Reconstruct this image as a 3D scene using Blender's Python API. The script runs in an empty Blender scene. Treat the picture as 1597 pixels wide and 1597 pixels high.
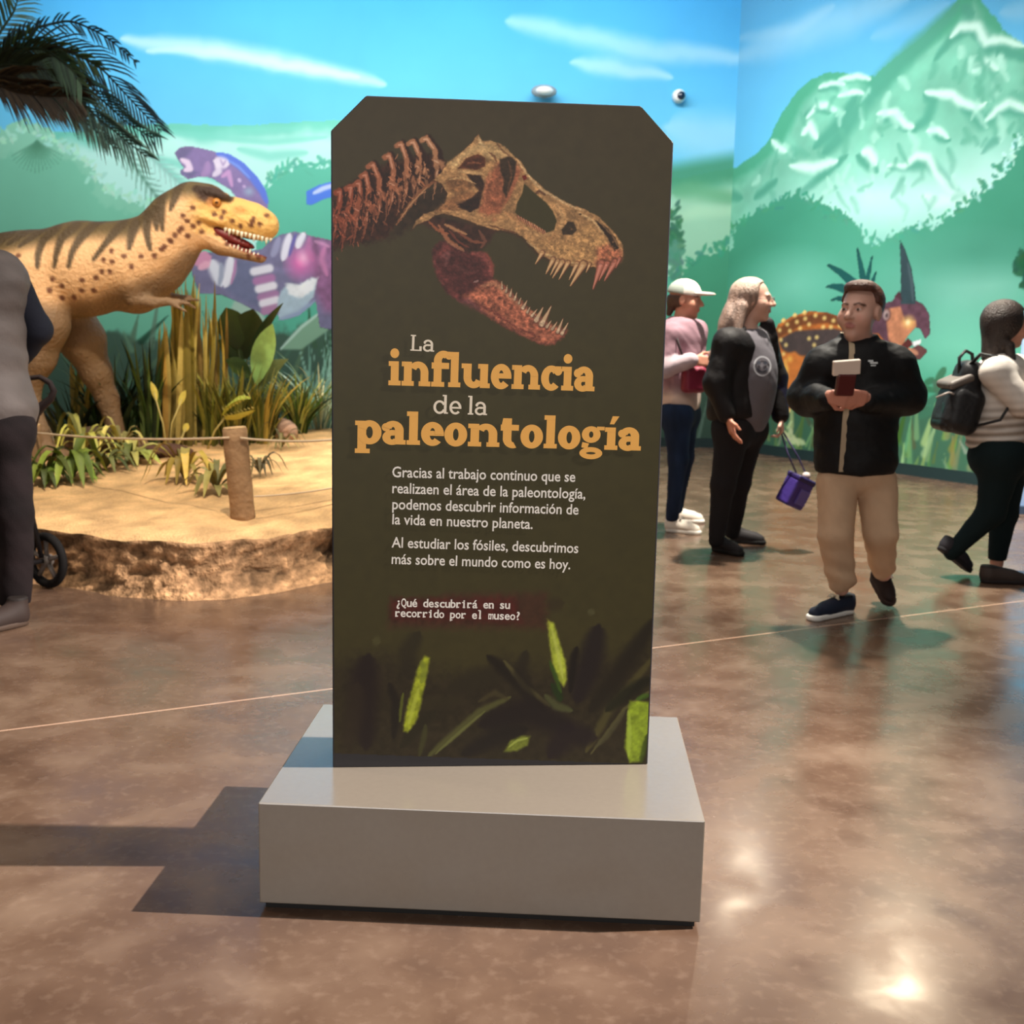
import bpy, bmesh, math, random
import numpy as np
from mathutils import Vector, Matrix
SC = bpy.context.scene
COL = SC.collection
RNG = np.random.default_rng(7)
random.seed(7)
# ------------------------------------------------------------------ camera
FPX, PITCH, ROLL, CH = 1838.4, 0.15993, 0.02164, 1.38
_F = np.array([0, math.cos(PITCH), -math.sin(PITCH)])
_R0 = np.array([1.0, 0, 0]); _U0 = np.cross(_R0, _F)
_R = math.cos(ROLL)*_R0 + math.sin(ROLL)*_U0
_U = -math.sin(ROLL)*_R0 + math.cos(ROLL)*_U0
CAMP = np.array([0, 0, CH])
cd = bpy.data.cameras.new('camera'); cam = bpy.data.objects.new('camera', cd); COL.objects.link(cam)
cd.sensor_width = 36; cd.lens = FPX/1597*36; cd.clip_end = 100; cd.clip_start = .05
M = Matrix.Identity(4)
for i in range(3):
    M[i][0], M[i][1], M[i][2], M[i][3] = _R[i], _U[i], -_F[i], CAMP[i]
cam.matrix_world = M
cd.dof.use_dof = True; cd.dof.focus_distance = 2.85; cd.dof.aperture_fstop = 5.6
SC.camera = cam
SC.view_settings.view_transform = 'Standard'; SC.view_settings.look = 'None'
SC.view_settings.gamma = 1; SC.view_settings.use_curve_mapping = False
SC.view_settings.exposure = 0.0

# ------------------------------------------------------------------ world and lights
w = bpy.data.worlds.new('world'); SC.world = w; w.use_nodes = True
w.node_tree.nodes['Background'].inputs[0].default_value = (.85, .9, 1, 1)
w.node_tree.nodes['Background'].inputs[1].default_value = .25
def look(o, tgt):
    d = Vector(tgt)-o.location
    o.rotation_euler = d.to_track_quat('-Z', 'Y').to_euler()
def area(name, loc, tgt, sx, sy, e, col, spread=180):
    l = bpy.data.lights.new(name, 'AREA'); l.shape = 'RECTANGLE'; l.size = sx; l.size_y = sy; l.energy = e; l.color = col
    l.spread = math.radians(spread)
    o = bpy.data.objects.new(name, l); COL.objects.link(o); o.location = loc; look(o, tgt); return o
def spot(name, loc, tgt, ang, e, col, blend=.5, rad=.06):
    l = bpy.data.lights.new(name, 'SPOT'); l.spot_size = math.radians(ang); l.energy = e; l.color = col; l.spot_blend = blend; l.shadow_soft_size = rad
    o = bpy.data.objects.new(name, l); COL.objects.link(o); o.location = loc; look(o, tgt); return o
CEIL = 5.6
area('wall_washer_light', (-1.6, 10.9, 5.35), (-1.6, 13.5, 2.2), 7.5, .35, 275, (1, .98, .95))
area('side_wall_washer_light', (1.75, 9.7, 5.35), (4.2, 10.9, 2.0), 4.5, .3, 54, (1, .98, .95), 80)
area('hall_fill_light', (-.5, 5.0, 5.5), (-.5, 5.2, 0), 7.0, 5.0, 170, (1, .93, .86))
area('front_fill_light', (-.3, -2.6, 2.3), (0, 3.0, 1.1), 5.0, 1.6, 152, (1, .95, .9))  # soft fill added behind the camera to brighten the sign front
KEY = (5.3, 3.07, 5.5)
spot('sign_side_spot_light', KEY, (-.95, 3.5, .2), 38, 7400, (1, .92, .85), .7, .05)
spot('diorama_spot_light', (-.9, 4.4, 5.4), (-1.9, 8.0, .6), 52, 1000, (1, .87, .68), .7, .10)
spot('statue_spot_light', (-3.6, 5.6, 5.4), (-2.0, 8.3, 1.2), 40, 320, (1, .87, .68), .7, .10)
spot('visitor_spot_light', (3.85, 10.6, 5.05), (1.5, 6.4, 0), 88, 210, (1, .80, .56), .5, .13)
spot('corner_spot_light', (2.7, 12.55, 4.95), (1.2, 7.2, 0), 80, 90, (1, .80, .56), .5, .09)
spot('visitor_overhead_light', (1.7, 7.2, 5.4), (2.2, 8.0, 0), 84, 3000, (1, .93, .80), .7, .12)
spot('floor_spot_light', (-5.2, 4.2, 5.4), (-1.7, 4.4, .0), 46, 420, (1, .82, .68), .7, .1)

# ------------------------------------------------------------------ helpers
def ray(px, py): return (px-798.5)/FPX*_R - (py-798.5)/FPX*_U + _F
def G(px, py, z=0.0):
    v = ray(px, py); return CAMP + v*((z-CH)/v[2])
def P(px, py, y):
    v = ray(px, py); return CAMP + v*(y/v[1])
def lin(c):
    c = np.asarray(c, float)/255.0
    return np.where(c <= .04045, c/12.92, ((c+.055)/1.055)**2.4)
def L4(c): return tuple(lin(c))+(1.0,)
def nd(nt, t, **kw):
    n = nt.nodes.new(t)
    for k, v in kw.items(): setattr(n, k, v)
    return n
MATS = {}
def mat(name, col=(128, 128, 128), rough=.6, spec=.5, bump=0, bscale=40, vcol=False, metal=0, emit=None, var=0, vscale=8, sheen=0, coat=0):
    if name in MATS: return MATS[name]
    m = bpy.data.materials.new(name); m.use_nodes = True; nt = m.node_tree; b = nt.nodes['Principled BSDF']
    b.inputs['Roughness'].default_value = rough; b.inputs['Specular IOR Level'].default_value = spec; b.inputs['Metallic'].default_value = metal
    if coat: b.inputs['Coat Weight'].default_value = coat
    if sheen: b.inputs['Sheen Weight'].default_value = sheen
    tc = nd(nt, 'ShaderNodeTexCoord')
    if vcol:
        a = nd(nt, 'ShaderNodeAttribute', attribute_name='Col'); src = a.outputs['Color']
    else:
        r = nd(nt, 'ShaderNodeRGB'); r.outputs[0].default_value = L4(col); src = r.outputs[0]
    if var:
        n = nd(nt, 'ShaderNodeTexNoise'); n.inputs['Scale'].default_value = vscale; n.inputs['Detail'].default_value = 6
        nt.links.new(tc.outputs['Object'], n.inputs['Vector'])
        mr = nd(nt, 'ShaderNodeMapRange'); mr.inputs[1].default_value = .25; mr.inputs[2].default_value = .75
        mr.inputs[3].default_value = 1-var; mr.inputs[4].default_value = 1+var
        nt.links.new(n.outputs[0], mr.inputs[0])
        mx = nd(nt, 'ShaderNodeMix', data_type='RGBA', blend_type='MULTIPLY'); mx.inputs[0].default_value = 1
        nt.links.new(src, mx.inputs[6]); nt.links.new(mr.outputs[0], mx.inputs[7]); src = mx.outputs[2]
    nt.links.new(src, b.inputs['Base Color'])
    if bump:
        n = nd(nt, 'ShaderNodeTexNoise'); n.inputs['Scale'].default_value = bscale; n.inputs['Detail'].default_value = 5
        nt.links.new(tc.outputs['Object'], n.inputs['Vector'])
        bp = nd(nt, 'ShaderNodeBump'); bp.inputs['Strength'].default_value = bump; bp.inputs['Distance'].default_value = .02
        nt.links.new(n.outputs[0], bp.inputs['Height']); nt.links.new(bp.outputs[0], b.inputs['Normal'])
    if emit:
        b.inputs['Emission Color'].default_value = L4(emit[0]); b.inputs['Emission Strength'].default_value = emit[1]
    MATS[name] = m; return m
def tag(o, label=None, cat=None, group=None, kind=None):
    if label: o['label'] = label
    if cat: o['category'] = cat
    if group: o['group'] = group
    if kind: o['kind'] = kind
    return o
def thing(name, label, cat, loc, group=None):
    o = bpy.data.objects.new(name, None); COL.objects.link(o); o.location = Vector([float(c) for c in loc]); o.empty_display_size = .1
    return tag(o, label, cat, group)
def rootloc(o):
    v = np.zeros(3)
    while o is not None: v = v+np.array(o.location); o = o.parent
    return v
def mesh(name, V, Fc, m, parent=None, cols=None, smooth=True):
    """V given in world coordinates; the object sits at its parent's origin"""
    V = np.asarray(V, float).reshape(-1, 3); off = rootloc(parent)
    me = bpy.data.meshes.new(name)
    if isinstance(Fc, np.ndarray):
        nf, k = Fc.shape; me.vertices.add(len(V)); me.vertices.foreach_set('co', (V-off).astype(np.float32).ravel())
        me.loops.add(nf*k); me.loops.foreach_set('vertex_index', Fc.astype(np.int32).ravel())
        me.polygons.add(nf); me.polygons.foreach_set('loop_start', np.arange(0, nf*k, k, dtype=np.int32))
        me.polygons.foreach_set('loop_total', np.full(nf, k, dtype=np.int32)); me.update(calc_edges=True)
    else:
        me.from_pydata([tuple(v) for v in V-off], [], [tuple(int(i) for i in f) for f in Fc])
    me.polygons.foreach_set('use_smooth', np.full(len(me.polygons), bool(smooth)))
    if cols is not None:
        c = np.ones((len(V), 4), np.float32); c[:, :3] = lin(np.clip(cols, 0, 255))
        at = me.color_attributes.new('Col', 'FLOAT_COLOR', 'POINT'); at.data.foreach_set('color', c.ravel())
    me.materials.append(m)
    o = bpy.data.objects.new(name, me); COL.objects.link(o)
    if parent is not None: o.parent = parent
    return o
class MB:
    """collects simple shapes; build() links them as one mesh"""
    def __init__(s): s.V = []; s.F = []; s.C = []; s.n = 0
    def add(s, V, Fc, col=(128, 128, 128)):
        V = np.asarray(V, float).reshape(-1, 3)
        s.V.append(V); s.F += [tuple(i+s.n for i in f) for f in Fc]; s.n += len(V)
        c = np.asarray(col, float); s.C.append(np.broadcast_to(c, (len(V), 3)))
    def box(s, c, d, R=None, col=(128, 128, 128)):
        c = np.asarray(c, float); d = np.asarray(d, float)/2
        v = np.array([[x, y, z] for x in (-1, 1) for y in (-1, 1) for z in (-1, 1)])*d
        if R is not None: v = v@np.asarray(R).T
        s.add(v+c, [(0, 1, 3, 2), (4, 6, 7, 5), (0, 4, 5, 1), (2, 3, 7, 6), (0, 2, 6, 4), (1, 5, 7, 3)], col)
    def tube(s, pts, r, n=8, col=(128, 128, 128), flat=1.0):
        pts = np.asarray(pts, float); m = len(pts); r = np.broadcast_to(np.asarray(r, float), (m,))
        T = np.gradient(pts, axis=0); T /= np.linalg.norm(T, axis=1)[:, None]+1e-9
        up = np.array([0, 0, 1.0]) if abs(T[0][2]) < .9 else np.array([1.0, 0, 0])
        V = []; A = np.cross(T[0], up); A /= np.linalg.norm(A)
        for i in range(m):
            A = A-T[i]*(A@T[i]); A /= np.linalg.norm(A)+1e-9; B = np.cross(T[i], A)
            for k in range(n):
                t = 2*math.pi*k/n; V.append(pts[i]+r[i]*(math.cos(t)*A+flat*math.sin(t)*B))
        Fc = [(i*n+k, i*n+(k+1) % n, (i+1)*n+(k+1) % n, (i+1)*n+k) for i in range(m-1) for k in range(n)]
        Fc += [tuple(range(n))[::-1], tuple((m-1)*n+k for k in range(n))]
        s.add(V, Fc, np.repeat(np.asarray(col, float), n, 0) if np.ndim(col) == 2 else col)
    def lathe(s, c, prof, n=24, R=None, col=(128, 128, 128)):
        V = []; m = len(prof)
        for (r, z) in prof:
            for k in range(n):
                t = 2*math.pi*k/n; V.append((r*math.cos(t), r*math.sin(t), z))
        V = np.array(V)
        if R is not None: V = V@np.asarray(R).T
        Fc = [(i*n+k, i*n+(k+1) % n, (i+1)*n+(k+1) % n, (i+1)*n+k) for i in range(m-1) for k in range(n)]
        Fc += [tuple(range(n))[::-1], tuple((m-1)*n+k for k in range(n))]
        s.add(V+np.asarray(c), Fc, col)
    def ribbon(s, pts, wdir, wid, col=(128, 128, 128), fold=0.0, thick=0.0):
        """a leaf: spine pts, width direction, half widths; folded along the spine"""
        pts = np.asarray(pts, float); m = len(pts); wid = np.broadcast_to(np.asarray(wid, float), (m,))
        wdir = np.asarray(wdir, float); T = np.gradient(pts, axis=0); T /= np.linalg.norm(T, axis=1)[:, None]+1e-9
        V = []
        for i in range(m):
            Wd = wdir-T[i]*(wdir@T[i]); Wd /= np.linalg.norm(Wd)+1e-9; N = np.cross(T[i], Wd)
            V += [pts[i]-Wd*wid[i]+N*fold*wid[i], pts[i], pts[i]+Wd*wid[i]+N*fold*wid[i]]
        Fc = []
        for i in range(m-1):
            a = 3*i; Fc += [(a, a+1, a+4, a+3), (a+1, a+2, a+5, a+4)]
        if np.ndim(col) == 2: col = np.repeat(np.asarray(col, float), 3, 0)
        s.add(V, Fc, col)
    def build(s, name, m, parent=None, smooth=True, vcol=False):
        o = mesh(name, np.concatenate(s.V), s.F, m, parent, np.concatenate(s.C) if vcol else None, smooth)
        return o
def bevel(o, wd=.01, seg=2, ang=35):
    b = o.modifiers.new('bevel', 'BEVEL'); b.width = wd; b.segments = seg; b.limit_method = 'ANGLE'; b.angle_limit = math.radians(ang); return o
# --- noise
def _hash(ix, iy, seed):
    h = (ix.astype(np.int64)*374761393+iy.astype(np.int64)*668265263+seed*974634533) & 0x7fffffff
    h = ((h ^ (h >> 13))*1274126177) & 0x7fffffff
    return ((h ^ (h >> 16)) & 0xffff)/65535.0
def vnoise(x, y, seed=0):
    ix = np.floor(x); iy = np.floor(y); fx = x-ix; fy = y-iy; fx = fx*fx*(3-2*fx); fy = fy*fy*(3-2*fy)
    a, b, c, d = _hash(ix, iy, seed), _hash(ix+1, iy, seed), _hash(ix, iy+1, seed), _hash(ix+1, iy+1, seed)
    return (a*(1-fx)+b*fx)*(1-fy)+(c*(1-fx)+d*fx)*fy
def fbm(x, y, seed=0, o=4):
    t = 0; a = .5
    for i in range(o): t = t+a*vnoise(x, y, seed+i*17); x = x*2.03; y = y*2.03; a *= .5
    return t/(1-.5**o)
def n3(p, s, seed=0):
    return (fbm(p[:, 0]*s+p[:, 2]*s*.7, p[:, 1]*s+p[:, 2]*s*.9, seed, 3)+fbm(p[:, 2]*s, p[:, 0]*s-p[:, 1]*s, seed+5, 3))/2
def inpoly(x, y, pts):
    ins = np.zeros(x.shape, bool); n = len(pts); j = n-1
    for i in range(n):
        xi, yi = pts[i]; xj, yj = pts[j]
        if yi != yj: ins ^= ((yi > y) != (yj > y)) & (x < (xj-xi)*(y-yi)/(yj-yi)+xi)
        j = i
    return ins
def dpoly(x, y, pts):
    d = np.full(x.shape, 1e9); tt = np.zeros(x.shape); n = len(pts)-1
    for i in range(n):
        ax, ay = pts[i]; bx, by = pts[i+1]; dx, dy = bx-ax, by-ay
        t = np.clip(((x-ax)*dx+(y-ay)*dy)/(dx*dx+dy*dy+1e-12), 0, 1)
        e = np.hypot(x-ax-t*dx, y-ay-t*dy); m = e < d; d = np.where(m, e, d); tt = np.where(m, (i+t)/n, tt)
    return d, tt
class Canvas:
    """a painted surface: a grid of pigment in the surface's own u (along) and v (up), in metres"""
    def __init__(s, u0, u1, v0, v1, h, uvmap, mpp):
        s.nu = int(round((u1-u0)/h))+1; s.nv = int(round((v1-v0)/h))+1
        s.u = np.linspace(u0, u1, s.nu); s.v = np.linspace(v0, v1, s.nv)
        s.U, s.Vv = np.meshgrid(s.u, s.v, indexing='ij'); s.C = np.zeros((s.nu, s.nv, 3)); s.A = np.zeros((s.nu, s.nv)); s.K = np.zeros((s.nu, s.nv))
        s.f = uvmap; s.mpp = mpp; s.h = h
    def pts(s, p): return [s.f(*q) for q in p]
    def win(s, q, pad):
        a = np.array(q); i0 = max(np.searchsorted(s.u, a[:, 0].min()-pad)-1, 0); i1 = min(np.searchsorted(s.u, a[:, 0].max()+pad)+1, s.nu)
        j0 = max(np.searchsorted(s.v, a[:, 1].min()-pad)-1, 0); j1 = min(np.searchsorted(s.v, a[:, 1].max()+pad)+1, s.nv)
        return slice(i0, i1), slice(j0, j1)
    def put(s, w, al, col):
        col = np.asarray(col, float)
        s.C[w] = s.C[w]*(1-al[..., None])+col*al[..., None]; s.A[w] = np.maximum(s.A[w], al); s.K[w] = s.K[w]+al*(1-s.K[w])
    def poly(s, p, col, a=1.0, rag=0, rs=6, soft=0, seed=0, col2=None, tex=0, ts=20):
        """col2: second colour towards the lower edge; rag: ragged (leafy) edge in px"""
        q = s.pts(p); m = s.mpp; w = s.win(q, rag*m+soft*m)
        x, y = s.U[w], s.Vv[w]
        if x.size == 0: return
        if rag:
            k = 1/(rs*m)
            x2 = x+(fbm(x*k, y*k, seed, 3)-.5)*2*rag*m; y2 = y+(fbm(x*k+91, y*k+37, seed+3, 3)-.5)*2*rag*m
        else: x2, y2 = x, y
        al = inpoly(x2, y2, q).astype(float)
        if soft:
            d, _ = dpoly(x2, y2, q+[q[0]]); al = np.clip(.5+np.where(al > 0, d, -d)/(2*soft*m), 0, 1); al = al*al*(3-2*al)
        c = np.asarray(col, float)
        if col2 is not None:
            vs = [t[1] for t in q]; t = np.clip((max(vs)-y)/(max(vs)-min(vs)), 0, 1)[..., None]; c = c*(1-t)+np.asarray(col2, float)*t
        if tex: c = c*(1+tex*(fbm(x/(ts*m), y/(ts*m), seed+9, 4)-.5)[..., None]*2)
        s.put(w, al*a, c)
    def stroke(s, p, wpx, col, a=1.0, soft=.5, taper=True, rag=0, rs=5, seed=0):
        q = s.pts(p); m = s.mpp; r = wpx*m/2; w = s.win(q, r*1.6+rag*m); x, y = s.U[w], s.Vv[w]
        if x.size == 0: return
        if rag:
            k = 1/(rs*m); x = x+(fbm(x*k, y*k, seed, 3)-.5)*2*rag*m; y = y+(fbm(x*k+31, y*k+7, seed+3, 3)-.5)*2*rag*m
        d, t = dpoly(x, y, q)
        rr = r*(np.sqrt(np.clip(4*t*(1-t), 0, 1))*.8+.2) if taper is True else (r*(1-.85*t) if taper == 'end' else (r if not taper else r*(.25+.75*t)))
        al = np.clip((rr*(1+soft)-d)/(2*rr*soft+1e-9), 0, 1)
        s.put(w, al*al*(3-2*al)*a, col)
    def blob(s, c, rx, ry, col, a=1.0, power=1.0):
        q = [s.f(*c)]; m = s.mpp; w = s.win(q, max(rx, ry)*m); x, y = s.U[w], s.Vv[w]
        if x.size == 0: return
        d = np.hypot((x-q[0][0])/(rx*m), (y-q[0][1])/(ry*m)); al = np.clip(1-d, 0, 1)**power; al = np.minimum(al*1.0, 1)
        s.put(w, al*a, col)
    def leaves(s, p, n, l, wd, col, seed=0, spread=1.2, base=math.pi/2, a=.9):
        """little leaf strokes scattered along a line"""
        r = np.random.default_rng(seed); p = np.array(p, float); seg = np.linalg.norm(np.diff(p, axis=0), axis=1); cum = np.r_[0, np.cumsum(seg)]
        for _ in range(n):
            t = r.random()*cum[-1]; i = min(np.searchsorted(cum, t)-1, len(seg)-1); i = max(i, 0); c = p[i]+(p[i+1]-p[i])*(t-cum[i])/seg[i]
            c = c+r.normal(0, l*.25, 2); g = base+r.normal(0, spread*.5); ll = l*(.6+.7*r.random())
            s.stroke([tuple(c), (c[0]+ll*math.cos(g), c[1]-ll*math.sin(g))], wd*(.7+.6*r.random()), np.asarray(col)+r.normal(0, 5, 3), a, .3)
    def grid(s, to3d, name, m, parent=None, mask=None, smooth=True, unmix=False):
        V = to3d(s.U.ravel(), s.Vv.ravel()); I = np.arange(s.nu*s.nv).reshape(s.nu, s.nv)
        Fq = np.stack([I[:-1, :-1], I[1:, :-1], I[1:, 1:], I[:-1, 1:]], -1)
        if mask is None: return mesh(name, V, Fq.reshape(-1, 4), m, parent, s.C.reshape(-1, 3), smooth)
        Fq = Fq[mask[:-1, :-1] | mask[1:, 1:]].reshape(-1, 4); kk = np.where(s.K > 0, s.K, 1)[..., None] if unmix else 1.0
        u, inv = np.unique(Fq, return_inverse=True)
        return mesh(name, V[u], inv.reshape(-1, 4), m, parent, (s.C/kk).reshape(-1, 3)[u], smooth)
# --- implicit solids, meshed by surface nets
def surfnet(D, o, h):
    S = D < 0; nx, ny, nz = D.shape
    cs = [(i, j, k) for i in (0, 1) for j in (0, 1) for k in (0, 1)]
    sub = lambda A, c: A[c[0]:nx-1+c[0], c[1]:ny-1+c[1], c[2]:nz-1+c[2]]
    cnt = sum(sub(S, c).astype(np.int8) for c in cs); act = (cnt > 0) & (cnt < 8)
    I, J, K = np.nonzero(act); n = len(I); idx = np.full(act.shape, -1, np.int64); idx[I, J, K] = np.arange(n)
    pos = np.zeros((n, 3)); num = np.zeros(n)
    for a in cs:
        for ax in range(3):
            if a[ax] == 0:
                b = list(a); b[ax] = 1
                da = D[I+a[0], J+a[1], K+a[2]]; db = D[I+b[0], J+b[1], K+b[2]]; mm = (da < 0) != (db < 0)
                t = da[mm]/(da[mm]-db[mm]); p = np.repeat(np.array(a, float)[None], mm.sum(), 0); p[:, ax] += t
                pos[mm] += p; num[mm] += 1
    V = np.asarray(o)+h*(np.stack([I, J, K], 1)+pos/np.maximum(num, 1)[:, None])
    Q = []
    for ax in range(3):
        sl = [slice(1, -1)]*3; sl[ax] = slice(0, -1); A = S[tuple(sl)]; sl2 = list(sl); sl2[ax] = slice(1, None); B = S[tuple(sl2)]
        X, Y, Z = np.nonzero(A != B); c = np.stack([X, Y, Z], 1)
        for q in range(3):
            if q != ax: c[:, q] += 1
        fl = S[c[:, 0], c[:, 1], c[:, 2]]
        u, v = [(1, 2), (2, 0), (0, 1)][ax]; e = np.eye(3, dtype=int)
        g = lambda d: idx[c[:, 0]+d[0], c[:, 1]+d[1], c[:, 2]+d[2]]
        quad = np.stack([g(-e[u]-e[v]), g(-e[v]), g(0*e[u]), g(-e[u])], 1)
        quad[~fl] = quad[~fl][:, ::-1]; Q.append(quad)
    Q = np.concatenate(Q); Q = Q[(Q >= 0).all(1)]
    return V, Q
def solid(f, lo, hi, h, blk=6):
    lo = np.asarray(lo, float)-2*h; hi = np.asarray(hi, float)+2*h
    nb = np.ceil((hi-lo)/h/blk).astype(int); N = nb*blk
    cx = [lo[i]+(np.arange(nb[i])+.5)*blk*h-h/2 for i in range(3)]
    C = np.stack(np.meshgrid(*cx, indexing='ij'), -1).reshape(-1, 3); d = f(C); act = np.abs(d) < blk*h*1.6
    D = np.repeat(np.repeat(np.repeat(np.where(d < 0, -9., 9.).reshape(nb), blk, 0), blk, 1), blk, 2)
    bi = np.stack(np.unravel_index(np.nonzero(act)[0], nb), 1)
    r = np.arange(blk); loc = np.stack(np.meshgrid(r, r, r, indexing='ij'), -1).reshape(-1, 3)
    for s0 in range(0, len(bi), 800):
        g = (bi[s0:s0+800, None]*blk+loc[None]).reshape(-1, 3); D[g[:, 0], g[:, 1], g[:, 2]] = f(lo+g*h)
    return surfnet(D, lo, h)
def rc(p, a, b, ra, rb):
    a = np.asarray(a, float); ba = np.asarray(b, float)-a; pa = p-a; t = np.clip(pa@ba/(ba@ba+1e-12), 0, 1)
    return np.linalg.norm(pa-t[:, None]*ba, axis=1)-(ra+(rb-ra)*t)
def el(p, c, r, B=None):
    q = p-np.asarray(c)
    if B is not None: q = q@B      # columns of B are the local axes
    r = np.asarray(r, float); k0 = np.linalg.norm(q/r, axis=1); k1 = np.linalg.norm(q/(r*r), axis=1)
    return k0*(k0-1)/np.maximum(k1, 1e-9)
def bx(p, c, d, r=.01, B=None):
    q = p-np.asarray(c)
    if B is not None: q = q@B
    q = np.abs(q)-(np.asarray(d)/2-r); return np.linalg.norm(np.maximum(q, 0), axis=1)+np.minimum(q.max(1), 0)-r
def sm(a, b, k):
    h = np.maximum(k-np.abs(a-b), 0)/k; return np.minimum(a, b)-h*h*k/4
def smx(a, b, k): return -sm(-a, -b, k)
def usum(ds, k):
    d = ds[0]
    for e in ds[1:]: d = sm(d, e, k)
    return d
# ------------------------------------------------------------------ the room
FY = 13.5                                   # the far wall
CX = float(P(1122, 698, FY)[0])             # the corner
a0 = np.array([CX, FY]); a1 = G(1534, 758)[:2]; RD = (a1-a0)/np.linalg.norm(a1-a0)   # the side wall runs from the corner along RD
RN = np.array([RD[1], -RD[0]])              # towards the room
if RN[0] > 0: RN = -RN
def wall_uv(px, py):                         # a point of the far wall
    p = P(px, py, FY); return (p[0], p[2])
def side_uv(px, py):
    v = ray(px, py); n = np.array([RN[0], RN[1], 0]); t = ((np.array([a0[0], a0[1], 0])-CAMP)@n)/(v@n); p = CAMP+v*t
    return ((p[:2]-a0)@RD, p[2])
mural_m = mat('mural_paint', vcol=True, rough=.75, spec=.25)
def dirt(cv, k=.04, s=1.5):
    cv.C *= (1+k*(fbm(cv.U*s, cv.Vv*s, 3, 4)-.5)*2)[..., None]
# ---- far wall
W1 = Canvas(-7.2, CX, 0, CEIL, .0145, wall_uv, .0073)
zt = W1.Vv
t = np.clip((zt-3.0)/2.4, 0, 1)[..., None]
W1.C[:] = np.array([118, 210, 248])*(1-t)+np.array([56, 160, 232])*t
for p, wd, a in [([(190, 62), (300, 72), (430, 95), (600, 132)], 26, .62), ([(230, 78), (330, 82), (480, 108), (560, 122)], 14, .5), ([(790, 32), (900, 55), (1020, 80), (1180, 90)], 30, .45), ([(890, 98), (960, 104), (1045, 120)], 22, .5), ([(1040, 200), (1100, 215), (1180, 205)], 60, .35), ([(560, 250), (760, 220), (900, 240)], 50, .4)]:
    W1.stroke(p, wd, (215, 242, 252), a, .9, rag=5, rs=40)
W1.poly([(-300, 215), (120, 205), (200, 195), (270, 192), (350, 197), (430, 192), (515, 187), (640, 190), (760, 215), (880, 245), (980, 268), (1060, 278), (1130, 265), (1200, 240), (1200, 720), (-300, 720)], (112, 205, 188), 1, rag=2, rs=14)
W1.poly([(-300, 240), (130, 225), (260, 212), (380, 216), (520, 205), (700, 225), (880, 262), (1050, 305), (1200, 300), (1200, 720), (-300, 720)], (190, 246, 240), .95, rag=10, rs=40, soft=14)
for p, wd in [([(255, 205), (320, 212), (390, 205), (470, 200)], 12), ([(370, 232), (420, 244), (480, 238)], 14), ([(240, 245), (300, 262), (345, 285)], 12), ([(330, 215), (420, 222), (510, 214)], 9), ([(220, 230), (285, 285), (330, 300)], 10)]:
    W1.stroke(p, wd, (125, 215, 200), .7, .8)
for p, wd in [([(1045, 282), (1100, 272), (1200, 255)], 44)]: W1.stroke(p, wd, (70, 150, 118), .9, .6, taper=False)
W1.poly([(1040, 300), (1200, 280), (1200, 460), (1040, 460)], (150, 205, 175), .85, soft=16, rag=6, rs=20)
W1.stroke([(1050, 300), (1085, 296), (1150, 312)], 26, (95, 170, 130), .7, .9)
W1.stroke([(1050, 340), (1090, 330), (1150, 330)], 18, (175, 225, 195), .7, .9)
# trees of the far wall, mid green
W1.poly([(-300, 190), (0, 205), (40, 190), (80, 205), (120, 240), (150, 262), (170, 300), (215, 318), (270, 322), (320, 360), (320, 720), (-300, 720)], (142, 214, 190), 1, rag=16, rs=9, col2=(108, 188, 158))
W1.poly([(-300, 200), (0, 245), (60, 228), (110, 250), (140, 280), (165, 325), (240, 340), (300, 330), (380, 420), (380, 720), (-300, 720)], (124, 204, 178), .9, rag=14, rs=10, soft=6, col2=(104, 182, 154))
W1.leaves([(0, 215), (60, 205), (130, 250), (165, 295), (230, 312), (265, 318)], 90, 12, 5, (170, 235, 215), 3, 5.0)
for k in range(16):
    g = math.pi*(1.15+.7*k/15); W1.stroke([(58, 222), (58+46*math.cos(g), 222-48*math.sin(g))], 5, (84, 148, 122), .55, .6, taper='end')
# a painted palm frond on the far wall
def frond_paint(cv, p, l, col, n=26, a=.6, w=5):
    p = np.array(p, float); seg = np.linalg.norm(np.diff(p, axis=0), axis=1); cum = np.r_[0, np.cumsum(seg)]
    cv.stroke([tuple(q) for q in p], 5, col, a, .5)
    for k in range(n):
        tt = (k+.5)/n; t_ = tt*cum[-1]; i = max(min(np.searchsorted(cum, t_)-1, len(seg)-1), 0); c = p[i]+(p[i+1]-p[i])*(t_-cum[i])/seg[i]; dd = (p[i+1]-p[i])/seg[i]
        for sgn in (-1, 1):
            nn = np.array([-dd[1], dd[0]])*sgn; e = c+(dd*.75+nn*.65)*l*(1-.45*tt)
            cv.stroke([tuple(c), tuple(e)], w, col, a, .5, taper='end')
frond_paint(W1, [(60, 165), (130, 185), (185, 225), (232, 290), (262, 330)], 42, (88, 140, 122), 22, .55)
frond_paint(W1, [(100, 170), (165, 205), (230, 240), (285, 290)], 36, (150, 200, 195), 20, .6)
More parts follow.
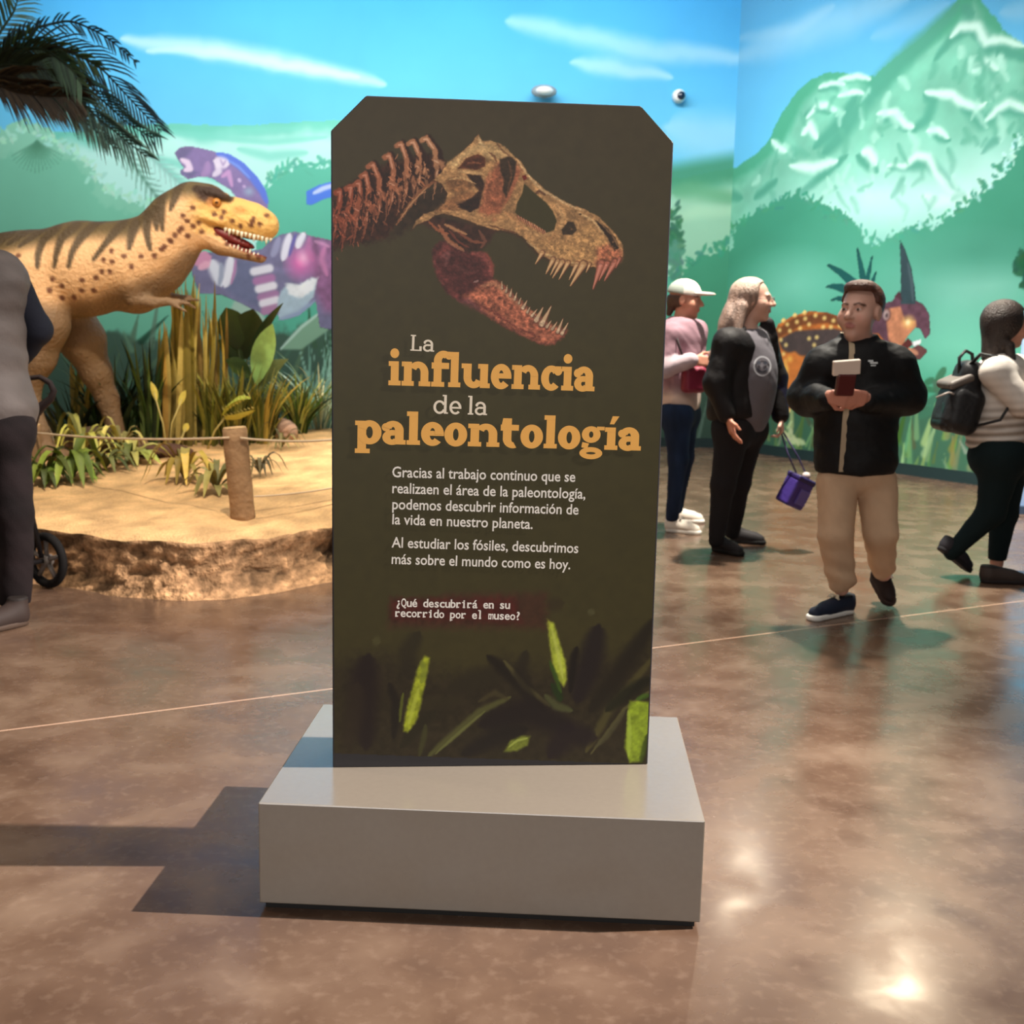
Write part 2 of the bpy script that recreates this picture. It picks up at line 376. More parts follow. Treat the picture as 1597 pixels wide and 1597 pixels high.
# round bushes to the left of the sign
W1.poly([(395, 420), (405, 345), (412, 300), (425, 278), (445, 272), (458, 262), (480, 256), (500, 262), (520, 248), (560, 250), (620, 300), (700, 290), (780, 330), (900, 340), (1000, 390), (1060, 440), (1060, 720), (380, 720)], (98, 192, 170), 1, rag=7, rs=8, col2=(88, 178, 150))
W1.leaves([(405, 330), (425, 278), (458, 262), (500, 260), (520, 248)], 46, 13, 5, (92, 186, 164), 5, 1.8)
W1.leaves([(1050, 320), (1048, 400)], 26, 16, 8, (62, 120, 92), 8, 4.0)
W1.leaves([(1050, 385), (1058, 425)], 26, 18, 8, (86, 150, 128), 9, 4.0)
W1.poly([(1055, 440), (1075, 412), (1100, 398), (1125, 392), (1160, 370), (1200, 340), (1200, 720), (1040, 720)], (70, 158, 128), 1, rag=6, rs=8, col2=(80, 158, 125))
W1.leaves([(1062, 425), (1100, 398), (1125, 392), (1150, 372)], 30, 12, 6, (70, 158, 128), 12, 2.5)
# dark undergrowth low on the far wall
W1.poly([(-300, 520), (100, 510), (250, 530), (400, 520), (520, 500), (700, 540), (1000, 560), (1200, 560), (1200, 760), (-300, 760)], (70, 98, 84), .95, rag=16, rs=14, soft=10, col2=(48, 66, 58))
r_ = np.random.default_rng(4)
for k in range(160):
    x = r_.uniform(-100, 1130); y = r_.uniform(520, 700); g = r_.uniform(.5, 2.6); l = r_.uniform(30, 90)
    W1.stroke([(x, y), (x+l*math.cos(g)*.6, y-l*math.sin(g))], r_.uniform(5, 11), np.array([70, 110, 84])+r_.normal(0, 20)+r_.normal(0, 5, 3), .75, .5, taper='end')
for k in range(70):
    x = r_.uniform(478, 560); l = r_.uniform(40, 150); g = r_.uniform(1.0, 2.0); y = r_.uniform(600, 668)
    W1.stroke([(x, y), (x+l*math.cos(g)*.5, y-l*.8*math.sin(g))], r_.uniform(2, 5), np.array([150, 205, 185])+r_.normal(0, 26), .7, .5, taper='end')
W1.poly([(437, 545), (470, 510), (500, 487), (530, 480), (512, 515), (470, 545)], (132, 176, 150), 1, soft=2)
W1.stroke([(437, 545), (470, 510), (500, 487)], 5, (190, 225, 212), .9, .5)
W1.poly([(352, 500), (365, 470), (385, 462), (405, 480), (420, 510), (395, 495)], (170, 205, 190), 1, soft=3)
dirt(W1)
def wall3(u, v): return np.stack([u, np.full_like(u, FY), v], 1)
o = W1.grid(wall3, 'wall_back', mural_m, smooth=False); tag(o, 'far wall painted with sky, pale hills and green jungle', 'wall', kind='structure')
# ---- side wall
SLEN = 8.6
W2 = Canvas(0, SLEN, 0, CEIL, .0145, side_uv, .0064)
t = np.clip((W2.Vv-3.0)/2.4, 0, 1)[..., None]
W2.C[:] = np.array([100, 190, 232])*(1-t)+np.array([78, 152, 200])*t
for p, wd, a in [([(1150, 90), (1230, 60), (1330, 25), (1420, -10)], 46, .4), ([(1150, 60), (1240, 45), (1300, 10)], 22, .3), ([(1360, 60), (1430, 30), (1480, 5)], 24, .25), ([(1560, 20), (1620, 10), (1700, 30)], 26, .35)]:
    W2.stroke(p, wd, (170, 208, 228), a, .9, rag=4, rs=40)
Z8 = lambda pts: [(1000+x/2.675, y/2.675) for x, y in pts]
mt = Z8([(60, 770), (200, 735), (340, 705), (400, 695), (470, 650), (530, 590), (560, 520), (600, 450), (650, 380), (710, 330), (780, 300), (850, 305), (975, 318), (1000, 290), (1060, 240), (1160, 165), (1230, 100), (1290, 40), (1320, -5), (1350, -20), (1400, -25), (1425, 10), (1450, 40), (1480, 75), (1510, 125), (1560, 160), (1620, 205), (1800, 330), (2100, 520), (2600, 760), (2600, 1400), (60, 1400)])
W2.poly(mt, (74, 160, 130), 1, rag=1.5, rs=14)
inner = Z8([(60, 850), (330, 800), (470, 720), (590, 600), (660, 450), (760, 340), (900, 330), (990, 390), (1090, 300), (1220, 170), (1300, 110), (1350, 60), (1380, 20), (1420, 60), (1470, 130), (1600, 220), (1850, 400), (2600, 820), (2600, 1400), (60, 1400)])
W2.poly(inner, (114, 186, 162), 1, rag=8, rs=30, soft=10, tex=.12, ts=40)
W2.poly(Z8([(400, 960), (560, 800), (760, 690), (1000, 600), (1300, 560), (1600, 560), (2600, 900), (2600, 1500), (60, 1500)]), (150, 214, 196), .7, rag=18, rs=50, soft=40)
W2.poly(Z8([(700, 900), (900, 760), (1200, 760), (1450, 720), (1700, 700), (2600, 1000), (2600, 1500), (600, 1500)]), (186, 238, 230), .7, rag=18, rs=40, soft=40)
for p, wd in [([(1320, 20), (1200, 150), (1080, 260), (960, 390), (880, 490), (830, 570), (760, 640)], 26), ([(720, 620), (800, 540), (900, 400)], 16), ([(1180, 390), (1215, 430), (1190, 500), (1130, 550)], 14), ([(1370, 120), (1420, 150), (1450, 200), (1530, 215), (1620, 250)], 13), ([(1220, 250), (1300, 160), (1370, 120), (1420, 160)], 12), ([(1330, 440), (1380, 470), (1425, 510), (1520, 450), (1640, 480)], 15), ([(1030, 700), (1120, 690), (1200, 680), (1290, 770), (1330, 810)], 13), ([(900, 650), (940, 680), (990, 715)], 12), ([(470, 830), (520, 790), (570, 750)], 12), ([(630, 840), (700, 780), (770, 720), (860, 650)], 11), ([(1040, 830), (1070, 790), (1095, 740)], 9), ([(1420, 640), (1470, 590), (1500, 580)], 9), ([(680, 480), (730, 450), (790, 470)], 9), ([(740, 375), (790, 355), (840, 372)], 10), ([(990, 500), (1050, 490), (1110, 545)], 11), ([(1210, 560), (1290, 585)], 9), ([(1340, 20), (1370, 60), (1390, 50)], 14), ([(240, 830), (340, 800), (420, 830)], 16), ([(1700, 420), (1800, 470), (1950, 560)], 14)]:
    W2.stroke(Z8(p), wd*1.35, (76, 154, 132), .9, .7, rag=2, rs=12)
for p, wd in [([(690, 490), (735, 440), (770, 440), (815, 462)], 11), ([(670, 560), (705, 520), (735, 580)], 15), ([(545, 585), (575, 620), (605, 630)], 13), ([(985, 475), (1060, 470), (1100, 520), (1140, 530)], 11), ([(1185, 382), (1240, 390), (1300, 395), (1340, 430), (1400, 450), (1440, 430)], 12), ([(1435, 505), (1480, 460), (1540, 425), (1580, 445), (1640, 470)], 12), ([(1025, 692), (1100, 690), (1150, 650), (1200, 660), (1230, 720), (1290, 800), (1380, 830)], 12), ([(920, 635), (950, 630), (980, 690)], 16), ([(1190, 545), (1240, 540), (1285, 575)], 9), ([(1290, 160), (1330, 115), (1400, 110), (1440, 175), (1500, 160), (1600, 195)], 13), ([(1165, 815), (1230, 845), (1320, 830), (1420, 815)], 16), ([(740, 365), (790, 345), (850, 350)], 8), ([(820, 400), (880, 385), (930, 390)], 8), ([(620, 690), (720, 700), (820, 670)], 16), ([(1380, 300), (1430, 260), (1490, 290)], 12), ([(820, 330), (900, 318), (960, 330)], 9)]:
    W2.stroke(Z8(p), wd*1.0, (208, 244, 232), .9, .9, rag=2, rs=12)
rm = np.random.default_rng(77)
for k in range(120):
    x, y = rm.uniform(1180, 1640), rm.uniform(60, 340)
    if not inpoly(np.array([x]), np.array([y]), inner)[0]: continue
    l = rm.uniform(18, 50); g = rm.choice([.9, 2.2])+rm.normal(0, .3); p1 = (x+l*math.cos(g)*.6, y+l*math.sin(g)); md = ((x+p1[0])/2+rm.normal(0, 7), (y+p1[1])/2+rm.normal(0, 5)); lt = k % 2
    W2.stroke([(x, y), md, p1], rm.uniform(7, 13), (172, 226, 208) if lt else (88, 164, 140), .6 if lt else .65, .9, rag=2, rs=10)
W2.blob((1250, 340), 150, 60, (200, 246, 238), .6); W2.blob((1400, 330), 160, 70, (205, 246, 242), .7); W2.blob((1540, 280), 110, 60, (200, 240, 236), .6)
# front trees
tr = [(1060, 440), (1090, 428), (1105, 405), (1140, 388), (1148, 352), (1178, 330), (1215, 312), (1240, 303), (1282, 316), (1318, 332), (1338, 355), (1342, 375), (1370, 384), (1388, 368), (1420, 352), (1450, 358), (1480, 338), (1505, 322), (1535, 302), (1552, 282), (1575, 262), (1590, 240), (1605, 205), (1700, 120), (1900, 60), (2400, 40), (2400, 760), (1060, 760)]
W2.poly(tr, (66, 150, 122), 1, rag=9, rs=7, seed=2)
W2.leaves([(1105, 405), (1148, 352), (1240, 303), (1340, 360), (1370, 384), (1450, 352), (1535, 302), (1600, 210)], 150, 12, 5, (66, 150, 122), 5, 2.2)
W2.leaves([(1370, 378), (1390, 362), (1450, 350), (1535, 298), (1600, 205)], 40, 9, 4, (190, 238, 232), 6, 3.0, a=.7)
W2.blob((1215, 360), 120, 80, (62, 150, 124), .5); W2.blob((1360, 470), 330, 160, (100, 190, 165), .9); W2.blob((1500, 470), 190, 110, (120, 200, 178), 1.0); W2.blob((1210, 470), 160, 100, (96, 192, 165), .8)
W2.blob((1240, 445), 130, 70, (140, 222, 200), .55); W2.blob((1540, 445), 120, 40, (140, 210, 190), .6); W2.blob((1500, 540), 200, 80, (120, 205, 180), .8); W2.blob((1520, 390), 140, 50, (64, 142, 118), .6)
W2.leaves([(1588, 400), (1600, 440)], 18, 18, 9, (34, 96, 66), 9, 4.0)
# low painted plants
W2.poly([(1060, 610), (1150, 620), (1300, 610), (1420, 628), (1500, 655), (1600, 660), (2400, 660), (2400, 900), (1060, 900)], (58, 104, 82), .95, rag=22, rs=16, soft=10, col2=(52, 78, 62))
for k in range(240):
    x = r_.uniform(1080, 1900); y = r_.uniform(640, 740)+max(0, (x-1150))*.11; g = r_.uniform(.9, 2.3); l = r_.uniform(25, 95)
    W2.stroke([(x, y), (x+l*math.cos(g)*.6, y-l*math.sin(g))], r_.uniform(5, 12), np.array([112, 142, 92])+r_.normal(0, 1, 1)*26+r_.normal(0, 12, 3), .7, .5, taper='end')
W2.leaves([(1455, 590), (1470, 620), (1480, 660)], 22, 26, 11, (60, 110, 84), 3, 4)
W2.leaves([(1215, 660), (1240, 690)], 14, 12, 8, (190, 205, 160), 5, 4)
dirt(W2)
def side3(u, v): return np.stack([a0[0]+u*RD[0], a0[1]+u*RD[1], v], 1)
o = W2.grid(side3, 'wall_right', mural_m, smooth=False); tag(o, 'side wall painted with a green mountain and treetops', 'wall', kind='structure')
# floor, ceiling, side and rear walls
def floor_mat():
    m = bpy.data.materials.new('polished_concrete'); m.use_nodes = True; nt = m.node_tree; b = nt.nodes['Principled BSDF']; lk = nt.links.new
    tc = nd(nt, 'ShaderNodeTexCoord')
    def noise(sc, det, dist=0):
        n = nd(nt, 'ShaderNodeTexNoise'); n.inputs['Scale'].default_value = sc; n.inputs['Detail'].default_value = det; n.inputs['Distortion'].default_value = dist; lk(tc.outputs['Object'], n.inputs['Vector']); return n
    n1 = noise(.9, 6, .3); n2 = noise(5, 9, .25); n3_ = noise(30, 4)
    cr = nd(nt, 'ShaderNodeValToRGB'); e = cr.color_ramp.elements
    e[0].position = .3; e[0].color = L4((72, 53, 43)); e[1].position = .72; e[1].color = L4((128, 106, 88)); k = e.new(.5); k.color = L4((97, 75, 60))
    ad = nd(nt, 'ShaderNodeMath', operation='MULTIPLY_ADD'); ad.inputs[1].default_value = .45; lk(n2.outputs[0], ad.inputs[0])
    ml = nd(nt, 'ShaderNodeMath', operation='MULTIPLY'); ml.inputs[1].default_value = .55; lk(n1.outputs[0], ml.inputs[0]); lk(ml.outputs[0], ad.inputs[2]); lk(ad.outputs[0], cr.inputs[0])
    # pale scuffs
    sc = nd(nt, 'ShaderNodeMapRange'); sc.inputs[1].default_value = .52; sc.inputs[2].default_value = .85; lk(n3_.outputs[0], sc.inputs[0])
    mx = nd(nt, 'ShaderNodeMix', data_type='RGBA'); sm_ = nd(nt, 'ShaderNodeMath', operation='MULTIPLY'); sm_.inputs[1].default_value = .14; lk(sc.outputs[0], sm_.inputs[0])
    lk(sm_.outputs[0], mx.inputs[0]); lk(cr.outputs[0], mx.inputs[6]); mx.inputs[7].default_value = L4((190, 165, 145))
    src = mx.outputs[2]
    # saw-cut joints
    for (A, B_) in [(G(0, 1140), G(1250, 981))]:
        d = (B_-A)[:2]; d = d/np.linalg.norm(d); nrm = np.array([-d[1], d[0]])
        dt = nd(nt, 'ShaderNodeVectorMath', operation='DOT_PRODUCT'); lk(tc.outputs['Object'], dt.inputs[0]); dt.inputs[1].default_value = (nrm[0], nrm[1], 0)
        sb = nd(nt, 'ShaderNodeMath', operation='SUBTRACT'); sb.inputs[1].default_value = float(nrm@A[:2]); lk(dt.outputs['Value'], sb.inputs[0])
        ab = nd(nt, 'ShaderNodeMath', operation='ABSOLUTE'); lk(sb.outputs[0], ab.inputs[0])
        lt = nd(nt, 'ShaderNodeMath', operation='LESS_THAN'); lt.inputs[1].default_value = .006; lk(ab.outputs[0], lt.inputs[0])
        mu = nd(nt, 'ShaderNodeMath', operation='MULTIPLY'); mu.inputs[1].default_value = .6; lk(lt.outputs[0], mu.inputs[0])
        m2 = nd(nt, 'ShaderNodeMix', data_type='RGBA'); lk(mu.outputs[0], m2.inputs[0]); lk(src, m2.inputs[6]); m2.inputs[7].default_value = L4((214, 176, 150)); src = m2.outputs[2]
    lk(src, b.inputs['Base Color'])
    rr = nd(nt, 'ShaderNodeMapRange'); rr.inputs[1].default_value = .3; rr.inputs[2].default_value = .7; rr.inputs[3].default_value = .17; rr.inputs[4].default_value = .34; lk(n2.outputs[0], rr.inputs[0]); lk(rr.outputs[0], b.inputs['Roughness'])
    b.inputs['Specular IOR Level'].default_value = .55
    bp = nd(nt, 'ShaderNodeBump'); bp.inputs['Strength'].default_value = .03; bp.inputs['Distance'].default_value = .01; lk(n2.outputs[0], bp.inputs['Height']); lk(bp.outputs[0], b.inputs['Normal'])
    return m
WE = a0+RD*SLEN
m = MB(); m.add([(-7.2, -3, 0), (WE[0], -3, 0), (WE[0], WE[1], 0), (CX, FY, 0), (-7.2, FY, 0)], [(0, 1, 2, 3, 4)]); o = m.build('floor', floor_mat(), None, False); tag(o, 'glossy brown polished concrete floor', 'floor', kind='structure')
dark = mat('ceiling_paint', (34, 34, 38), .9)
m = MB(); m.add([(-7.2, -3, CEIL), (WE[0], -3, CEIL), (WE[0], WE[1], CEIL), (CX, FY, CEIL), (-7.2, FY, CEIL)], [(4, 3, 2, 1, 0)]); o = m.build('ceiling', dark, None, False); tag(o, 'dark ceiling', 'ceiling', kind='structure')
hall = mat('hall_wall_paint', (120, 112, 104), .8)
for nm, A, B_ in [('wall_left', (-7.2, -3), (-7.2, FY)), ('wall_front', (WE[0], -3), (-7.2, -3)), ('wall_right_front', tuple(WE), (WE[0], -3))]:
    m = MB(); m.add([(A[0], A[1], 0), (B_[0], B_[1], 0), (B_[0], B_[1], CEIL), (A[0], A[1], CEIL)], [(0, 1, 2, 3)]); o = m.build(nm, hall, None, False); tag(o, kind='structure')
# dark baseboards
bbm = mat('baseboard_paint', (24, 46, 48), .5)
def strip(nm, A, B_, nrm, hgt=.11, th=.02):
    A = np.array(A); B_ = np.array(B_); c = (A+B_)/2+np.array(nrm)*th/2; d = B_-A; l = np.linalg.norm(d); d = d/l
    R = np.array([[d[0], -d[1], 0], [d[1], d[0], 0], [0, 0, 1]]); m = MB(); m.box((c[0], c[1], hgt/2), (l, th, hgt), R); o = m.build(nm, bbm, None, False); tag(o, kind='structure')
strip('baseboard_back', (-7.2, FY), (CX, FY), (0, -1)); strip('baseboard_right', a0, WE, RN)
# ------------------------------------------------------------------ the sign
BO = np.array([-0.57515, 2.59332, 0.0]); BYAW = -0.047; BW, BD, BT = 1.0327, 0.7206, 0.2648
ba = np.array([math.cos(BYAW), math.sin(BYAW), 0]); bb = np.array([-math.sin(BYAW), math.cos(BYAW), 0])
SA = G(519, 1197, BT); SB = G(1010, 1192, BT); sax = (SB-SA)/np.linalg.norm(SB-SA); snr = np.array([sax[1], -sax[0], 0]); PW = float(np.linalg.norm(SB-SA))
sign = thing('exhibit_sign', 'tall dark olive sign with a dinosaur skull photograph on a pale low plinth', 'sign', BO+ba*BW/2+bb*BD/2)
def sign_uv(px, py):
    v = ray(px, py); t = ((SA-CAMP)@snr)/(v@snr); p = CAMP+v*t-SA; return (float(p@sax), float(p[2]))
def S3(u, v, off=0.0):
    u = np.asarray(u, float); v = np.asarray(v, float); return SA+u[..., None]*sax+v[..., None]*np.array([0, 0, 1.0])+snr*off
def obox(o, a, b, w_, d_, z0, z1):
    p = [o, o+a*w_, o+a*w_+b*d_, o+b*d_]; V = [q*[1, 1, 0]+[0, 0, z] for z in (z0, z1) for q in p]
    return V, [(3, 2, 1, 0), (4, 5, 6, 7), (0, 1, 5, 4), (1, 2, 6, 5), (2, 3, 7, 6), (3, 0, 4, 7)]
m = MB(); m.add(*obox(BO, ba, bb, BW, BD, .016, BT)); o = m.build('plinth', mat('plinth_laminate', (124, 115, 104), .2, .85, var=.03, vscale=60), sign, False); bevel(o, .003, 2)
m = MB(); m.add(*obox(BO+ba*.012+bb*.012, ba, bb, BW-.024, BD-.024, 0, .02)); m.build('plinth_base', mat('black_base', (14, 12, 12), .7), sign, False)
PT = .152
out = [(0, 0), (PW, 0), (PW, 1.541), (PW-.082, 1.6215), (.0805, 1.6215), (0, 1.541)]
V = np.concatenate([S3([q[0] for q in out], [q[1] for q in out], 0), S3([q[0] for q in out], [q[1] for q in out], -PT)])
Fc = [tuple(range(6)), tuple(range(11, 5, -1))]+[(i, i+6, (i+1) % 6+6, (i+1) % 6) for i in range(6)]
o = mesh('panel', V, Fc, mat('panel_body', (40, 38, 42), .45, .4), sign, smooth=False); bevel(o, .002, 1)
prm = mat('printed_vinyl', vcol=True, rough=.5, spec=.3)
OLV = np.array([66, 60, 31.])
def fieldcol(cv):
    t = np.clip((cv.Vv-.9)/.7, 0, 1)[..., None]; cv.C[:] = OLV*(1-t)+np.array([70, 61, 42])*t
    cv.C *= (1+.10*(fbm(cv.U*45, cv.Vv*45, 1, 3)-.5))[..., None]
# --- the skull photograph
Z3 = lambda pts: [(500+x/2.802, 130+y/2.802) for x, y in pts]
SK = Canvas(.004, PW-.004, .98, 1.618, .00145, sign_uv, .00155); fieldcol(SK)
def zs(p, wz, col, a=1, soft=.5, taper=True, rag=1.0, seed=0): SK.stroke(Z3(p), wz/2.802, col, a, soft, taper, rag, 3, seed)
def zp(p, col, a=1, rag=1.2, soft=1.0, seed=0, col2=None, tex=.25, ts=7): SK.poly(Z3(p), col, a, rag, 4, soft, seed, col2, tex, ts)
# neck
zp([(20, 520), (60, 480), (110, 455), (160, 420), (210, 385), (290, 350), (380, 330), (470, 300), (545, 345), (535, 400), (470, 450), (430, 490), (380, 540), (330, 620), (290, 680), (200, 700), (130, 705), (20, 735)], (58, 30, 20), .96, 5, 6, tex=.6)
zp([(300, 690), (360, 560), (430, 480), (560, 430), (560, 500), (520, 545), (440, 590), (380, 640)], (52, 36, 24), .9, 4, 8, tex=.4)
tops = [(85, 468, 60, 600), (132, 450, 105, 590), (168, 432, 155, 570), (196, 395, 200, 545), (228, 352, 255, 500), (300, 312, 310, 460), (352, 262, 372, 420), (405, 252, 428, 385), (462, 238, 505, 360)]
r_ = np.random.default_rng(11)
for i, (tx, ty, bx_, by) in enumerate(tops):
    k = i/8; c = np.array([150, 72, 48])*(1-k)+np.array([186, 130, 92])*k
    mx_, my_ = tx*.45+bx_*.55+14, ty*.5+by*.5
    zs([(tx-18, ty+14), (tx+8, ty), (mx_+16, my_), (bx_+30, by+10)], 30, (44, 20, 14), .9, .4)
    zs([(tx-20, ty+12), (tx, ty), (mx_, my_-8), (bx_, by)], 22, c, 1, .4, 'x' and False, 1.5, i)
    zs([(tx-14, ty+8), (tx+2, ty+6), (mx_-4, my_-12)], 9, np.minimum(c+52, 235), .9, .6)
    zs([(bx_-14, by-30), (bx_+24, by-8), (bx_+44, by+30)], 24, c*.92, 1, .5, True, 2, i)
    zs([(bx_+4, by+10), (bx_-2, by+70), (bx_-14, by+130+20*math.sin(i))], 18, c*.85, 1, .5, 'end', 2, i)
    zs([(bx_+34, by+14), (bx_+34, by+70), (bx_+22, by+120)], 13, c*.72, 1, .5, 'end', 2, i+4)
    zs([(bx_+6, by+16), (bx_+2, by+60)], 6, np.minimum(c+46, 230), .8, .6)
    zs([(bx_-10, by-24), (bx_+14, by-12)], 8, np.minimum(c+50, 230), .85, .6)
for k in range(70):
    t = r_.random(); x = 40+t*420; y = 640-t*280+r_.normal(0, 45); c = np.array([150, 70, 48])*(1-t)+np.array([180, 118, 80])*t
    zs([(x, y), (x+r_.normal(0, 16), y+r_.uniform(10, 34))], r_.uniform(5, 11), c*r_.uniform(.55, 1.15), .8, .5)
zs([(330, 620), (380, 545), (440, 470), (520, 410)], 16, (150, 96, 64), .9, .4, True, 2)
zs([(350, 590), (400, 520), (470, 450)], 6, (200, 150, 104), .8, .6)
# lower jaw
jaw = [(485, 725), (520, 690), (560, 690), (610, 722), (660, 735), (715, 738), (742, 780), (752, 848), (800, 888), (850, 930), (900, 978), (960, 1026), (1020, 1062), (1074, 1076), (1064, 1108), (1020, 1140), (960, 1142), (880, 1102), (800, 1062), (720, 1012), (650, 962), (600, 952), (555, 920), (515, 860), (492, 790)]
zp(jaw, (104, 46, 42), 1, 2, 3, tex=.55, ts=9)
zp([(620, 930), (700, 880), (760, 855), (820, 905), (900, 980), (980, 1040), (1074, 1078), (1062, 1108), (1018, 1138), (960, 1138), (880, 1098), (800, 1056), (720, 1006)], (172, 92, 64), 1, 3, 5, tex=.6, ts=5)
zs([(700, 885), (760, 870), (830, 935), (910, 1000), (990, 1060), (1060, 1085)], 20, (206, 132, 92), .8, .7, True, 2.5)
zs([(680, 960), (780, 1020), (880, 1075), (980, 1110), (1040, 1105)], 18, (196, 112, 82), .55, .9, True, 3)
zs([(640, 950), (740, 990), (860, 1070), (960, 1110)], 10, (110, 44, 36), .7, .8, True, 3)
zp([(520, 770), (560, 735), (640, 750), (700, 760), (725, 810), (715, 870), (660, 905), (600, 900), (545, 850)], (78, 34, 32), .75, 3, 8, tex=.4)
zs([(660, 740), (720, 752), (745, 800), (748, 845)], 26, (152, 72, 62), .85, .7, True, 2)
zs([(525, 760), (560, 740), (545, 800)], 18, (138, 78, 74), .6, .8); zs([(580, 790), (640, 830), (690, 820)], 16, (128, 66, 60), .5, .9)
zs([(670, 868), (690, 862)], 10, (200, 150, 140), .8); zp([(600, 950), (650, 935), (720, 1005), (660, 985)], (120, 66, 66), .7, 2, 5)
for bx_, by, tx, ty, wz in [(795, 890, 792, 862, 9), (812, 905, 816, 880, 9), (830, 922, 836, 892, 10), (850, 938, 858, 912, 11), (868, 955, 876, 935, 10), (886, 975, 902, 948, 14), (905, 995, 916, 975, 10), (925, 1010, 946, 985, 12), (944, 1028, 972, 978, 20), (968, 1046, 1008, 972, 22), (990, 1058, 1008, 1035, 12), (1014, 1068, 1034, 1040, 12), (1038, 1080, 1060, 1026, 14), (1056, 1088, 1082, 1044, 14)]:
    zs([(bx_, by+6), (tx, ty)], wz*1.5, (110, 62, 46), .9, .3, 'end', .4); zs([(bx_-2, by+6), (tx-1, ty+3)], wz, (214, 178, 138), 1, .4, 'end', .3)
# bones behind the jaw joint
zp([(430, 600), (500, 575), (600, 600), (700, 625), (770, 640), (740, 690), (700, 730), (640, 740), (560, 690), (500, 640)], (62, 36, 28), .95, 3, 5, tex=.5)
for p, wd, c in [([(515, 620), (560, 690), (630, 735)], 18, (176, 112, 78)), ([(540, 615), (590, 640), (640, 660)], 14, (196, 140, 96)), ([(600, 650), (660, 690), (720, 700)], 12, (138, 80, 58)), ([(560, 640), (600, 690), (650, 720)], 9, (120, 62, 48)), ([(690, 640), (720, 690), (700, 720)], 14, (122, 76, 58)), ([(470, 600), (510, 640), (560, 660)], 12, (166, 96, 62))]:
    zs(p, wd, c, .9, .5, True, 1.5)
# upper skull
skull = [(672, 238), (690, 222), (706, 254), (742, 250), (790, 268), (826, 298), (852, 324), (882, 350), (906, 395), (942, 428), (986, 468), (1040, 503), (1100, 533), (1160, 553), (1215, 583), (1256, 623), (1296, 668), (1322, 710), (1320, 755), (1292, 792), (1250, 803), (1200, 802), (1150, 803), (1100, 798), (1050, 787), (1000, 770), (950, 740), (915, 705), (885, 672), (850, 655), (800, 642), (760, 640), (700, 622), (650, 600), (590, 582), (540, 568), (500, 578), (470, 600), (430, 612), (402, 636), (414, 604), (450, 570), (510, 553), (545, 520), (556, 480), (528, 440), (496, 420), (528, 388), (553, 348), (590, 322), (630, 288), (662, 260)]
zp([(x-4, y+6) for x, y in skull], (70, 40, 26), .8, 2, 4)
zp(skull, (178, 134, 88), 1, 1.2, 1.2, tex=.34, ts=8)
zp([(560, 350), (640, 290), (690, 262), (745, 256), (800, 285), (845, 330), (800, 330), (740, 330), (690, 300), (620, 330), (580, 380)], (204, 168, 116), .8, 2, 5, tex=.35)
zp([(690, 560), (720, 430), (770, 350), (800, 330), (850, 350), (880, 380), (830, 480), (800, 540), (760, 600)], (156, 88, 62), .85, 3, 6, tex=.4)
zp([(500, 560), (560, 500), (640, 470), (690, 480), (640, 530), (590, 560)], (150, 100, 64), .8, 3, 5, tex=.5)
zp([(1060, 700), (1120, 650), (1180, 600), (1240, 680), (1290, 750), (1280, 785), (1180, 795), (1080, 780), (980, 730), (920, 690)], (198, 150, 96), .8, 4, 8, tex=.45, ts=5)
zp([(1210, 720), (1260, 700), (1318, 730), (1312, 780), (1250, 800), (1200, 790)], (176, 100, 74), .8, 3, 6, tex=.5, ts=5)
# openings
HB = (52, 32, 22)
zp([(600, 372), (636, 328), (688, 308), (720, 326), (718, 362), (684, 378), (640, 372)], (98, 52, 32), 1, .8, 1.5); zp([(602, 370), (640, 340), (700, 330), (712, 352), (680, 372), (640, 368)], (66, 34, 22), .8, .8, 3); zs([(640, 350), (670, 345), (700, 350)], 9, (150, 90, 60), .8)
zp([(636, 396), (700, 402), (716, 440), (702, 500), (692, 540), (655, 562), (600, 542), (640, 520), (692, 470), (660, 430)], HB, 1, 1, 2)
zp([(545, 430), (580, 410), (640, 420), (670, 450), (640, 470), (600, 480), (560, 470)], (136, 92, 58), .8, 3, 4, tex=.6); zs([(560, 420), (620, 412), (680, 440)], 9, (206, 164, 112), .8, .6); zs([(600, 385), (660, 390), (710, 396)], 14, (200, 158, 108), .9, .5)
zp([(598, 530), (650, 505), (690, 500), (690, 545), (650, 562)], (44, 26, 20), 1, 1, 2)
zp([(782, 330), (828, 318), (855, 342), (852, 390), (832, 450), (812, 505), (796, 470), (800, 420), (786, 380)], (58, 42, 28), 1, 1, 2); zs([(820, 335), (835, 400), (815, 480)], 9, (112, 74, 50), .7)
OL = OLV*.98
zp([(890, 438), (936, 480), (985, 520), (1016, 560), (1032, 600), (1022, 640), (985, 655), (930, 612), (880, 592), (850, 566), (860, 520), (880, 480)], OL, 1, .8, 1.2, tex=.05)
zp([(1052, 640), (1080, 604), (1106, 604), (1119, 640), (1100, 662), (1060, 662)], (58, 44, 30), 1, .8, 1.2)
zp([(1203, 600), (1250, 630), (1290, 678), (1304, 720), (1284, 734), (1252, 672), (1215, 628)], (50, 36, 26), 1, .8, 1.5); zs([(1225, 615), (1275, 665), (1300, 715)], 7, (150, 112, 76), .7)
zs([(940, 480), (960, 470), (985, 490)], 14, (96, 64, 44), .9, .5)
zp([(880, 405), (896, 400), (902, 415), (888, 425)], (98, 26, 20), 1, .5, 1)
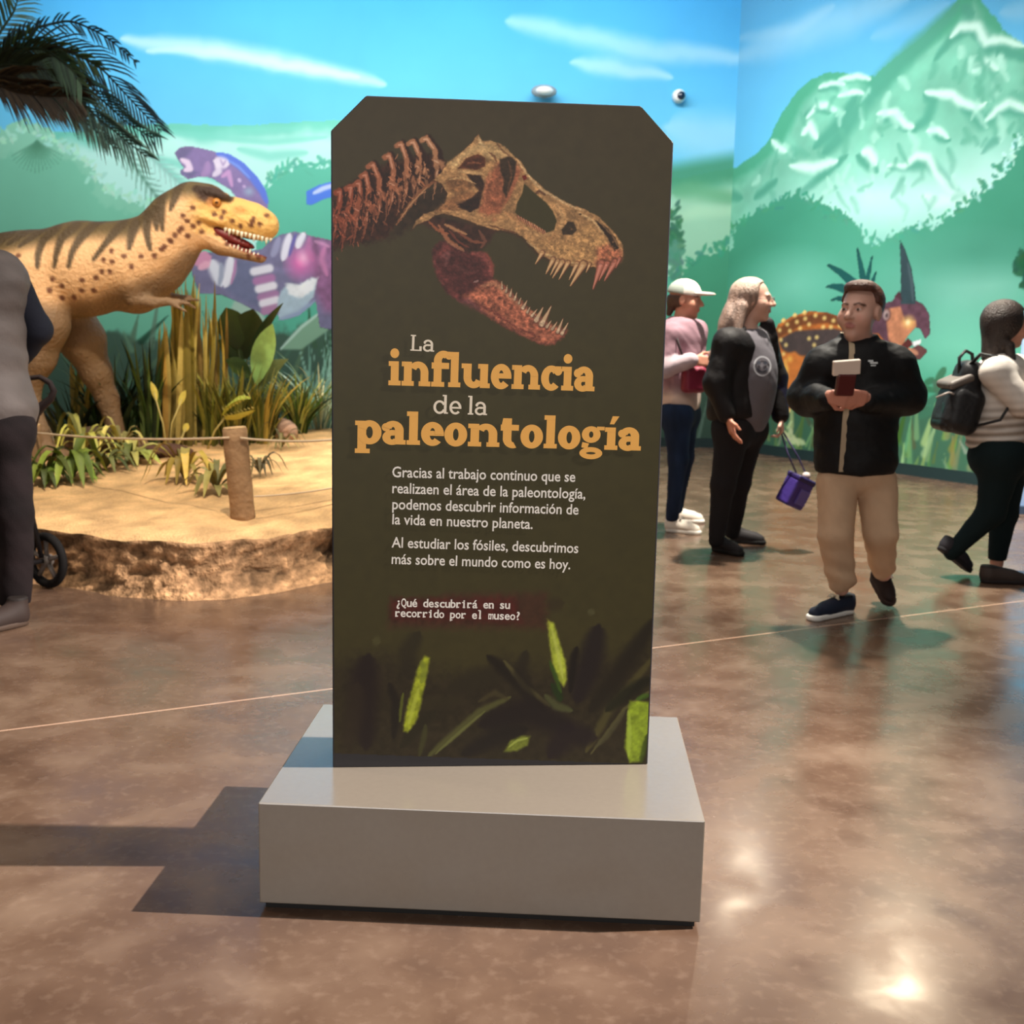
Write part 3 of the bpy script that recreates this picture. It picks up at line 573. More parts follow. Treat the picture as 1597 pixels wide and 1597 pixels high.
# palate teeth seen through the opening
for k in range(11):
    x = 862+k*11.5; y = 580+k*6.5; zs([(x, y), (x+9, y+26)], 9, (150, 86, 62), 1, .4, 'end', .4); zs([(x+3, y), (x+8, y+18)], 4, (206, 156, 118), .9, .5, 'end', .3)
zs([(850, 600), (900, 640), (960, 668), (1010, 655)], 12, (202, 156, 104), .9, .5, True, 1)
for p, wd, c in [([(860, 335), (905, 400), (960, 460), (1060, 520), (1150, 560)], 10, (214, 178, 130)), ([(1030, 520), (1060, 580), (1050, 640)], 14, (206, 160, 108)), ([(1120, 560), (1190, 600), (1240, 660)], 9, (216, 178, 126)), ([(800, 560), (850, 590), (890, 640)], 18, (196, 140, 92)), ([(700, 600), (760, 580), (820, 590)], 22, (200, 148, 96)), ([(900, 690), (960, 735), (1050, 775), (1150, 790)], 8, (216, 180, 126)), ([(1130, 570), (1140, 575)], 8, (60, 34, 24)), ([(740, 380), (720, 470), (715, 560)], 12, (186, 116, 82)), ([(870, 380), (840, 450), (805, 530)], 14, (176, 104, 72)), ([(690, 235), (700, 262), (720, 280)], 12, (218, 184, 134)), ([(770, 262), (800, 300), (830, 320)], 9, (120, 82, 56)), ([(740, 620), (800, 640), (860, 655)], 8, (96, 58, 38)), ([(530, 556), (600, 566), (680, 590)], 10, (206, 156, 104)), ([(735, 300), (760, 320), (770, 345)], 9, (108, 66, 44))]:
    zs(p, wd, c, .75, .6, True, 1.2)
for k in range(150):
    x = r_.uniform(900, 1300); y = 560+(x-900)*.36+r_.uniform(0, 190)*(1-abs(x-1100)/330)
    q = Z3([(x, y)])[0]
    if inpoly(np.array([x]), np.array([y]), skull)[0] and not inpoly(np.array([x]), np.array([y]), [(850, 440), (900, 430), (1040, 560), (1040, 650), (980, 665), (840, 580)])[0]:
        zs([(x, y), (x+r_.normal(6, 9), y+r_.normal(8, 8))], r_.uniform(3, 7), np.array([168, 120, 78])*r_.uniform(.6, 1.3), .45, .6)
for bx_, by, tx, ty, wz in [(968, 752, 938, 790, 18), (1015, 782, 984, 832, 20), (1036, 788, 1004, 838, 16), (1055, 792, 1014, 850, 20), (1080, 796, 1042, 856, 18), (1120, 800, 1086, 858, 18), (1148, 802, 1092, 884, 28), (1176, 802, 1160, 826, 12), (1226, 800, 1190, 898, 30), (1252, 800, 1216, 862, 22), (1284, 794, 1240, 862, 26), (1306, 778, 1290, 806, 14)]:
    c = (206, 158, 108) if bx_ < 1200 else (186, 110, 88)
    zs([(bx_+2, by-12), (tx+2, ty+2)], wz*1.35, (92, 52, 36), .9, .3, 'end', .4); zs([(bx_, by-12), (tx, ty)], wz, c, 1, .4, 'end', .3); zs([(bx_-3, by-6), (tx+2, ty-8)], wz*.4, np.minimum(np.array(c)+40, 240), .8, .5, 'end', .3)
q_ = [SK.f(*k) for k in Z3(skull)]; ins = inpoly(SK.U, SK.Vv, q_); qj = [SK.f(*k) for k in Z3(jaw)]; inj = inpoly(SK.U, SK.Vv, qj)
nf = fbm(SK.U*260, SK.Vv*260, 5, 4)-.5; nr = np.abs(fbm(SK.U*95+SK.Vv*60, SK.Vv*120, 8, 4)-.5)*2
hol = inpoly(SK.U, SK.Vv, [SK.f(*k) for k in Z3([(890, 438), (936, 480), (985, 520), (1016, 560), (1032, 600), (1022, 640), (985, 655), (930, 612), (880, 592), (850, 566), (860, 520), (880, 480)])]); gain = np.where(hol, 1.0, np.where(ins, 1+.38*nf+.42*(nr-.22), np.where(inj, 1+.35*nf+.5*(nr-.22), 1.0))); SK.C *= gain[..., None]; SK.C[inj] = SK.C[inj]*.85+SK.C[inj].mean(1, keepdims=True)*.15
for k in range(130):
    t = r_.random(); x = 50+t*430; y = 600-t*250+r_.normal(0, 60); l = r_.uniform(10, 30); g = r_.normal(1.35, .5); c = (np.array([168, 84, 58])*(1-t)+np.array([208, 150, 108])*t)*r_.uniform(.8, 1.2)
    zs([(x, y), (x+l*math.cos(g), y+l*math.sin(g))], r_.uniform(3, 7), c, .75, .5)
for k in range(60):
    t = r_.random(); x = 50+t*430; y = 620-t*260+r_.normal(0, 50); zs([(x, y), (x+r_.normal(0, 8), y+r_.uniform(10, 34))], r_.uniform(5, 11), (40, 20, 14), .7, .5)
SK.grid(lambda u, v: S3(u, v, .0008), 'printed_skeleton', prm, sign, mask=(SK.U+(1.6215-SK.Vv) > .083) & ((PW-SK.U)+(1.6215-SK.Vv) > .084), smooth=False)
# --- the printed plants
Z5 = lambda pts: [(500+x/2.802, 880+y/2.802) for x, y in pts]
LF = Canvas(.004, PW-.004, 0.0, .50, .0021, sign_uv, .00155); fieldcol(LF)
def lp(p, col, a=1, soft=3, rag=1.5, seed=0, tex=.3): LF.poly(Z5(p), col, a, rag, 6, soft, seed, None, tex, 9)
def ls(p, wz, col, a=1, soft=.6, taper=True, seed=0): LF.stroke(Z5(p), wz/2.802, col, a, soft, taper, 1, 6, seed)
lp([(40, 470), (120, 420), (300, 400), (480, 470), (700, 480), (800, 420), (960, 460), (1100, 420), (1300, 420), (1460, 300), (1460, 900), (40, 900)], (44, 36, 26), .75, 30, 12)
for p, wd, c, a in [([(200, 800), (190, 600), (195, 480), (210, 400)], 120, (34, 24, 22), .9), ([(120, 800), (150, 640), (160, 520)], 80, (50, 40, 28), .7), ([(390, 500), (380, 380), (430, 300)], 80, (42, 36, 24), .7), ([(320, 760), (330, 600), (300, 520)], 40, (30, 24, 18), .8), ([(560, 560), (680, 500), (800, 470)], 90, (46, 40, 26), .8), ([(980, 640), (850, 500), (730, 400)], 60, (30, 24, 16), .9), ([(1000, 620), (900, 540), (800, 420)], 26, (92, 86, 50), .85), ([(930, 620), (870, 480), (900, 380)], 60, (36, 30, 22), .7), ([(1120, 600), (1180, 420), (1215, 270)], 110, (34, 26, 26), .9), ([(1090, 560), (1105, 420), (1120, 360)], 34, (26, 20, 16), .9), ([(1180, 640), (1300, 480), (1460, 240)], 80, (36, 30, 20), .9), ([(1160, 820), (1260, 640), (1460, 400)], 40, (84, 78, 42), .8), ([(1180, 830), (1330, 630), (1460, 540)], 16, (98, 94, 56), .8), ([(700, 700), (900, 640), (1100, 720)], 130, (32, 24, 22), .9), ([(620, 830), (760, 760), (900, 720)], 80, (30, 24, 20), .8), ([(1000, 840), (1080, 740), (1200, 760)], 110, (34, 24, 26), .8), ([(470, 840), (560, 760), (700, 640), (830, 580)], 34, (88, 88, 48), .9), ([(500, 830), (600, 740), (720, 640)], 14, (116, 120, 66), .7), ([(350, 800), (440, 700), (500, 640)], 50, (40, 36, 22), .8), ([(430, 840), (450, 760), (460, 700)], 26, (72, 72, 38), .7), ([(380, 640), (480, 600), (620, 600)], 50, (52, 46, 28), .6), ([(690, 600), (760, 560), (820, 590)], 24, (74, 66, 40), .7), ([(980, 570), (1030, 620), (1100, 640)], 36, (84, 88, 52), .8), ([(1010, 520), (1040, 570), (1050, 600)], 34, (34, 56, 20), .8), ([(1250, 640), (1340, 560), (1440, 500)], 60, (28, 28, 16), .8), ([(1200, 800), (1260, 740), (1330, 640)], 26, (80, 76, 50), .8), ([(230, 330), (260, 340)], 40, (90, 88, 54), .5), ([(1170, 200), (1195, 215)], 30, (98, 96, 66), .5), ([(990, 180), (1060, 170)], 60, (52, 40, 26), .5)]:
    ls(p, wd, c, a, .7)
lp([(360, 730), (372, 650), (395, 560), (425, 450), (455, 400), (476, 410), (462, 500), (440, 600), (420, 680), (380, 736)], (158, 168, 44), 1, 3)
ls([(440, 420), (455, 470), (440, 520)], 30, (120, 132, 48), .6); ls([(385, 700), (405, 620), (430, 540)], 18, (186, 196, 72), .7); ls([(345, 690), (352, 620), (362, 560)], 14, (108, 118, 40), .7)
lp([(990, 240), (1020, 260), (1045, 340), (1070, 420), (1078, 500), (1062, 535), (1035, 500), (1010, 420), (998, 330)], (166, 178, 60), 1, 3); ls([(1010, 280), (1035, 380), (1060, 500)], 16, (198, 208, 96), .7); ls([(1000, 420), (1030, 500), (1050, 560)], 20, (60, 92, 26), .8)
lp([(1350, 596), (1438, 600), (1440, 700), (1420, 800), (1400, 862), (1350, 866), (1328, 800), (1340, 700)], (140, 162, 44), 1, 3); ls([(1345, 640), (1350, 740), (1345, 840)], 22, (176, 200, 74), .7); ls([(1430, 740), (1410, 820), (1400, 866)], 26, (60, 76, 18), .8); ls([(1380, 590), (1436, 570)], 26, (70, 112, 30), .7)
lp([(800, 820), (830, 770), (880, 748), (915, 752), (905, 790), (860, 815)], (118, 128, 48), .95, 3); ls([(820, 800), (860, 770), (905, 760)], 12, (168, 180, 84), .8)
lp([(470, 160), (560, 130), (990, 125), (985, 280), (300, 276), (310, 150)], (78, 36, 32), .55, 10, 4)
lp([(310, 148), (850, 150), (880, 252), (310, 240)], (84, 22, 22), .6, 8, 4)
A1 = sign_uv(519, 1174); A2 = sign_uv(1010, 1191)
bl = A1[1]+(A2[1]-A1[1])*(LF.U-A1[0])/(A2[0]-A1[0])
LF.grid(lambda u, v: S3(u, v, .0008), 'printed_leaves', prm, sign, mask=LF.Vv > bl, smooth=False)
MD = Canvas(.004, PW-.004, .50, .98, .008, sign_uv, .00155); fieldcol(MD)
MD.grid(lambda u, v: S3(u, v, .0008), 'printed_field', prm, sign, smooth=False)
# --- slab letters of the heading
def arc(cx, cy, ro, ri, a0_, a1_, n=26):
    t = np.radians(np.linspace(a0_, a1_, n)); pts = [(cx+ro[0]*math.cos(x), cy+ro[1]*math.sin(x)) for x in t]+[(cx+ri[0]*math.cos(x), cy+ri[1]*math.sin(x)) for x in t]
    return pts, [(i, i+1, n+i+1, n+i) for i in range(n-1)]
def rect(x0, y0, x1, y1): return [(x0, y0), (x1, y0), (x1, y1), (x0, y1)], [(0, 1, 2, 3)]
def quad(*p): return list(p), [tuple(range(len(p)))]
def disc(cx, cy, r, n=24): return [(cx+r*math.cos(2*math.pi*i/n), cy+r*math.sin(2*math.pi*i/n)) for i in range(n)], [tuple(range(n))]
def glyph(ch, s, t, sf, so, wd):
    """returns shapes and advance; x height 1; s stem, t thin, sf serif height, so serif overhang, wd bowl width"""
    Q = []; asc = 1.46
    if ch in 'ií':
        Q += [rect(so, 0, so+s, 1), rect(0, 0, 2*so+s, sf), rect(0, 1-sf, so+s, 1)]
        Q.append(disc(so+s*.46, 1.33, max(s*.56, .11)) if ch == 'i' else quad((so+s*.25, 1.14), (so+s*.75, 1.14), (so+s*1.35, 1.5), (so+s*.55, 1.5))); return Q, 2*so+s
    if ch == 'l': return [rect(so, 0, so+s, asc), rect(0, 0, 2*so+s, sf), rect(0, asc-sf, so+s, asc)], 2*so+s
    if ch == 'L': return [rect(so, 0, so+s, 1.38), rect(0, 0, .95, sf), rect(0, 1.38-sf, 2*so+s, 1.38), rect(.95-s, 0, .95, .42)], .95
    if ch in 'nu':
        xr = so+s+wd*.42; Q = [rect(so, 0, so+s, 1), rect(xr, 0, xr+s, 1-.42 if ch == 'n' else 1)]; cx = (so+s*.5+xr+s)/2; rx = xr+s-cx
        if ch == 'n': Q += [rect(0, 0, 2*so+s, sf), rect(0, 1-sf, so+s, 1), rect(xr-so*.8, 0, xr+s+so, sf), arc(cx, .56, (rx, .46), (rx-s, .46-t), 0, 150)]
        else:
            cx = (so+xr+s*.5)/2; rx = cx-so
            Q += [rect(0, 1-sf, so+s, 1), rect(xr-so, 1-sf, xr+s, 1), rect(xr, 0, xr+s+so, sf), arc(cx, .44, (rx, .46), (rx-s, .46-t), 180, 335)]; Q[0] = rect(so, .42, so+s, 1)
        return Q, xr+s+so
    if ch == 'f': return [rect(so, 0, so+s, 1.12), rect(0, 0, 2*so+s*1.1, sf), rect(0, 1-t*.95, so+s+.34, 1), arc(so+.44, 1.08, (.44, .42), (.44-s, .42-t*1.1), 48, 180), disc(so+.68, 1.3, s*.46)], so+s+.28
    if ch == 'o': return [arc(wd/2, .5, (wd/2, .53), (wd/2-s, .53-t), 0, 360, 48)], wd
    if ch == 'e': return [arc(wd/2, .5, (wd/2, .53), (wd/2-s, .53-t), 0, 318, 44), rect(s*.8, .42, wd-s*.35, .42+t*.8), rect(wd-s, .42, wd, .55)], wd*.98
    if ch == 'c': return [arc(wd/2, .5, (wd/2, .53), (wd/2-s, .53-t), 42, 318, 44), disc(wd*.82, .80, s*.52), rect(wd*.70, .82, wd*.97, 1.0)], wd*.96
    if ch == 'a':
        w = wd*.92; return [rect(w-s, 0, w, .66), rect(w-s*.3, 0, w+so*.9, sf), arc(w*.5, .62, (w*.5, .41), (w*.5-s, .41-t), 0, 158), disc(w*.17, .74, s*.5), arc(w*.46, .30, (w*.46, .33), (w*.46-s*.92, .33-t*.9), 60, 330, 34), rect(w*.5, .63-t*.9, w-s*.5, .63)], w+so*.9
    if ch == 'p': x0 = so; return [rect(x0, -.42, x0+s, 1), rect(0, -.42, 2*so+s*1.15, -.42+sf), rect(0, 1-sf, so+s, 1), arc(x0+wd*.52, .5, (wd*.52, .53), (wd*.52-s, .53-t), -155, 155, 44)], x0+wd*1.04
    if ch == 'd': return [rect(wd-s*.55, 0, wd+s*.45, asc), rect(wd-s*.55-so, asc-sf, wd, asc), rect(wd, 0, wd+s*.45+so, sf), arc(wd*.52, .5, (wd*.52, .53), (wd*.52-s, .53-t), 25, 335, 44)], wd+s*.45+so
    if ch == 't': return [rect(so, .34, so+s, 1.28), rect(0, 1-t*.95, so+s+.3, 1), arc(so+.42, .38, (.42, .42), (.42-s, .42-t), 180, 292), quad((0, 1-t), (so, 1-t), (so+s, 1.28), (so*.9, 1.28))], so+s+.34
    if ch == 'g':
        w = wd*.95; return [arc(w*.46, .66, (w*.44, .37), (w*.44-s*.85, .37-t*.85), 0, 360, 40), rect(w*.72, .86, w*1.08, 1.02), arc(w*.48, -.17, (w*.54, .27), (w*.54-s*.8, .27-t*.8), 0, 360, 40), quad((w*.06, .32), (w*.06+s*.8, .26), (w*.3, .03), (w*.02, .08))], w*1.06
    return [], .5
def heading(txt, p0, p1, xh, st, name, m, gap=.1):
    a, b_ = np.array(sign_uv(*p0)), np.array(sign_uv(*p1)); x = 0; shapes = []
    for ch in txt:
        if ch == ' ': x += .42; continue
        Q, ad = glyph(ch, *st)
        for pts, fs in Q: shapes.append(([(px+x, py) for px, py in pts], fs))
        x += ad+gap
    x -= gap; ux = (b_-a)/np.linalg.norm(b_-a); uy = np.array([-ux[1], ux[0]]); sx = np.linalg.norm(b_-a)/x
    sy = xh*.00155; mb = MB()
    for k, (pts, fs) in enumerate(shapes):
        q = np.array([a+ux*px*sx+uy*py*sy for px, py in pts]); mb.add(S3(q[:, 0], q[:, 1], .0016+.00002*(k % 7)), fs)
    return mb.build(name, m, sign, False)
orange = mat('orange_print', (248, 184, 92), .5, .3); cream = mat('cream_print', (246, 232, 210), .5, .3)
Z4 = lambda x, y: (500+x/2.802, 500+y/2.802)
BOLD = (.36, .27, .2, .1, .95); LIGHT = (.2, .17, .11, .12, .92)
heading('La', Z4(392, 131), Z4(496, 136), 17.5, LIGHT, 'heading_lettering', cream, .1)
heading('influencia', Z4(296, 282), Z4(1196, 309), 37.0, BOLD, 'heading_lettering', orange, .035)
heading('de la', Z4(492, 405), Z4(727, 413), 20, LIGHT, 'heading_lettering', cream, .1)
heading('paleontología', Z4(150, 536), Z4(1398, 568), 35.5, BOLD, 'heading_lettering', orange, .035)
# --- body text
def textline(txt, p0, p1, xh, name, m, mono=False, off=.013):
    a, b_ = np.array(sign_uv(*p0)), np.array(sign_uv(*p1)); ux = (b_-a)/np.linalg.norm(b_-a); uy = np.array([-ux[1], ux[0]]); L = np.linalg.norm(b_-a)
    def tm(s):
        c = bpy.data.curves.new('lettering', 'FONT'); c.body = s; c.size = 1; c.offset = off; c.resolution_u = 3
        ob = bpy.data.objects.new('lettering', c); COL.objects.link(ob); dg = bpy.context.evaluated_depsgraph_get(); dg.update()
        me = bpy.data.meshes.new_from_object(ob.evaluated_get(dg)); V = np.zeros(len(me.vertices)*3); me.vertices.foreach_get('co', V); V = V.reshape(-1, 3); Fc = [tuple(p.vertices) for p in me.polygons]
        bpy.data.objects.remove(ob); bpy.data.curves.remove(c); bpy.data.meshes.remove(me); return V, Fc
    mb = MB(); sy = xh*.00155/.545
    if not mono:
        V, Fc = tm(txt); x0, x1 = V[:, 0].min(), V[:, 0].max(); q = a+np.outer((V[:, 0]-x0)/(x1-x0)*L, ux)+np.outer(V[:, 1]*sy, uy); mb.add(S3(q[:, 0], q[:, 1], .0016), Fc)
    else:
        n = len(txt); cw = L/n
        for i, ch in enumerate(txt):
            if ch == ' ': continue
            V, Fc = tm(ch); c_ = (V[:, 0].min()+V[:, 0].max())/2; k = min(sy*1.05, cw*.94/(V[:, 0].max()-V[:, 0].min()))
            q = a+np.outer((i+.5)*cw+(V[:, 0]-c_)*k, ux)+np.outer(V[:, 1]*sy, uy); mb.add(S3(q[:, 0], q[:, 1], .0016), Fc)
            sw = cw*.44
            def bar(cx_, y): r_q = np.array([a+ux*((i+.5)*cw+cx_+dx)+uy*(y+dy) for dx, dy in [(-sw*.5, 0), (sw*.5, 0), (sw*.5, sy*.1), (-sw*.5, sy*.1)]]); mb.add(S3(r_q[:, 0], r_q[:, 1], .00165), [(0, 1, 2, 3)])
            if ch in 'irl': bar(0 if ch != 'r' else -cw*.12, 0)
            if ch in 'il': bar(-cw*.15, sy*(.40 if ch == 'i' else .66))
            if ch in 'nmp': bar(-cw*.22, 0 if ch != 'p' else -sy*.2)
    return mb.build(name, m, sign, False)
white = mat('white_print', (244, 238, 230), .5, .3)
for tx, a_, b_ in [('Gracias al trabajo continuo que se', (313, 683), (1112, 704)), ('realizaen el área de la paleontología,', (313, 753), (1156, 778)), ('podemos descubrir información de', (313, 823), (1126, 847)), ('la vida en nuestro planeta.', (313, 889), (926, 910)), ('Al estudiar los fósiles, descubrimos', (310, 990), (1125, 1015)), ('más sobre el mundo como es hoy.', (310, 1062), (1090, 1086))]:
    textline(tx, Z4(*a_), Z4(*b_), 13.0, 'paragraph_lettering', white)
for tx, a_, b_ in [('¿Qué descubrirá en su', (327, 184), (828, 194)), ('recorrido por el museo?', (324, 228), (874, 243))]:
    textline(tx, Z5([a_])[0], Z5([b_])[0], 10.5, 'question_lettering', white, True, .02)
# ------------------------------------------------------------------ the diorama
def sandz(y): return .31+.05*np.clip(np.asarray(y, float)-6.0, 0, 3.6)
def SP(px, py):
    """the point of the sand bed seen at a photo pixel"""
    v = ray(px, py); t = 6.0
    for _ in range(60):
        p = CAMP+v*t; z = float(sandz(p[1])); t = t*.5+.5*((z-CH)/v[2])
    return CAMP+v*t
edge_px = [(-420, 880), (-200, 896), (0, 904), (60, 906), (110, 910), (170, 922), (240, 930), (300, 932), (360, 929), (420, 921), (470, 911), (515, 903), (570, 888), (630, 860), (690, 825), (740, 790), (770, 765), (785, 740)]
ep = np.array([G(*q)[:2] for q in edge_px]); NE = 260
seg = np.r_[0, np.cumsum(np.linalg.norm(np.diff(ep, axis=0), axis=1))]; tt = np.linspace(0, seg[-1], NE)
EX = np.stack([np.interp(tt, seg, ep[:, 0]), np.interp(tt, seg, ep[:, 1])], 1)
for _ in range(12): EX[1:-1] = (EX[:-2]+2*EX[1:-1]+EX[2:])/4
Tn = np.gradient(EX, axis=0); Tn /= np.linalg.norm(Tn, axis=1)[:, None]; NO = np.stack([Tn[:, 1], -Tn[:, 0]], 1)   # outwards
plat = thing('sand_platform', 'low curved rock platform covered with sand under the striped dinosaur', 'platform', (-2.2, 7.6, 0))
NR = 64; s = np.linspace(0, 1, NR)**1.3
lipn = (fbm(tt*6, tt*0+3, 5, 4)-.5)
V = []; Cc = []
for i in range(NE):
    f = EX[i]+NO[i]*(.02+.05*lipn[i]); b_ = np.array([f[0]*.85-.2, 10.2])
    for k in range(NR):
        p = f*(1-s[k])+b_*s[k]; V.append((p[0], p[1]))
V = np.array(V); dist = np.repeat(s[None], NE, 0).ravel()
z = sandz(V[:, 1])+.035*(fbm(V[:, 0]*3, V[:, 1]*3, 8, 4)-.5)+.014*(fbm(V[:, 0]*14, V[:, 1]*14, 9, 3)-.5)
z -= .035*np.exp(-dist*40); z = np.where(V[:, 1] > 9.6, z-(V[:, 1]-9.6)*.7, z)
z = np.where((dist > .9), np.minimum(z, .25), z)
V3 = np.c_[V, z]
nz = fbm(V[:, 0]*9, V[:, 1]*9, 2, 5); big = fbm(V[:, 0]*1.6, V[:, 1]*2.2, 12, 4)
c = np.array([220, 178, 126])*(.74+.50*nz[:, None])*(.84+.3*big[:, None]); I = np.arange(NE*NR).reshape(NE, NR)
Q = np.stack([I[:-1, :-1], I[1:, :-1], I[1:, 1:], I[:-1, 1:]], -1).reshape(-1, 4)
mesh('sand_bed', V3, Q, mat('sand', vcol=True, rough=.95, spec=.15, bump=.5, bscale=90, var=.14, vscale=55), plat, c)
NV = 22; V = []; Cc = []
for i in range(NE):
    for k in range(NV):
        h = k/(NV-1); top = z.reshape(NE, NR)[i, 0]
        n1 = fbm(np.array([tt[i]*5.0]), np.array([h*2.6+tt[i]*.4]), 21, 5)[0]-.5; n2 = fbm(np.array([tt[i]*24]), np.array([h*10.0]), 33, 4)[0]-.5
        bulge = .02+.05*lipn[i]-.055*math.sin(math.pi*min(1, h*1.05))+.12*n1*math.sin(math.pi*h)**.6+.07*n2*(math.sin(math.pi*h)**.5)+.05*(1-h)**2
        p = EX[i]+NO[i]*bulge; V.append((p[0], p[1], h*top+(.02*n2 if 0 < k < NV-1 else 0)))
        q = .5+1.1*n1+.9*n2; Cc.append(np.array([152, 118, 86])*(.45+1.0*q)*(1.0 if h > .12 else 1.15))
I = np.arange(NE*NV).reshape(NE, NV); Q = np.stack([I[:-1, :-1], I[:-1, 1:], I[1:, 1:], I[1:, :-1]], -1).reshape(-1, 4)
mesh('rock_face', V, Q, mat('rough_rock', vcol=True, rough=.95, spec=.15, bump=1.0, bscale=34, var=.45, vscale=34), plat, np.array(Cc))
# ---- posts and ropes
wood = mat('post_wood', (150, 118, 86), .85, .2, bump=.5, bscale=30, var=.22, vscale=14)
def post(b, t, r, label):
    b = np.array(b); t = np.array(t); o = thing('rope_post', label, 'post', b, 'posts of the rope fence')
    m = MB(); n = 9; pts = [b+(t-b)*k/n for k in range(n+1)]; m.tube(pts, [r*(1.04+.03*math.sin(k*2.1)) for k in range(n+1)], 18); m.build('shaft', wood, o)
    ax = (t-b)/np.linalg.norm(t-b); m = MB(); m.tube([t, t+ax*.006, t+ax*.012], [r*1.01, r*.97, r*.9], 18); m.build('cut_top', mat('post_end_grain', (190, 158, 116), .85, .2, var=.2, vscale=60), o); return o
pb = SP(380, 808); pt_ = P(366, 669, pb[1]+.02); pb[2] -= .04; post(pb, pt_, .062, 'thick round wooden rope post leaning at the front of the sand platform')
pb2 = SP(57, 742); pt2 = P(54, 664, pb2[1]); post(pb2, pt2, .036, 'thin wooden rope post beside the stroller handle')
pb3 = SP(600, 775); post(pb3, pb3+[0, 0, .44], .055, 'round wooden rope post hidden behind the sign')
def rope(A, B_, sag, label, r=.007):
    A = np.array(A); B_ = np.array(B_); m = MB(); n = 24
    m.tube([A+(B_-A)*k/n-np.array([0, 0, sag*4*k/n*(1-k/n)]) for k in range(n+1)], r, 6); o = m.build('fence_rope', mat('rope', (214, 190, 160), .9, .2, bump=.4, bscale=300)); tag(o, label, 'rope', 'ropes of the rope fence')
ra_ = P(366, 683, pb[1]+.02-.066); rope(P(54, 675, pb2[1]-.04), ra_-[.03, 0, 0], .02, 'upper rope strung from the thin post to the thick leaning post')
rope(ra_+[.03, 0, 0], pb3+[-.02, -.06, .38], .03, 'upper rope running from the thick post behind the sign')
rope(P(382, 774, pb[1]-.065)+[.05, 0, 0], pb3+[-.04, -.06, .12], .02, 'lower rope running from the thick post behind the sign', .005)

# ------------------------------------------------------------------ the dinosaur statue
TY = 8.12; TS = TY/FPX
def T(px, py, dy=0.0): return P(px, py, TY+dy)
rex = thing('dinosaur_statue', 'striped orange meat-eating dinosaur statue with open jaws standing on the sand', 'dinosaur', SP(60, 705))
spine = [(-330, 395, 16), (-200, 400, 30), (-80, 412, 46), (45, 424, 57), (130, 420, 67), (205, 412, 62), (250, 385, 46), (275, 345, 38), (300, 318, 33)]
spn = [(T(x, y), r*TS) for x, y, r in spine]
def chain(p, pts, k=.05): return usum([rc(p, pts[i][0], pts[i+1][0], pts[i][1], pts[i+1][1]) for i in range(len(pts)-1)], k)
def leg(dy, q): return [(T(x, y, dy+e), r*TS) for x, y, r, e in q]
nleg = leg(-.20, [(48, 432, 50, .06), (72, 505, 33, 0), (62, 560, 23, .02), (44, 610, 15, .04), (58, 668, 13, 0), (70, 692, 13, 0)])
fleg = leg(.22, [(70, 440, 50, 0), (128, 530, 36, 0), (150, 580, 24, .05), (168, 622, 17, .1), (182, 672, 14, .1)])
def toes(c, r, dy):
    return [[(c, r*TS), (c+np.array([x*TS, y, -.012]), r2*TS)] for x, y, r2 in [(44, -.03, 7), (38, -.14, 6), (34, .10, 6), (-20, .05, 5)]]
ntc = T(72, 698, -.22); ntc[2] = sandz(ntc[1])+.035; ftc = T(186, 690, .34); ftc[2] = sandz(ftc[1])+.03
Bx = np.array([1.0, 0, 0]); By = np.array([0, 1.0, 0]); Bz = np.array([0, 0, 1.0])
def rot2(a): return np.array([[math.cos(a), 0, -math.sin(a)], [0, 1, 0], [math.sin(a), 0, math.cos(a)]])   # columns: local axes, turned in the x-z plane
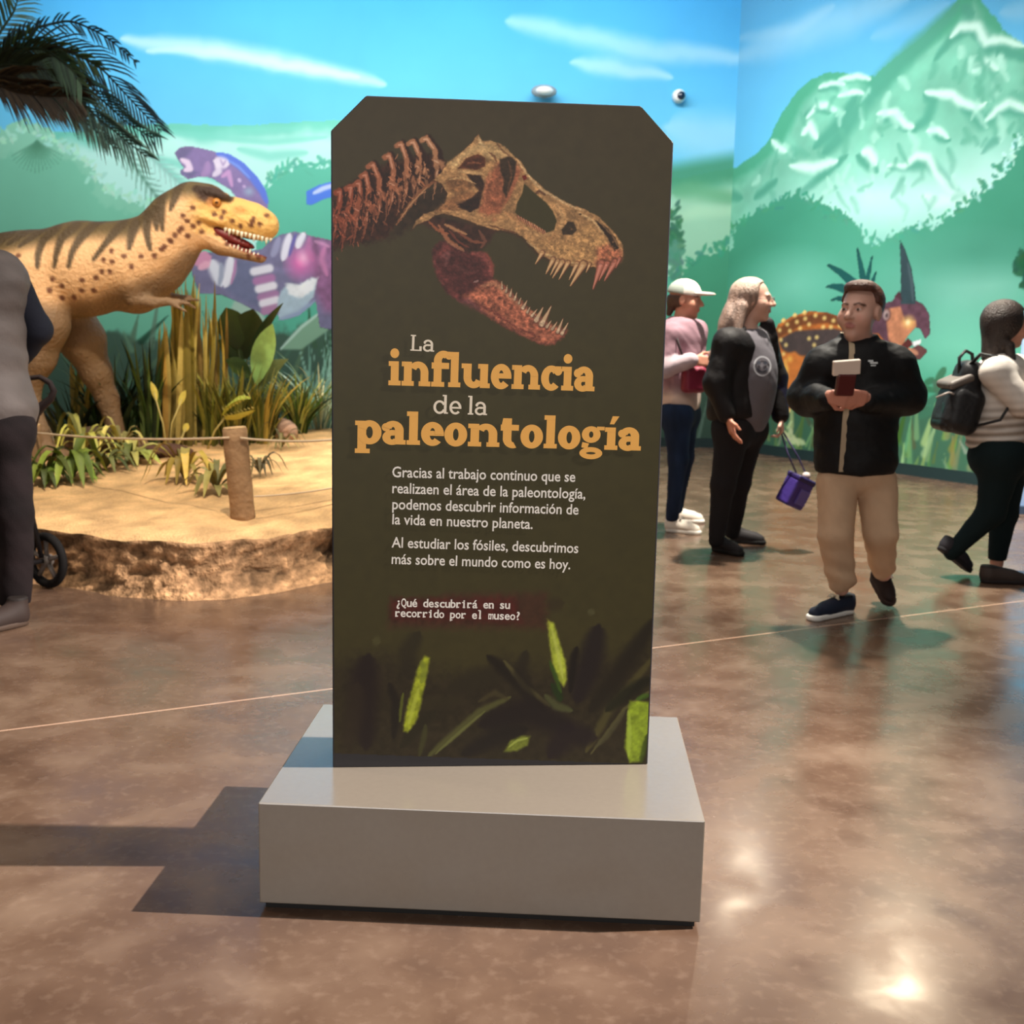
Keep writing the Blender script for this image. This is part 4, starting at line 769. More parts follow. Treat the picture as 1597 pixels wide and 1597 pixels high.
def rexf(p):
    d = chain(p, spn, .10)
    d = sm(d, rc(p, T(215, 430), T(215, 450), 40*TS, 34*TS), .1)
    # skull: boxy rear, long snout
    d = sm(d, el(p, T(322, 322), (36*TS, 27*TS, 34*TS), rot2(-.25)), .03)
    d = sm(d, el(p, T(374, 340), (58*TS, 23*TS, 29*TS), rot2(-.28)), .03)
    d = sm(d, rc(p, T(396, 343), T(412, 351), 24*TS, 22*TS), .03)
    for sgn in (-1, 1):
        d = sm(d, rc(p, T(312, 296, sgn*.085), T(352, 308, sgn*.075), 8*TS, 7*TS), .015)     # brow ridge
        d = sm(d, rc(p, T(290, 330, sgn*.11), T(345, 346, sgn*.085), 8*TS, 6*TS), .02)      # cheek ridge
        d = smx(d, -el(p, T(338, 316, sgn*.125), (11*TS, 9*TS, 8*TS)), .01)
        d = smx(d, -el(p, T(378, 330, sgn*.11), (15*TS, 5*TS, 6*TS), rot2(-.3)), .02)
        d = smx(d, -el(p, T(424, 342, sgn*.06), (4*TS, 4*TS, 3*TS)), .008)
    d = sm(d, rc(p, T(302, 350), T(345, 380), 26*TS, 17*TS), .03)                    # lower jaw
    d = sm(d, rc(p, T(345, 381), T(406, 400), 16*TS, 10*TS), .02)
    d = sm(d, rc(p, T(290, 365), T(255, 420), 30*TS, 34*TS), .06)                     # throat
    mouth = np.minimum(rc(p, T(330, 357), T(395, 386), 2*TS, 9.5*TS), el(p, T(388, 384), (46*TS, 17*TS, 8.5*TS), rot2(-.28)))
    d = smx(d, -mouth, .012)
    d = sm(d, chain(p, nleg, .05), .07); d = sm(d, chain(p, fleg, .05), .07)
    for c_ in (ntc, ftc):
        for tq in toes(c_, 14, 0): d = sm(d, rc(p, tq[0][0], tq[1][0], tq[0][1], tq[1][1]), .02)
    for dy, q in ((-.17, [(205, 444, 20), (210, 466, 12), (240, 472, 8), (262, 470, 6)]), (.14, [(232, 446, 19), (240, 462, 11), (262, 464, 8), (276, 464, 6)])):
        d = sm(d, chain(p, [(T(x, y, dy), r*TS) for x, y, r in q], .02), .03)
        ex, ey = q[-1][:2]
        for x2, y2, e in ((34, 4, 0), (28, 16, -.03), (22, -2, .02)): d = sm(d, rc(p, T(ex, ey, dy), T(ex+x2, ey+y2, dy+e), 4.5*TS, 2.6*TS), .008)
    # ribs of muscle and skin folds
    return d-.004*np.sin(p[:, 0]*26+4*p[:, 2])*np.clip((T(0, 480)[2]-p[:, 2])*2+.5, 0, 1)
lo = np.array([T(-340, 400)[0], TY-.55, .3]); hi = np.array([T(445, 300)[0], TY+.75, T(300, 268)[2]+.02])
V, Q = solid(rexf, lo, hi, .0125)
uv0 = np.stack([798.5+(V[:, 0])/TS, -(V[:, 2])/TS], 1)           # paint laid out along the statue's own length and height
def sx(pp):
    q = [T(*k) for k in pp]; return [(798.5+a[0]/TS, -a[2]/TS) for a in q]
X, Y = uv0[:, 0], uv0[:, 1]
def ssm(a, b, x): t = np.clip((x-a)/(b-a), 0, 1); return t*t*(3-2*t)
C = np.tile(np.array([232, 184, 134.]), (len(V), 1))
C *= (1+.10*(n3(V, 6, 4)-.5)[:, None])
def mixc(al, col):
    global C
    C = C*(1-al[:, None])+np.asarray(col, float)*al[:, None]
wob = (n3(V, 9, 2)-.5)*10
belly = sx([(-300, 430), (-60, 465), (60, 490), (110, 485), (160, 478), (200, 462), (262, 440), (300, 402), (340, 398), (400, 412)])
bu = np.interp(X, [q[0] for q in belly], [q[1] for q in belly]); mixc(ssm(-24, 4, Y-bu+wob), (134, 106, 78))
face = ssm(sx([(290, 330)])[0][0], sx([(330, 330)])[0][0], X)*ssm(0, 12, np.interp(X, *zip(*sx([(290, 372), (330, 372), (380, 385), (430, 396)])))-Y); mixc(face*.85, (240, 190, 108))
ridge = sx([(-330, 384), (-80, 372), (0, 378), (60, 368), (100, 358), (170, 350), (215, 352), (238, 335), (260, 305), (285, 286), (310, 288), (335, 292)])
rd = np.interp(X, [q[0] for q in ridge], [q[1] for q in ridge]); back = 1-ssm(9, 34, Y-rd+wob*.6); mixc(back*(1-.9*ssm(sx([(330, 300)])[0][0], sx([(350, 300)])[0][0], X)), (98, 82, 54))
ZA = lambda pts: [(x/5.323, 200+y/5.323) for x, y in pts]
for p in [[(860, 780), (780, 940), (740, 1040), (715, 1170)], [(700, 830), (630, 940), (615, 1050), (595, 1170)], [(540, 850), (470, 950), (460, 1060), (470, 1170)], [(1080, 810), (1010, 950), (905, 1110)], [(1190, 810), (1185, 930), (1178, 1020)], [(1285, 740), (1300, 880), (1335, 1020)], [(1385, 590), (1410, 720), (1425, 860)], [(1520, 470), (1500, 620), (1480, 700)], [(410, 850), (350, 930), (300, 1000)], [(290, 850), (240, 920), (190, 980)], [(160, 880), (100, 950), (50, 1010)], [(60, 880), (-10, 960), (-60, 1020)], [(-80, 880), (-140, 960), (-170, 1030)], [(-240, 900), (-300, 990)], [(1350, 700), (1380, 860)]]:
    q = sx(ZA(p)); d, t = dpoly(X, Y, q); r = 8.8*(1-.66*t); mixc(np.clip((r*1.3-d+wob*.12)/(r*.6), 0, 1)*.92, (78, 64, 46))
spots = ZA([(160, 1085), (315, 1080), (240, 1240), (325, 1255), (355, 1385), (390, 1550), (580, 1265), (650, 1320), (555, 1355), (635, 1415), (730, 1410), (815, 1275), (800, 1355), (890, 1355), (920, 1255), (970, 1205), (1035, 1205), (1045, 1040), (985, 1110), (1055, 1125), (1145, 1080), (1270, 1080), (1200, 1165), (1365, 1075), (1480, 945), (1440, 1000), (1550, 870), (1420, 1020)])
spots += [(240+x/5.323, 220+y/5.323) for x, y in [(370, 570), (535, 620), (590, 645), (680, 675), (745, 715), (845, 685), (905, 700), (955, 625), (545, 775), (605, 810), (625, 860), (690, 870), (880, 970), (800, 960), (330, 680), (370, 720), (410, 690), (290, 740), (330, 800), (240, 800), (210, 850), (300, 640), (430, 760), (855, 655), (835, 710), (610, 600)]]+[(70, 530), (52, 560), (80, 470), (40, 500), (76, 690), (88, 696), (60, 690), (96, 703)]
for (sx_, sy_) in spots:
    q = sx([(sx_, sy_)])[0]; d = np.hypot(X-q[0], Y-q[1]); mixc(np.clip((4.7-d+wob*.1)/1.8, 0, 1)*.88, (98, 56, 40))
q = sx([(336, 306)])[0]; d = np.hypot((X-q[0])/1.6, Y-q[1]); mixc(np.clip((16-d)/6, 0, 1)*.9, (58, 36, 28)); q = sx([(336, 318)])[0]; d = np.hypot(X-q[0], Y-q[1]); mixc(np.clip((9-d)/3, 0, 1)*.7, (214, 146, 84))
d, t = dpoly(X, Y, sx([(312, 297), (345, 306), (362, 312)])); mixc(np.clip((7-d)/3, 0, 1)*.85, (56, 40, 32))
q = sx([(378, 330)])[0]; d = np.hypot((X-q[0])/1.6, Y-q[1]); mixc(np.clip((9-d)/5, 0, 1)*.45, (206, 120, 66))
# inside of the mouth
inm = np.minimum(rc(V, T(330, 357), T(395, 386), 3*TS, 10.5*TS), el(V, T(388, 384), (47*TS, 18*TS, 11*TS), rot2(-.28))); mixc(np.clip((.012-inm)/.01, 0, 1)*.95*(X < sx([(428, 380)])[0][0]), (112, 34, 30))
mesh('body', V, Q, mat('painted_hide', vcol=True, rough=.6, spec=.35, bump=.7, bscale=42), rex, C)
ivory = mat('tooth_ivory', (236, 230, 206), .35, .5)
for sgn in (-1, 1):
    m = MB()
    for k in range(12):
        x = 352+k*6.4; yb = 357+(x-352)*.235; l = (7, 10, 6)[k % 3]*(1 if x < 420 else .7); dyy = sgn*(.088-.004*abs(k-5)-(.03 if k > 9 else 0))
        a = T(x, yb-2, dyy); b_ = T(x-1.5, yb+l, dyy*.95); m.tube([a, (a+b_)/2, b_], [2.6*TS, 1.9*TS, .4*TS], 7)
    m.build('upper_teeth', ivory, rex); m = MB()
    for k in range(10):
        x = 346+k*6.2; yb = 381+(x-346)*.34; l = (6, 8, 5)[k % 3]; dyy = sgn*(.062-.003*k); a = T(x, yb, dyy); b_ = T(x+1, yb-l, dyy); m.tube([a, (a+b_)/2, b_], [2.1*TS, 1.5*TS, .3*TS], 7)
    m.build('lower_teeth', ivory, rex)
m = MB(); m.tube([T(322, 362), T(345, 376), T(372, 388), T(392, 392)], [8*TS, 11*TS, 10*TS, 4*TS], 12, flat=.5); m.build('tongue', mat('tongue_pink', (158, 52, 46), .4, .5), rex)
V, Q = solid(lambda p: sm(el(p, T(346, 364), (30*TS, .075, 11*TS), rot2(-.42)), el(p, T(372, 377), (26*TS, .055, 7*TS), rot2(-.34)), .02), T(300, 395, -.12), T(410, 335, .12), .009); mesh('mouth_lining', V, Q, mat('mouth_lining_red', (112, 30, 28), .45, .4), rex)
for sgn in (-1, 1):
    m = MB(); c = T(338, 316, sgn*.098); m.lathe(c, [(.001, -.03), (.018, -.024), (.028, -.01), (.031, 0), (.028, .012), (.018, .024), (.001, .03)], 18); e = m.build('eye', mat('amber_eye', (196, 132, 62), .15, .6), rex)
    m = MB(); m.lathe(c+np.array([.006, sgn*.027, -.001]), [(.001, -.006), (.009, -.004), (.012, 0), (.009, .004), (.001, .006)], 14); m.build('pupil', mat('black_pupil', (10, 8, 8), .1, .6), e)
claw = mat('claw_horn', (88, 72, 56), .4, .5)
for c_ in (ntc, ftc):
    for tq in toes(c_, 14, 0):
        e = tq[1][0]; dv = e-tq[0][0]; dv = dv/np.linalg.norm(dv); m = MB(); m.tube([e+dv*.005, e+dv*.035+[0, 0, -.004], e+dv*.06+[0, 0, -.02]], [.022, .014, .003], 8); m.build('claw', claw, rex)

# ------------------------------------------------------------------ plants
leafm = mat('plant_leaf', vcol=True, rough=.55, spec=.35, var=.12, vscale=30)
def blades(m, b, n, h, spread, wd, cols, r, bend=.5, rad=.05, dirn=None, seg=7, fold=.25):
    for k in range(n):
        g = r.uniform(0, 2*math.pi) if dirn is None else dirn+r.normal(0, .8); hh = r.uniform(*h); sp = r.uniform(*spread)
        o_ = np.array(b)+np.array([math.cos(g), math.sin(g), 0])*rad*r.random()
        c = np.array(cols[r.integers(len(cols))], float)*r.uniform(.8, 1.15)
        pts = []; dv = np.array([math.cos(g), math.sin(g), 0])
        for i in range(seg+1):
            t = i/seg; pts.append(o_+dv*hh*sp*(t**(1+bend))*1.0+np.array([0, 0, hh*(t-.30*sp*t**3)]))
        wv = wd*r.uniform(.7, 1.2)*np.array([.55, .9, 1, .95, .8, .6, .35, .05])[:seg+1]
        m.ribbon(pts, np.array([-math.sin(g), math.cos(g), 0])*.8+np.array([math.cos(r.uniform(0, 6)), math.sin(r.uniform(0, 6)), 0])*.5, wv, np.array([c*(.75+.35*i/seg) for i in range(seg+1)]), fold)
def plant(name, label, cat, base, group=None): return thing(name, label, cat, base, group)
def tuft(px, py, n, h, spread, wd, cols, seed, name, label, cat='plant', bend=.5, rad=.06, group=None, part='leaves', fold=.25):
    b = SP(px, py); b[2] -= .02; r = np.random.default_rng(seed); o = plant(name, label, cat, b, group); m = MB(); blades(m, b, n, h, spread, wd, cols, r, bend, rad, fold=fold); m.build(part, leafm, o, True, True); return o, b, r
YEL = [(204, 172, 70), (178, 150, 56), (222, 196, 104), (150, 132, 50), (190, 150, 70)]
OLV_ = [(128, 126, 44), (104, 108, 38), (148, 142, 60), (88, 92, 34)]
GRN = [(84, 112, 44), (66, 96, 40), (110, 132, 56), (52, 78, 36)]
DRK = [(40, 58, 30), (52, 72, 38), (34, 46, 26), (60, 74, 40)]
# tall reeds, a few stands
def reeds(px0, px1, py, ytop, n, wd, seed, name, label, y_off=0):
    b = SP((px0+px1)/2, py); r = np.random.default_rng(seed); o = plant(name, label, 'reeds', b, 'tall yellow reeds'); m = MB()
    for k in range(n):
        x = r.uniform(px0, px1); q = SP(x, py-r.uniform(-6, 8)); q[2] -= .02; top = P(x+r.normal(0, 9)+(x-(px0+px1)/2)*.12, ytop+abs(r.normal(0, 1))*38+(0 if k else 0), q[1]+r.normal(0, .05))
        c = np.array(YEL[r.integers(5)], float)*r.uniform(.8, 1.1); pts = []; bow = r.normal(0, .03)
        for i in range(9):
            t = i/8; pts.append(q+(top-q)*t+np.array([bow*math.sin(math.pi*t), 0, 0]))
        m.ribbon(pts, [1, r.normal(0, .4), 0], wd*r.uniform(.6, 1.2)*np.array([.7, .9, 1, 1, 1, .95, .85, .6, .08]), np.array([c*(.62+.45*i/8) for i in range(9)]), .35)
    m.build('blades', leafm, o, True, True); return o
reeds(246, 272, 690, 500, 13, .020, 1, 'reed_stand', 'left stand of yellow reeds below the outstretched claw of the dinosaur')
reeds(272, 318, 690, 425, 22, .021, 2, 'reed_stand', 'tallest stand of yellow reeds rising in front of the dinosaur chest')
reeds(322, 346, 684, 470, 7, .017, 3, 'reed_stand', 'thin stand of yellow green reeds next to the big dark leaves')
reeds(104, 130, 690, 552, 9, .017, 4, 'reed_stand', 'short stand of yellow reeds under the belly of the dinosaur')
# dark clumps and grass
tuft(180, 688, 70, (.35, .75), (.15, .7), .020, DRK+GRN[:1], 21, 'leafy_clump', 'dark green bladed clump between the dinosaur legs and the reeds', rad=.16)
tuft(235, 690, 60, (.35, .85), (.1, .6), .018, DRK+GRN, 22, 'leafy_clump', 'dark green bladed clump at the foot of the left reeds', rad=.12)
tuft(120, 690, 46, (.25, .55), (.2, .8), .020, DRK, 23, 'leafy_clump', 'dark low clump behind the thin rope post', rad=.2)
tuft(330, 690, 70, (.3, .6), (.1, .6), .016, OLV_+DRK[:1], 24, 'grass_tuft', 'olive grass tuft at the right foot of the reeds', 'grass', rad=.14, part='blades')
tuft(368, 692, 110, (.35, .68), (.1, .55), .012, OLV_, 25, 'grass_tuft', 'dense olive grass tuft behind the leaning post', 'grass', rad=.12, part='blades')
tuft(408, 690, 110, (.3, .64), (.1, .6), .012, OLV_+YEL[:1], 26, 'grass_tuft', 'olive grass tuft right of the leaning post', 'grass', rad=.10, part='blades')
tuft(466, 676, 90, (.3, .62), (.15, .85), .013, GRN+[(156, 168, 66), (186, 190, 96)], 27, 'grass_tuft', 'bright green spreading grass tuft beside the sign edge', 'grass', rad=.06, part='blades')
tuft(500, 668, 80, (.3, .85), (.3, 1.1), .008, [(190, 214, 190), (150, 190, 168), (110, 150, 124), (210, 200, 150)], 28, 'grass_tuft', 'pale wispy grass touching the sign edge', 'grass', rad=.08, part='blades')
# big broad leaves
def leaf_pts(a, b, sag, n=9):
    a = np.array(a); b = np.array(b); return [a+(b-a)*i/(n-1)+np.array([0, 0, sag*math.sin(math.pi*i/(n-1))]) for i in range(n)]
LW = np.array([.12, .55, .85, 1, 1, .9, .7, .4, .03])
b = SP(388, 684); o = plant('broad_leaf_plant', 'plant with big dark olive leaves and one bright green leaf', 'plant', b)
for (x0, y0, x1, y1, wd, c, dy) in [(372, 545, 352, 480, .11, (58, 70, 22), 0), (380, 560, 395, 482, .13, (50, 60, 18), .05), (385, 560, 442, 472, .035, (48, 62, 24), -.02), (378, 570, 340, 530, .07, (62, 78, 28), .02), (400, 600, 425, 505, .085, (160, 206, 118), -.12), (390, 590, 352, 562, .06, (70, 92, 36), -.05), (392, 610, 450, 560, .08, (120, 146, 110), .08)]:
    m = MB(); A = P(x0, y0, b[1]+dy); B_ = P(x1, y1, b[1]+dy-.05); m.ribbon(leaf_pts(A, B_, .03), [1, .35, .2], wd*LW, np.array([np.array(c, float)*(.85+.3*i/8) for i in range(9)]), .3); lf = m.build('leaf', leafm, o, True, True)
    m = MB(); m.tube([b-[0, 0, .02], (b+A)/2+[0, 0, .05], A], [.010, .008, .006], 6); m.build('stem', mat('plant_stem', (78, 92, 48), .6), lf)
# flytrap and sprout
b = SP(322, 700); o = plant('flytrap_plant', 'tall stalked flytrap with a toothed yellow green trap above the post', 'plant', b); st = [b-[0, 0, .02], P(335, 672, b[1]), P(350, 652, b[1])]
m = MB(); m.tube(st, [.008, .007, .007], 6); m.build('stem', mat('pale_stem', (176, 160, 92), .6), o)
for (x1, y1, wd, c, tl) in [(392, 622, .045, (158, 168, 62), .1), (398, 640, .04, (190, 186, 84), -.1)]:
    m = MB(); A = P(348, 654 if tl < 0 else 648, b[1]-tl*.3); B_ = P(x1, y1, b[1]-tl*.3); m.ribbon(leaf_pts(A, B_, .03*np.sign(tl)), [.3, 1, .5*np.sign(tl)], wd*np.array([.3, .8, 1, 1, 1, 1, .8, .5, .05]), c, .6)
    for k in range(9): t = (k+.7)/9; q = A+(B_-A)*t+np.array([0, -.02, .02]); m.tube([q, q+np.array([-.012, -.02, .035*(1 if tl > 0 else .3)])], [.004, .001], 5, col=(220, 212, 130))
    m.build('trap_lobe', leafm, o, True, True)
b = SP(262, 706); o = plant('sprout', 'thin sprout with two pale yellow buds in front of the reeds', 'plant', b)
for pts in ([(262, 706), (254, 660), (240, 612)], [(262, 706), (268, 660), (284, 622)], [(268, 720), (280, 690), (290, 668)]):
    m = MB(); q = [P(x, y, b[1]) for x, y in pts]; q[0] = b-[0, 0, .03]; m.tube(q, [.007, .006, .005], 6, col=(190, 172, 104)); m.ribbon(leaf_pts(q[1]*.3+q[2]*.7, q[2]+(q[2]-q[1])*.35, .01), [1, 0, 0], .022*LW, (216, 196, 92), .4); m.build('shoot', leafm, o, True, True)
# low sprawling leaves on the sand
def sprawl(px, py, n, l, wd, cols, seed, label, lift=.25):
    b = SP(px, py); r = np.random.default_rng(seed); o = plant('ground_plant', label, 'plant', b, 'low plants on the sand')
    n = int(n*1.7); wd *= .68
    for k in range(n):
        g = 2*math.pi*(k+r.uniform(-.3, .3))/n; L_ = r.uniform(*l); lf_ = lift*r.uniform(.45, 1.4); c = np.array(cols[r.integers(len(cols))], float)*r.uniform(.75, 1.2); pts = []
        for i in range(9):
            t = i/8; pts.append(b+np.array([math.cos(g)*L_*t, math.sin(g)*L_*t, max(.012, L_*lf_*math.sin(math.pi*min(t*1.05, 1))+.02)-.01])+np.array([0, 0, float(sandz(b[1]+math.sin(g)*L_*t)-sandz(b[1]))]))
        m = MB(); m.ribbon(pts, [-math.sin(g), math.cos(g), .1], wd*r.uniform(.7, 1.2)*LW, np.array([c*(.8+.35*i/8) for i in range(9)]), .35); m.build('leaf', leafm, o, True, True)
    return o
sprawl(288, 752, 9, (.16, .30), .035, [(164, 140, 62), (146, 132, 64), (184, 156, 78)], 41, 'pointed yellow leaf plant on the sand left of the leaning post', .75)
sprawl(338, 768, 9, (.14, .26), .038, [(150, 140, 78), (124, 120, 66)], 42, 'dull olive leaf plant right against the leaning post', .55)
sprawl(112, 750, 12, (.16, .30), .045, [(118, 140, 50), (142, 160, 66), (96, 118, 40)], 43, 'fresh green leafy plant on the sand by the thin post', .6)
sprawl(70, 756, 9, (.14, .26), .034, [(104, 116, 46), (84, 98, 40)], 44, 'small green leafy plant beside the leg of the man', .6)
sprawl(165, 735, 8, (.14, .26), .035, [(74, 84, 40), (96, 100, 50)], 45, 'dark green plant lying behind the fresh green one', .5)
sprawl(205, 722, 10, (.16, .32), .04, [(132, 138, 62), (156, 150, 78), (108, 118, 54)], 46, 'pale olive plant spread below the dark clump', .4)
sprawl(130, 712, 10, (.14, .3), .03, [(176, 172, 82), (150, 148, 66)], 47, 'yellow fern like plant under the upper rope', .7)
sprawl(190, 668+40, 8, (.12, .25), .03, [(190, 178, 100), (164, 150, 84)], 48, 'dry yellow plant on the mossy log', .8)
sprawl(405, 742, 8, (.10, .2), .02, [(104, 92, 56), (84, 74, 44)], 49, 'dry twiggy plant right of the leaning post', .7)
sprawl(440, 700, 8, (.1, .22), .018, [(110, 104, 56), (140, 128, 76)], 50, 'small dry plant near the pale pink rock', .7)
# rocks and a log
def rock(px, py, r3, col, seed, label):
    b = SP(px, py); m = None
    def f(p): q = p-b; return el(p, b+[0, 0, r3[2]*.55], r3)-.25*min(r3)*(n3(q, 2.2/max(r3)*.6, seed)-.5)*2
    V, Q = solid(f, b-np.array(r3)*1.5, b+np.array(r3)*[1.5, 1.5, 2.0], max(r3)/16); c = np.array(col)*(.75+.5*n3(V, 14, seed)[:, None])
    o = mesh('rock', V, Q, mat('painted_rock', vcol=True, rough=.9, spec=.2, bump=.6, bscale=40), None, c); tag(o, label, 'rock', 'rocks on the sand')
rock(438, 684, (.13, .10, .10), (196, 160, 138), 3, 'pale pink rock between the grass tufts by the sign')
rock(150, 700, (.26, .2, .10), (96, 78, 60), 5, 'flat brown rock under the dinosaur')
rock(252, 712, (.22, .12, .06), (88, 62, 50), 6, 'dark flat rock at the foot of the reeds')
# ---- the palm
palm = thing('palm_tree', 'palm with drooping dark fronds reaching in above the dinosaur', 'palm tree', SP(-60, 700))
pcr = P(-26, 104, 8.5); pbs = SP(-60, 700); pbs[2] -= .05
m = MB(); n = 14; m.tube([pbs+(pcr-pbs)*k/n+np.array([-.10*math.sin(math.pi*k/n), .25*math.sin(math.pi*k/n), 0]) for k in range(n+1)], [.11-.003*k+.008*(k % 2) for k in range(n+1)], 14); m.build('trunk', mat('palm_bark', (96, 76, 56), .9, .2, bump=.8, bscale=24, var=.2), palm)
fr = [([(-26, 100), (45, 46), (110, 30), (165, 56), (214, 98)], .10, (36, 60, 58), .34, 26), ([(-26, 100), (50, 62), (110, 78), (155, 102), (195, 146), (252, 206)], .26, (52, 74, 84), .4, 34), ([(-26, 104), (50, 62), (100, 78), (140, 96), (160, 110)], .15, (64, 84, 48), .3, 26), ([(-26, 108), (60, 88), (122, 128), (160, 156), (200, 194), (240, 216)], .24, (52, 84, 76), .4, 32), ([(-26, 112), (50, 112), (110, 140), (150, 182), (190, 214), (230, 246)], .24, (70, 96, 84), .35, 32), ([(-26, 112), (30, 92), (80, 94), (118, 124), (136, 158)], .22, (54, 46, 28), .3, 34), ([(-26, 116), (30, 122), (84, 132), (124, 152)], .24, (62, 48, 30), .2, 34), ([(-26, 120), (20, 142), (70, 150), (118, 150)], .2, (58, 44, 26), .1, 30), ([(-26, 100), (0, 50), (22, 18), (30, -10)], .2, (70, 96, 72), .2, 22), ([(-26, 110), (10, 100), (60, 104), (96, 130)], .24, (44, 52, 30), .1, 34), ([(-26, 118), (40, 130), (100, 160), (140, 196), (180, 232)], .17, (104, 132, 112), .5, 28), ([(-26, 100), (-60, 60), (-110, 60), (-150, 110)], .24, (52, 66, 40), .1, 22), ([(-26, 110), (-70, 120), (-120, 160), (-150, 220)], .24, (52, 66, 40), .2, 22), ([(-26, 116), (20, 108), (64, 116), (100, 136)], .2, (58, 46, 28), .25, 34), ([(-26, 122), (30, 134), (80, 140), (112, 146)], .16, (50, 38, 24), .15, 30), ([(-26, 106), (20, 74), (70, 76), (110, 104), (128, 132)], .2, (40, 58, 36), -.1, 32)]
r = np.random.default_rng(31)
for k, (pp, ll, c, dyy, nl) in enumerate(fr):
    ctrl = np.array([P(x, y, pcr[1]+(dyy-.2)*1.2*i/(len(pp)-1)) for i, (x, y) in enumerate(pp)])
    sgm = np.r_[0, np.cumsum(np.linalg.norm(np.diff(ctrl, axis=0), axis=1))]; ts = np.linspace(0, sgm[-1], 40); R_ = np.stack([np.interp(ts, sgm, ctrl[:, j]) for j in range(3)], 1)
    for _ in range(6): R_[1:-1] = (R_[:-2]+2*R_[1:-1]+R_[2:])/4
    m = MB(); c = np.array(c, float); m.tube(R_, np.linspace(.014, .004, 40), 6, col=c*.8); Tg = np.gradient(R_, axis=0); Tg /= np.linalg.norm(Tg, axis=1)[:, None]
    for j in range(nl):
        t = .12+.86*j/(nl-1); i = int(t*39); L_ = ll*(.5+.75*math.sin(math.pi*min(1, t*.85+.12)))*r.uniform(.85, 1.12)
        for sgn in (-1, 1):
            sd = np.cross(Tg[i], [0, -1, 0]); sd /= np.linalg.norm(sd); dv = Tg[i]*.8+sd*sgn*.62+np.array([0, sgn*.45, -.18]); dv /= np.linalg.norm(dv); cc = c*r.uniform(.7, 1.3)+(np.array([20, 26, 34]) if sgn > 0 else 0)
            e0 = R_[i]; m.ribbon([e0, e0+dv*L_*.35, e0+dv*L_*.7+[0, 0, -.06*L_], e0+dv*L_+[0, 0, -.2*L_]], np.cross(dv, [0.1, -1, .2]), [.004, .0075, .006, .0008], cc, .4)
    m.build('frond', leafm, palm, True, True)

# ------------------------------------------------------------------ dinosaurs painted on the walls (flat pigment on the wall)
def painted(cv0, u0, u1, v0, v1, h, f, mpp): return Canvas(u0, u1, v0, v1, h, f, mpp)
a_, b_ = wall_uv(262, 560), wall_uv(580, 215)
D1 = Canvas(a_[0], b_[0], a_[1], b_[1], .0095, wall_uv, .0073)
Z2 = lambda pts: [(240+x/5.323, 220+y/5.323) for x, y in pts]
def q1(p, c, a=1, rag=0, soft=1.2, seed=0, tex=.08): D1.poly(Z2(p), c, a, rag, 6, soft, seed, None, tex, 10)
def s1(p, wz, c, a=1, soft=.6, taper=True): D1.stroke(Z2(p), wz/5.323, c, a, soft, taper)
q1([(300, 960), (470, 925), (700, 930), (900, 900), (960, 830), (1050, 780), (1170, 755), (1290, 788), (1460, 830), (1640, 875), (1695, 1000), (1690, 1320), (1600, 1500), (1460, 1560), (1380, 1540), (1350, 1330), (1000, 1450), (900, 1430), (700, 1330), (560, 1270), (380, 1260), (320, 1100)], (112, 110, 148), 1, tex=.15)
q1([(560, 1000), (820, 980), (900, 1200), (960, 1420), (720, 1330), (600, 1240)], (96, 104, 140), .9, soft=8)
q1([(1290, 790), (1470, 830), (1640, 880), (1690, 1000), (1680, 1300), (1620, 1440), (1420, 1420), (1330, 1250), (1300, 1000)], (132, 84, 128), .95, soft=10, tex=.3)
D1.blob(Z2([(1215, 1010)])[0], 30, 34, (238, 104, 184), 1.0); D1.blob(Z2([(1240, 970)])[0], 14, 16, (255, 190, 226), .9); s1([(1290, 800), (1280, 900), (1320, 1000)], 60, (206, 110, 170), .6, .9); s1([(1420, 880), (1390, 980), (1440, 1120)], 50, (214, 130, 184), .7, .9); s1([(1330, 830), (1400, 850), (1460, 880)], 30, (226, 160, 206), .6, .9)
for p, wz, c in [([(1130, 770), (1100, 880), (1070, 990)], 70, (238, 238, 255)), ([(1250, 765), (1210, 830), (1190, 890)], 62, (240, 240, 255)), ([(1180, 770), (1150, 860), (1120, 960)], 30, (96, 90, 170)), ([(1040, 800), (1010, 900), (980, 960)], 60, (150, 152, 190)), ([(470, 990), (520, 1080), (560, 1200)], 110, (226, 230, 244)), ([(640, 960), (630, 1080), (590, 1210)], 90, (238, 240, 252)), ([(560, 1010), (560, 1120), (540, 1200)], 40, (150, 160, 186)), ([(680, 980), (670, 1080), (640, 1190)], 26, (176, 120, 170)), ([(330, 1010), (410, 980), (470, 960)], 110, (214, 140, 176)), ([(370, 1060), (430, 1030), (460, 1010)], 60, (232, 170, 196))]: s1(p, wz, c, .95, .5)
q1([(810, 1040), (930, 1050), (985, 1180), (1020, 1320), (1020, 1420), (920, 1440), (880, 1280)], (112, 104, 138), 1, soft=3)
for y, c in [(1070, (240, 240, 252)), (1150, (176, 116, 172)), (1215, (246, 244, 255)), (1285, (170, 120, 170)), (1335, (244, 242, 254)), (1395, (176, 124, 168))]: s1([(830+(y-1070)*.28, y+14), (960+(y-1070)*.22, y-14)], 66, c, .92, .4, False)
q1([(1060, 1240), (1110, 1190), (1200, 1200), (1290, 1150), (1310, 1130), (1360, 1140), (1350, 1200), (1330, 1300), (1200, 1420), (1040, 1480), (1020, 1350)], (168, 194, 212), 1, rag=2, soft=2); q1([(1100, 1190), (1200, 1200), (1290, 1150), (1310, 1128), (1362, 1140), (1330, 1240), (1230, 1300), (1120, 1270)], (246, 250, 255), .95, rag=3, soft=3); s1([(1040, 1480), (1200, 1430), (1340, 1320)], 40, (140, 160, 196), .7, .8)
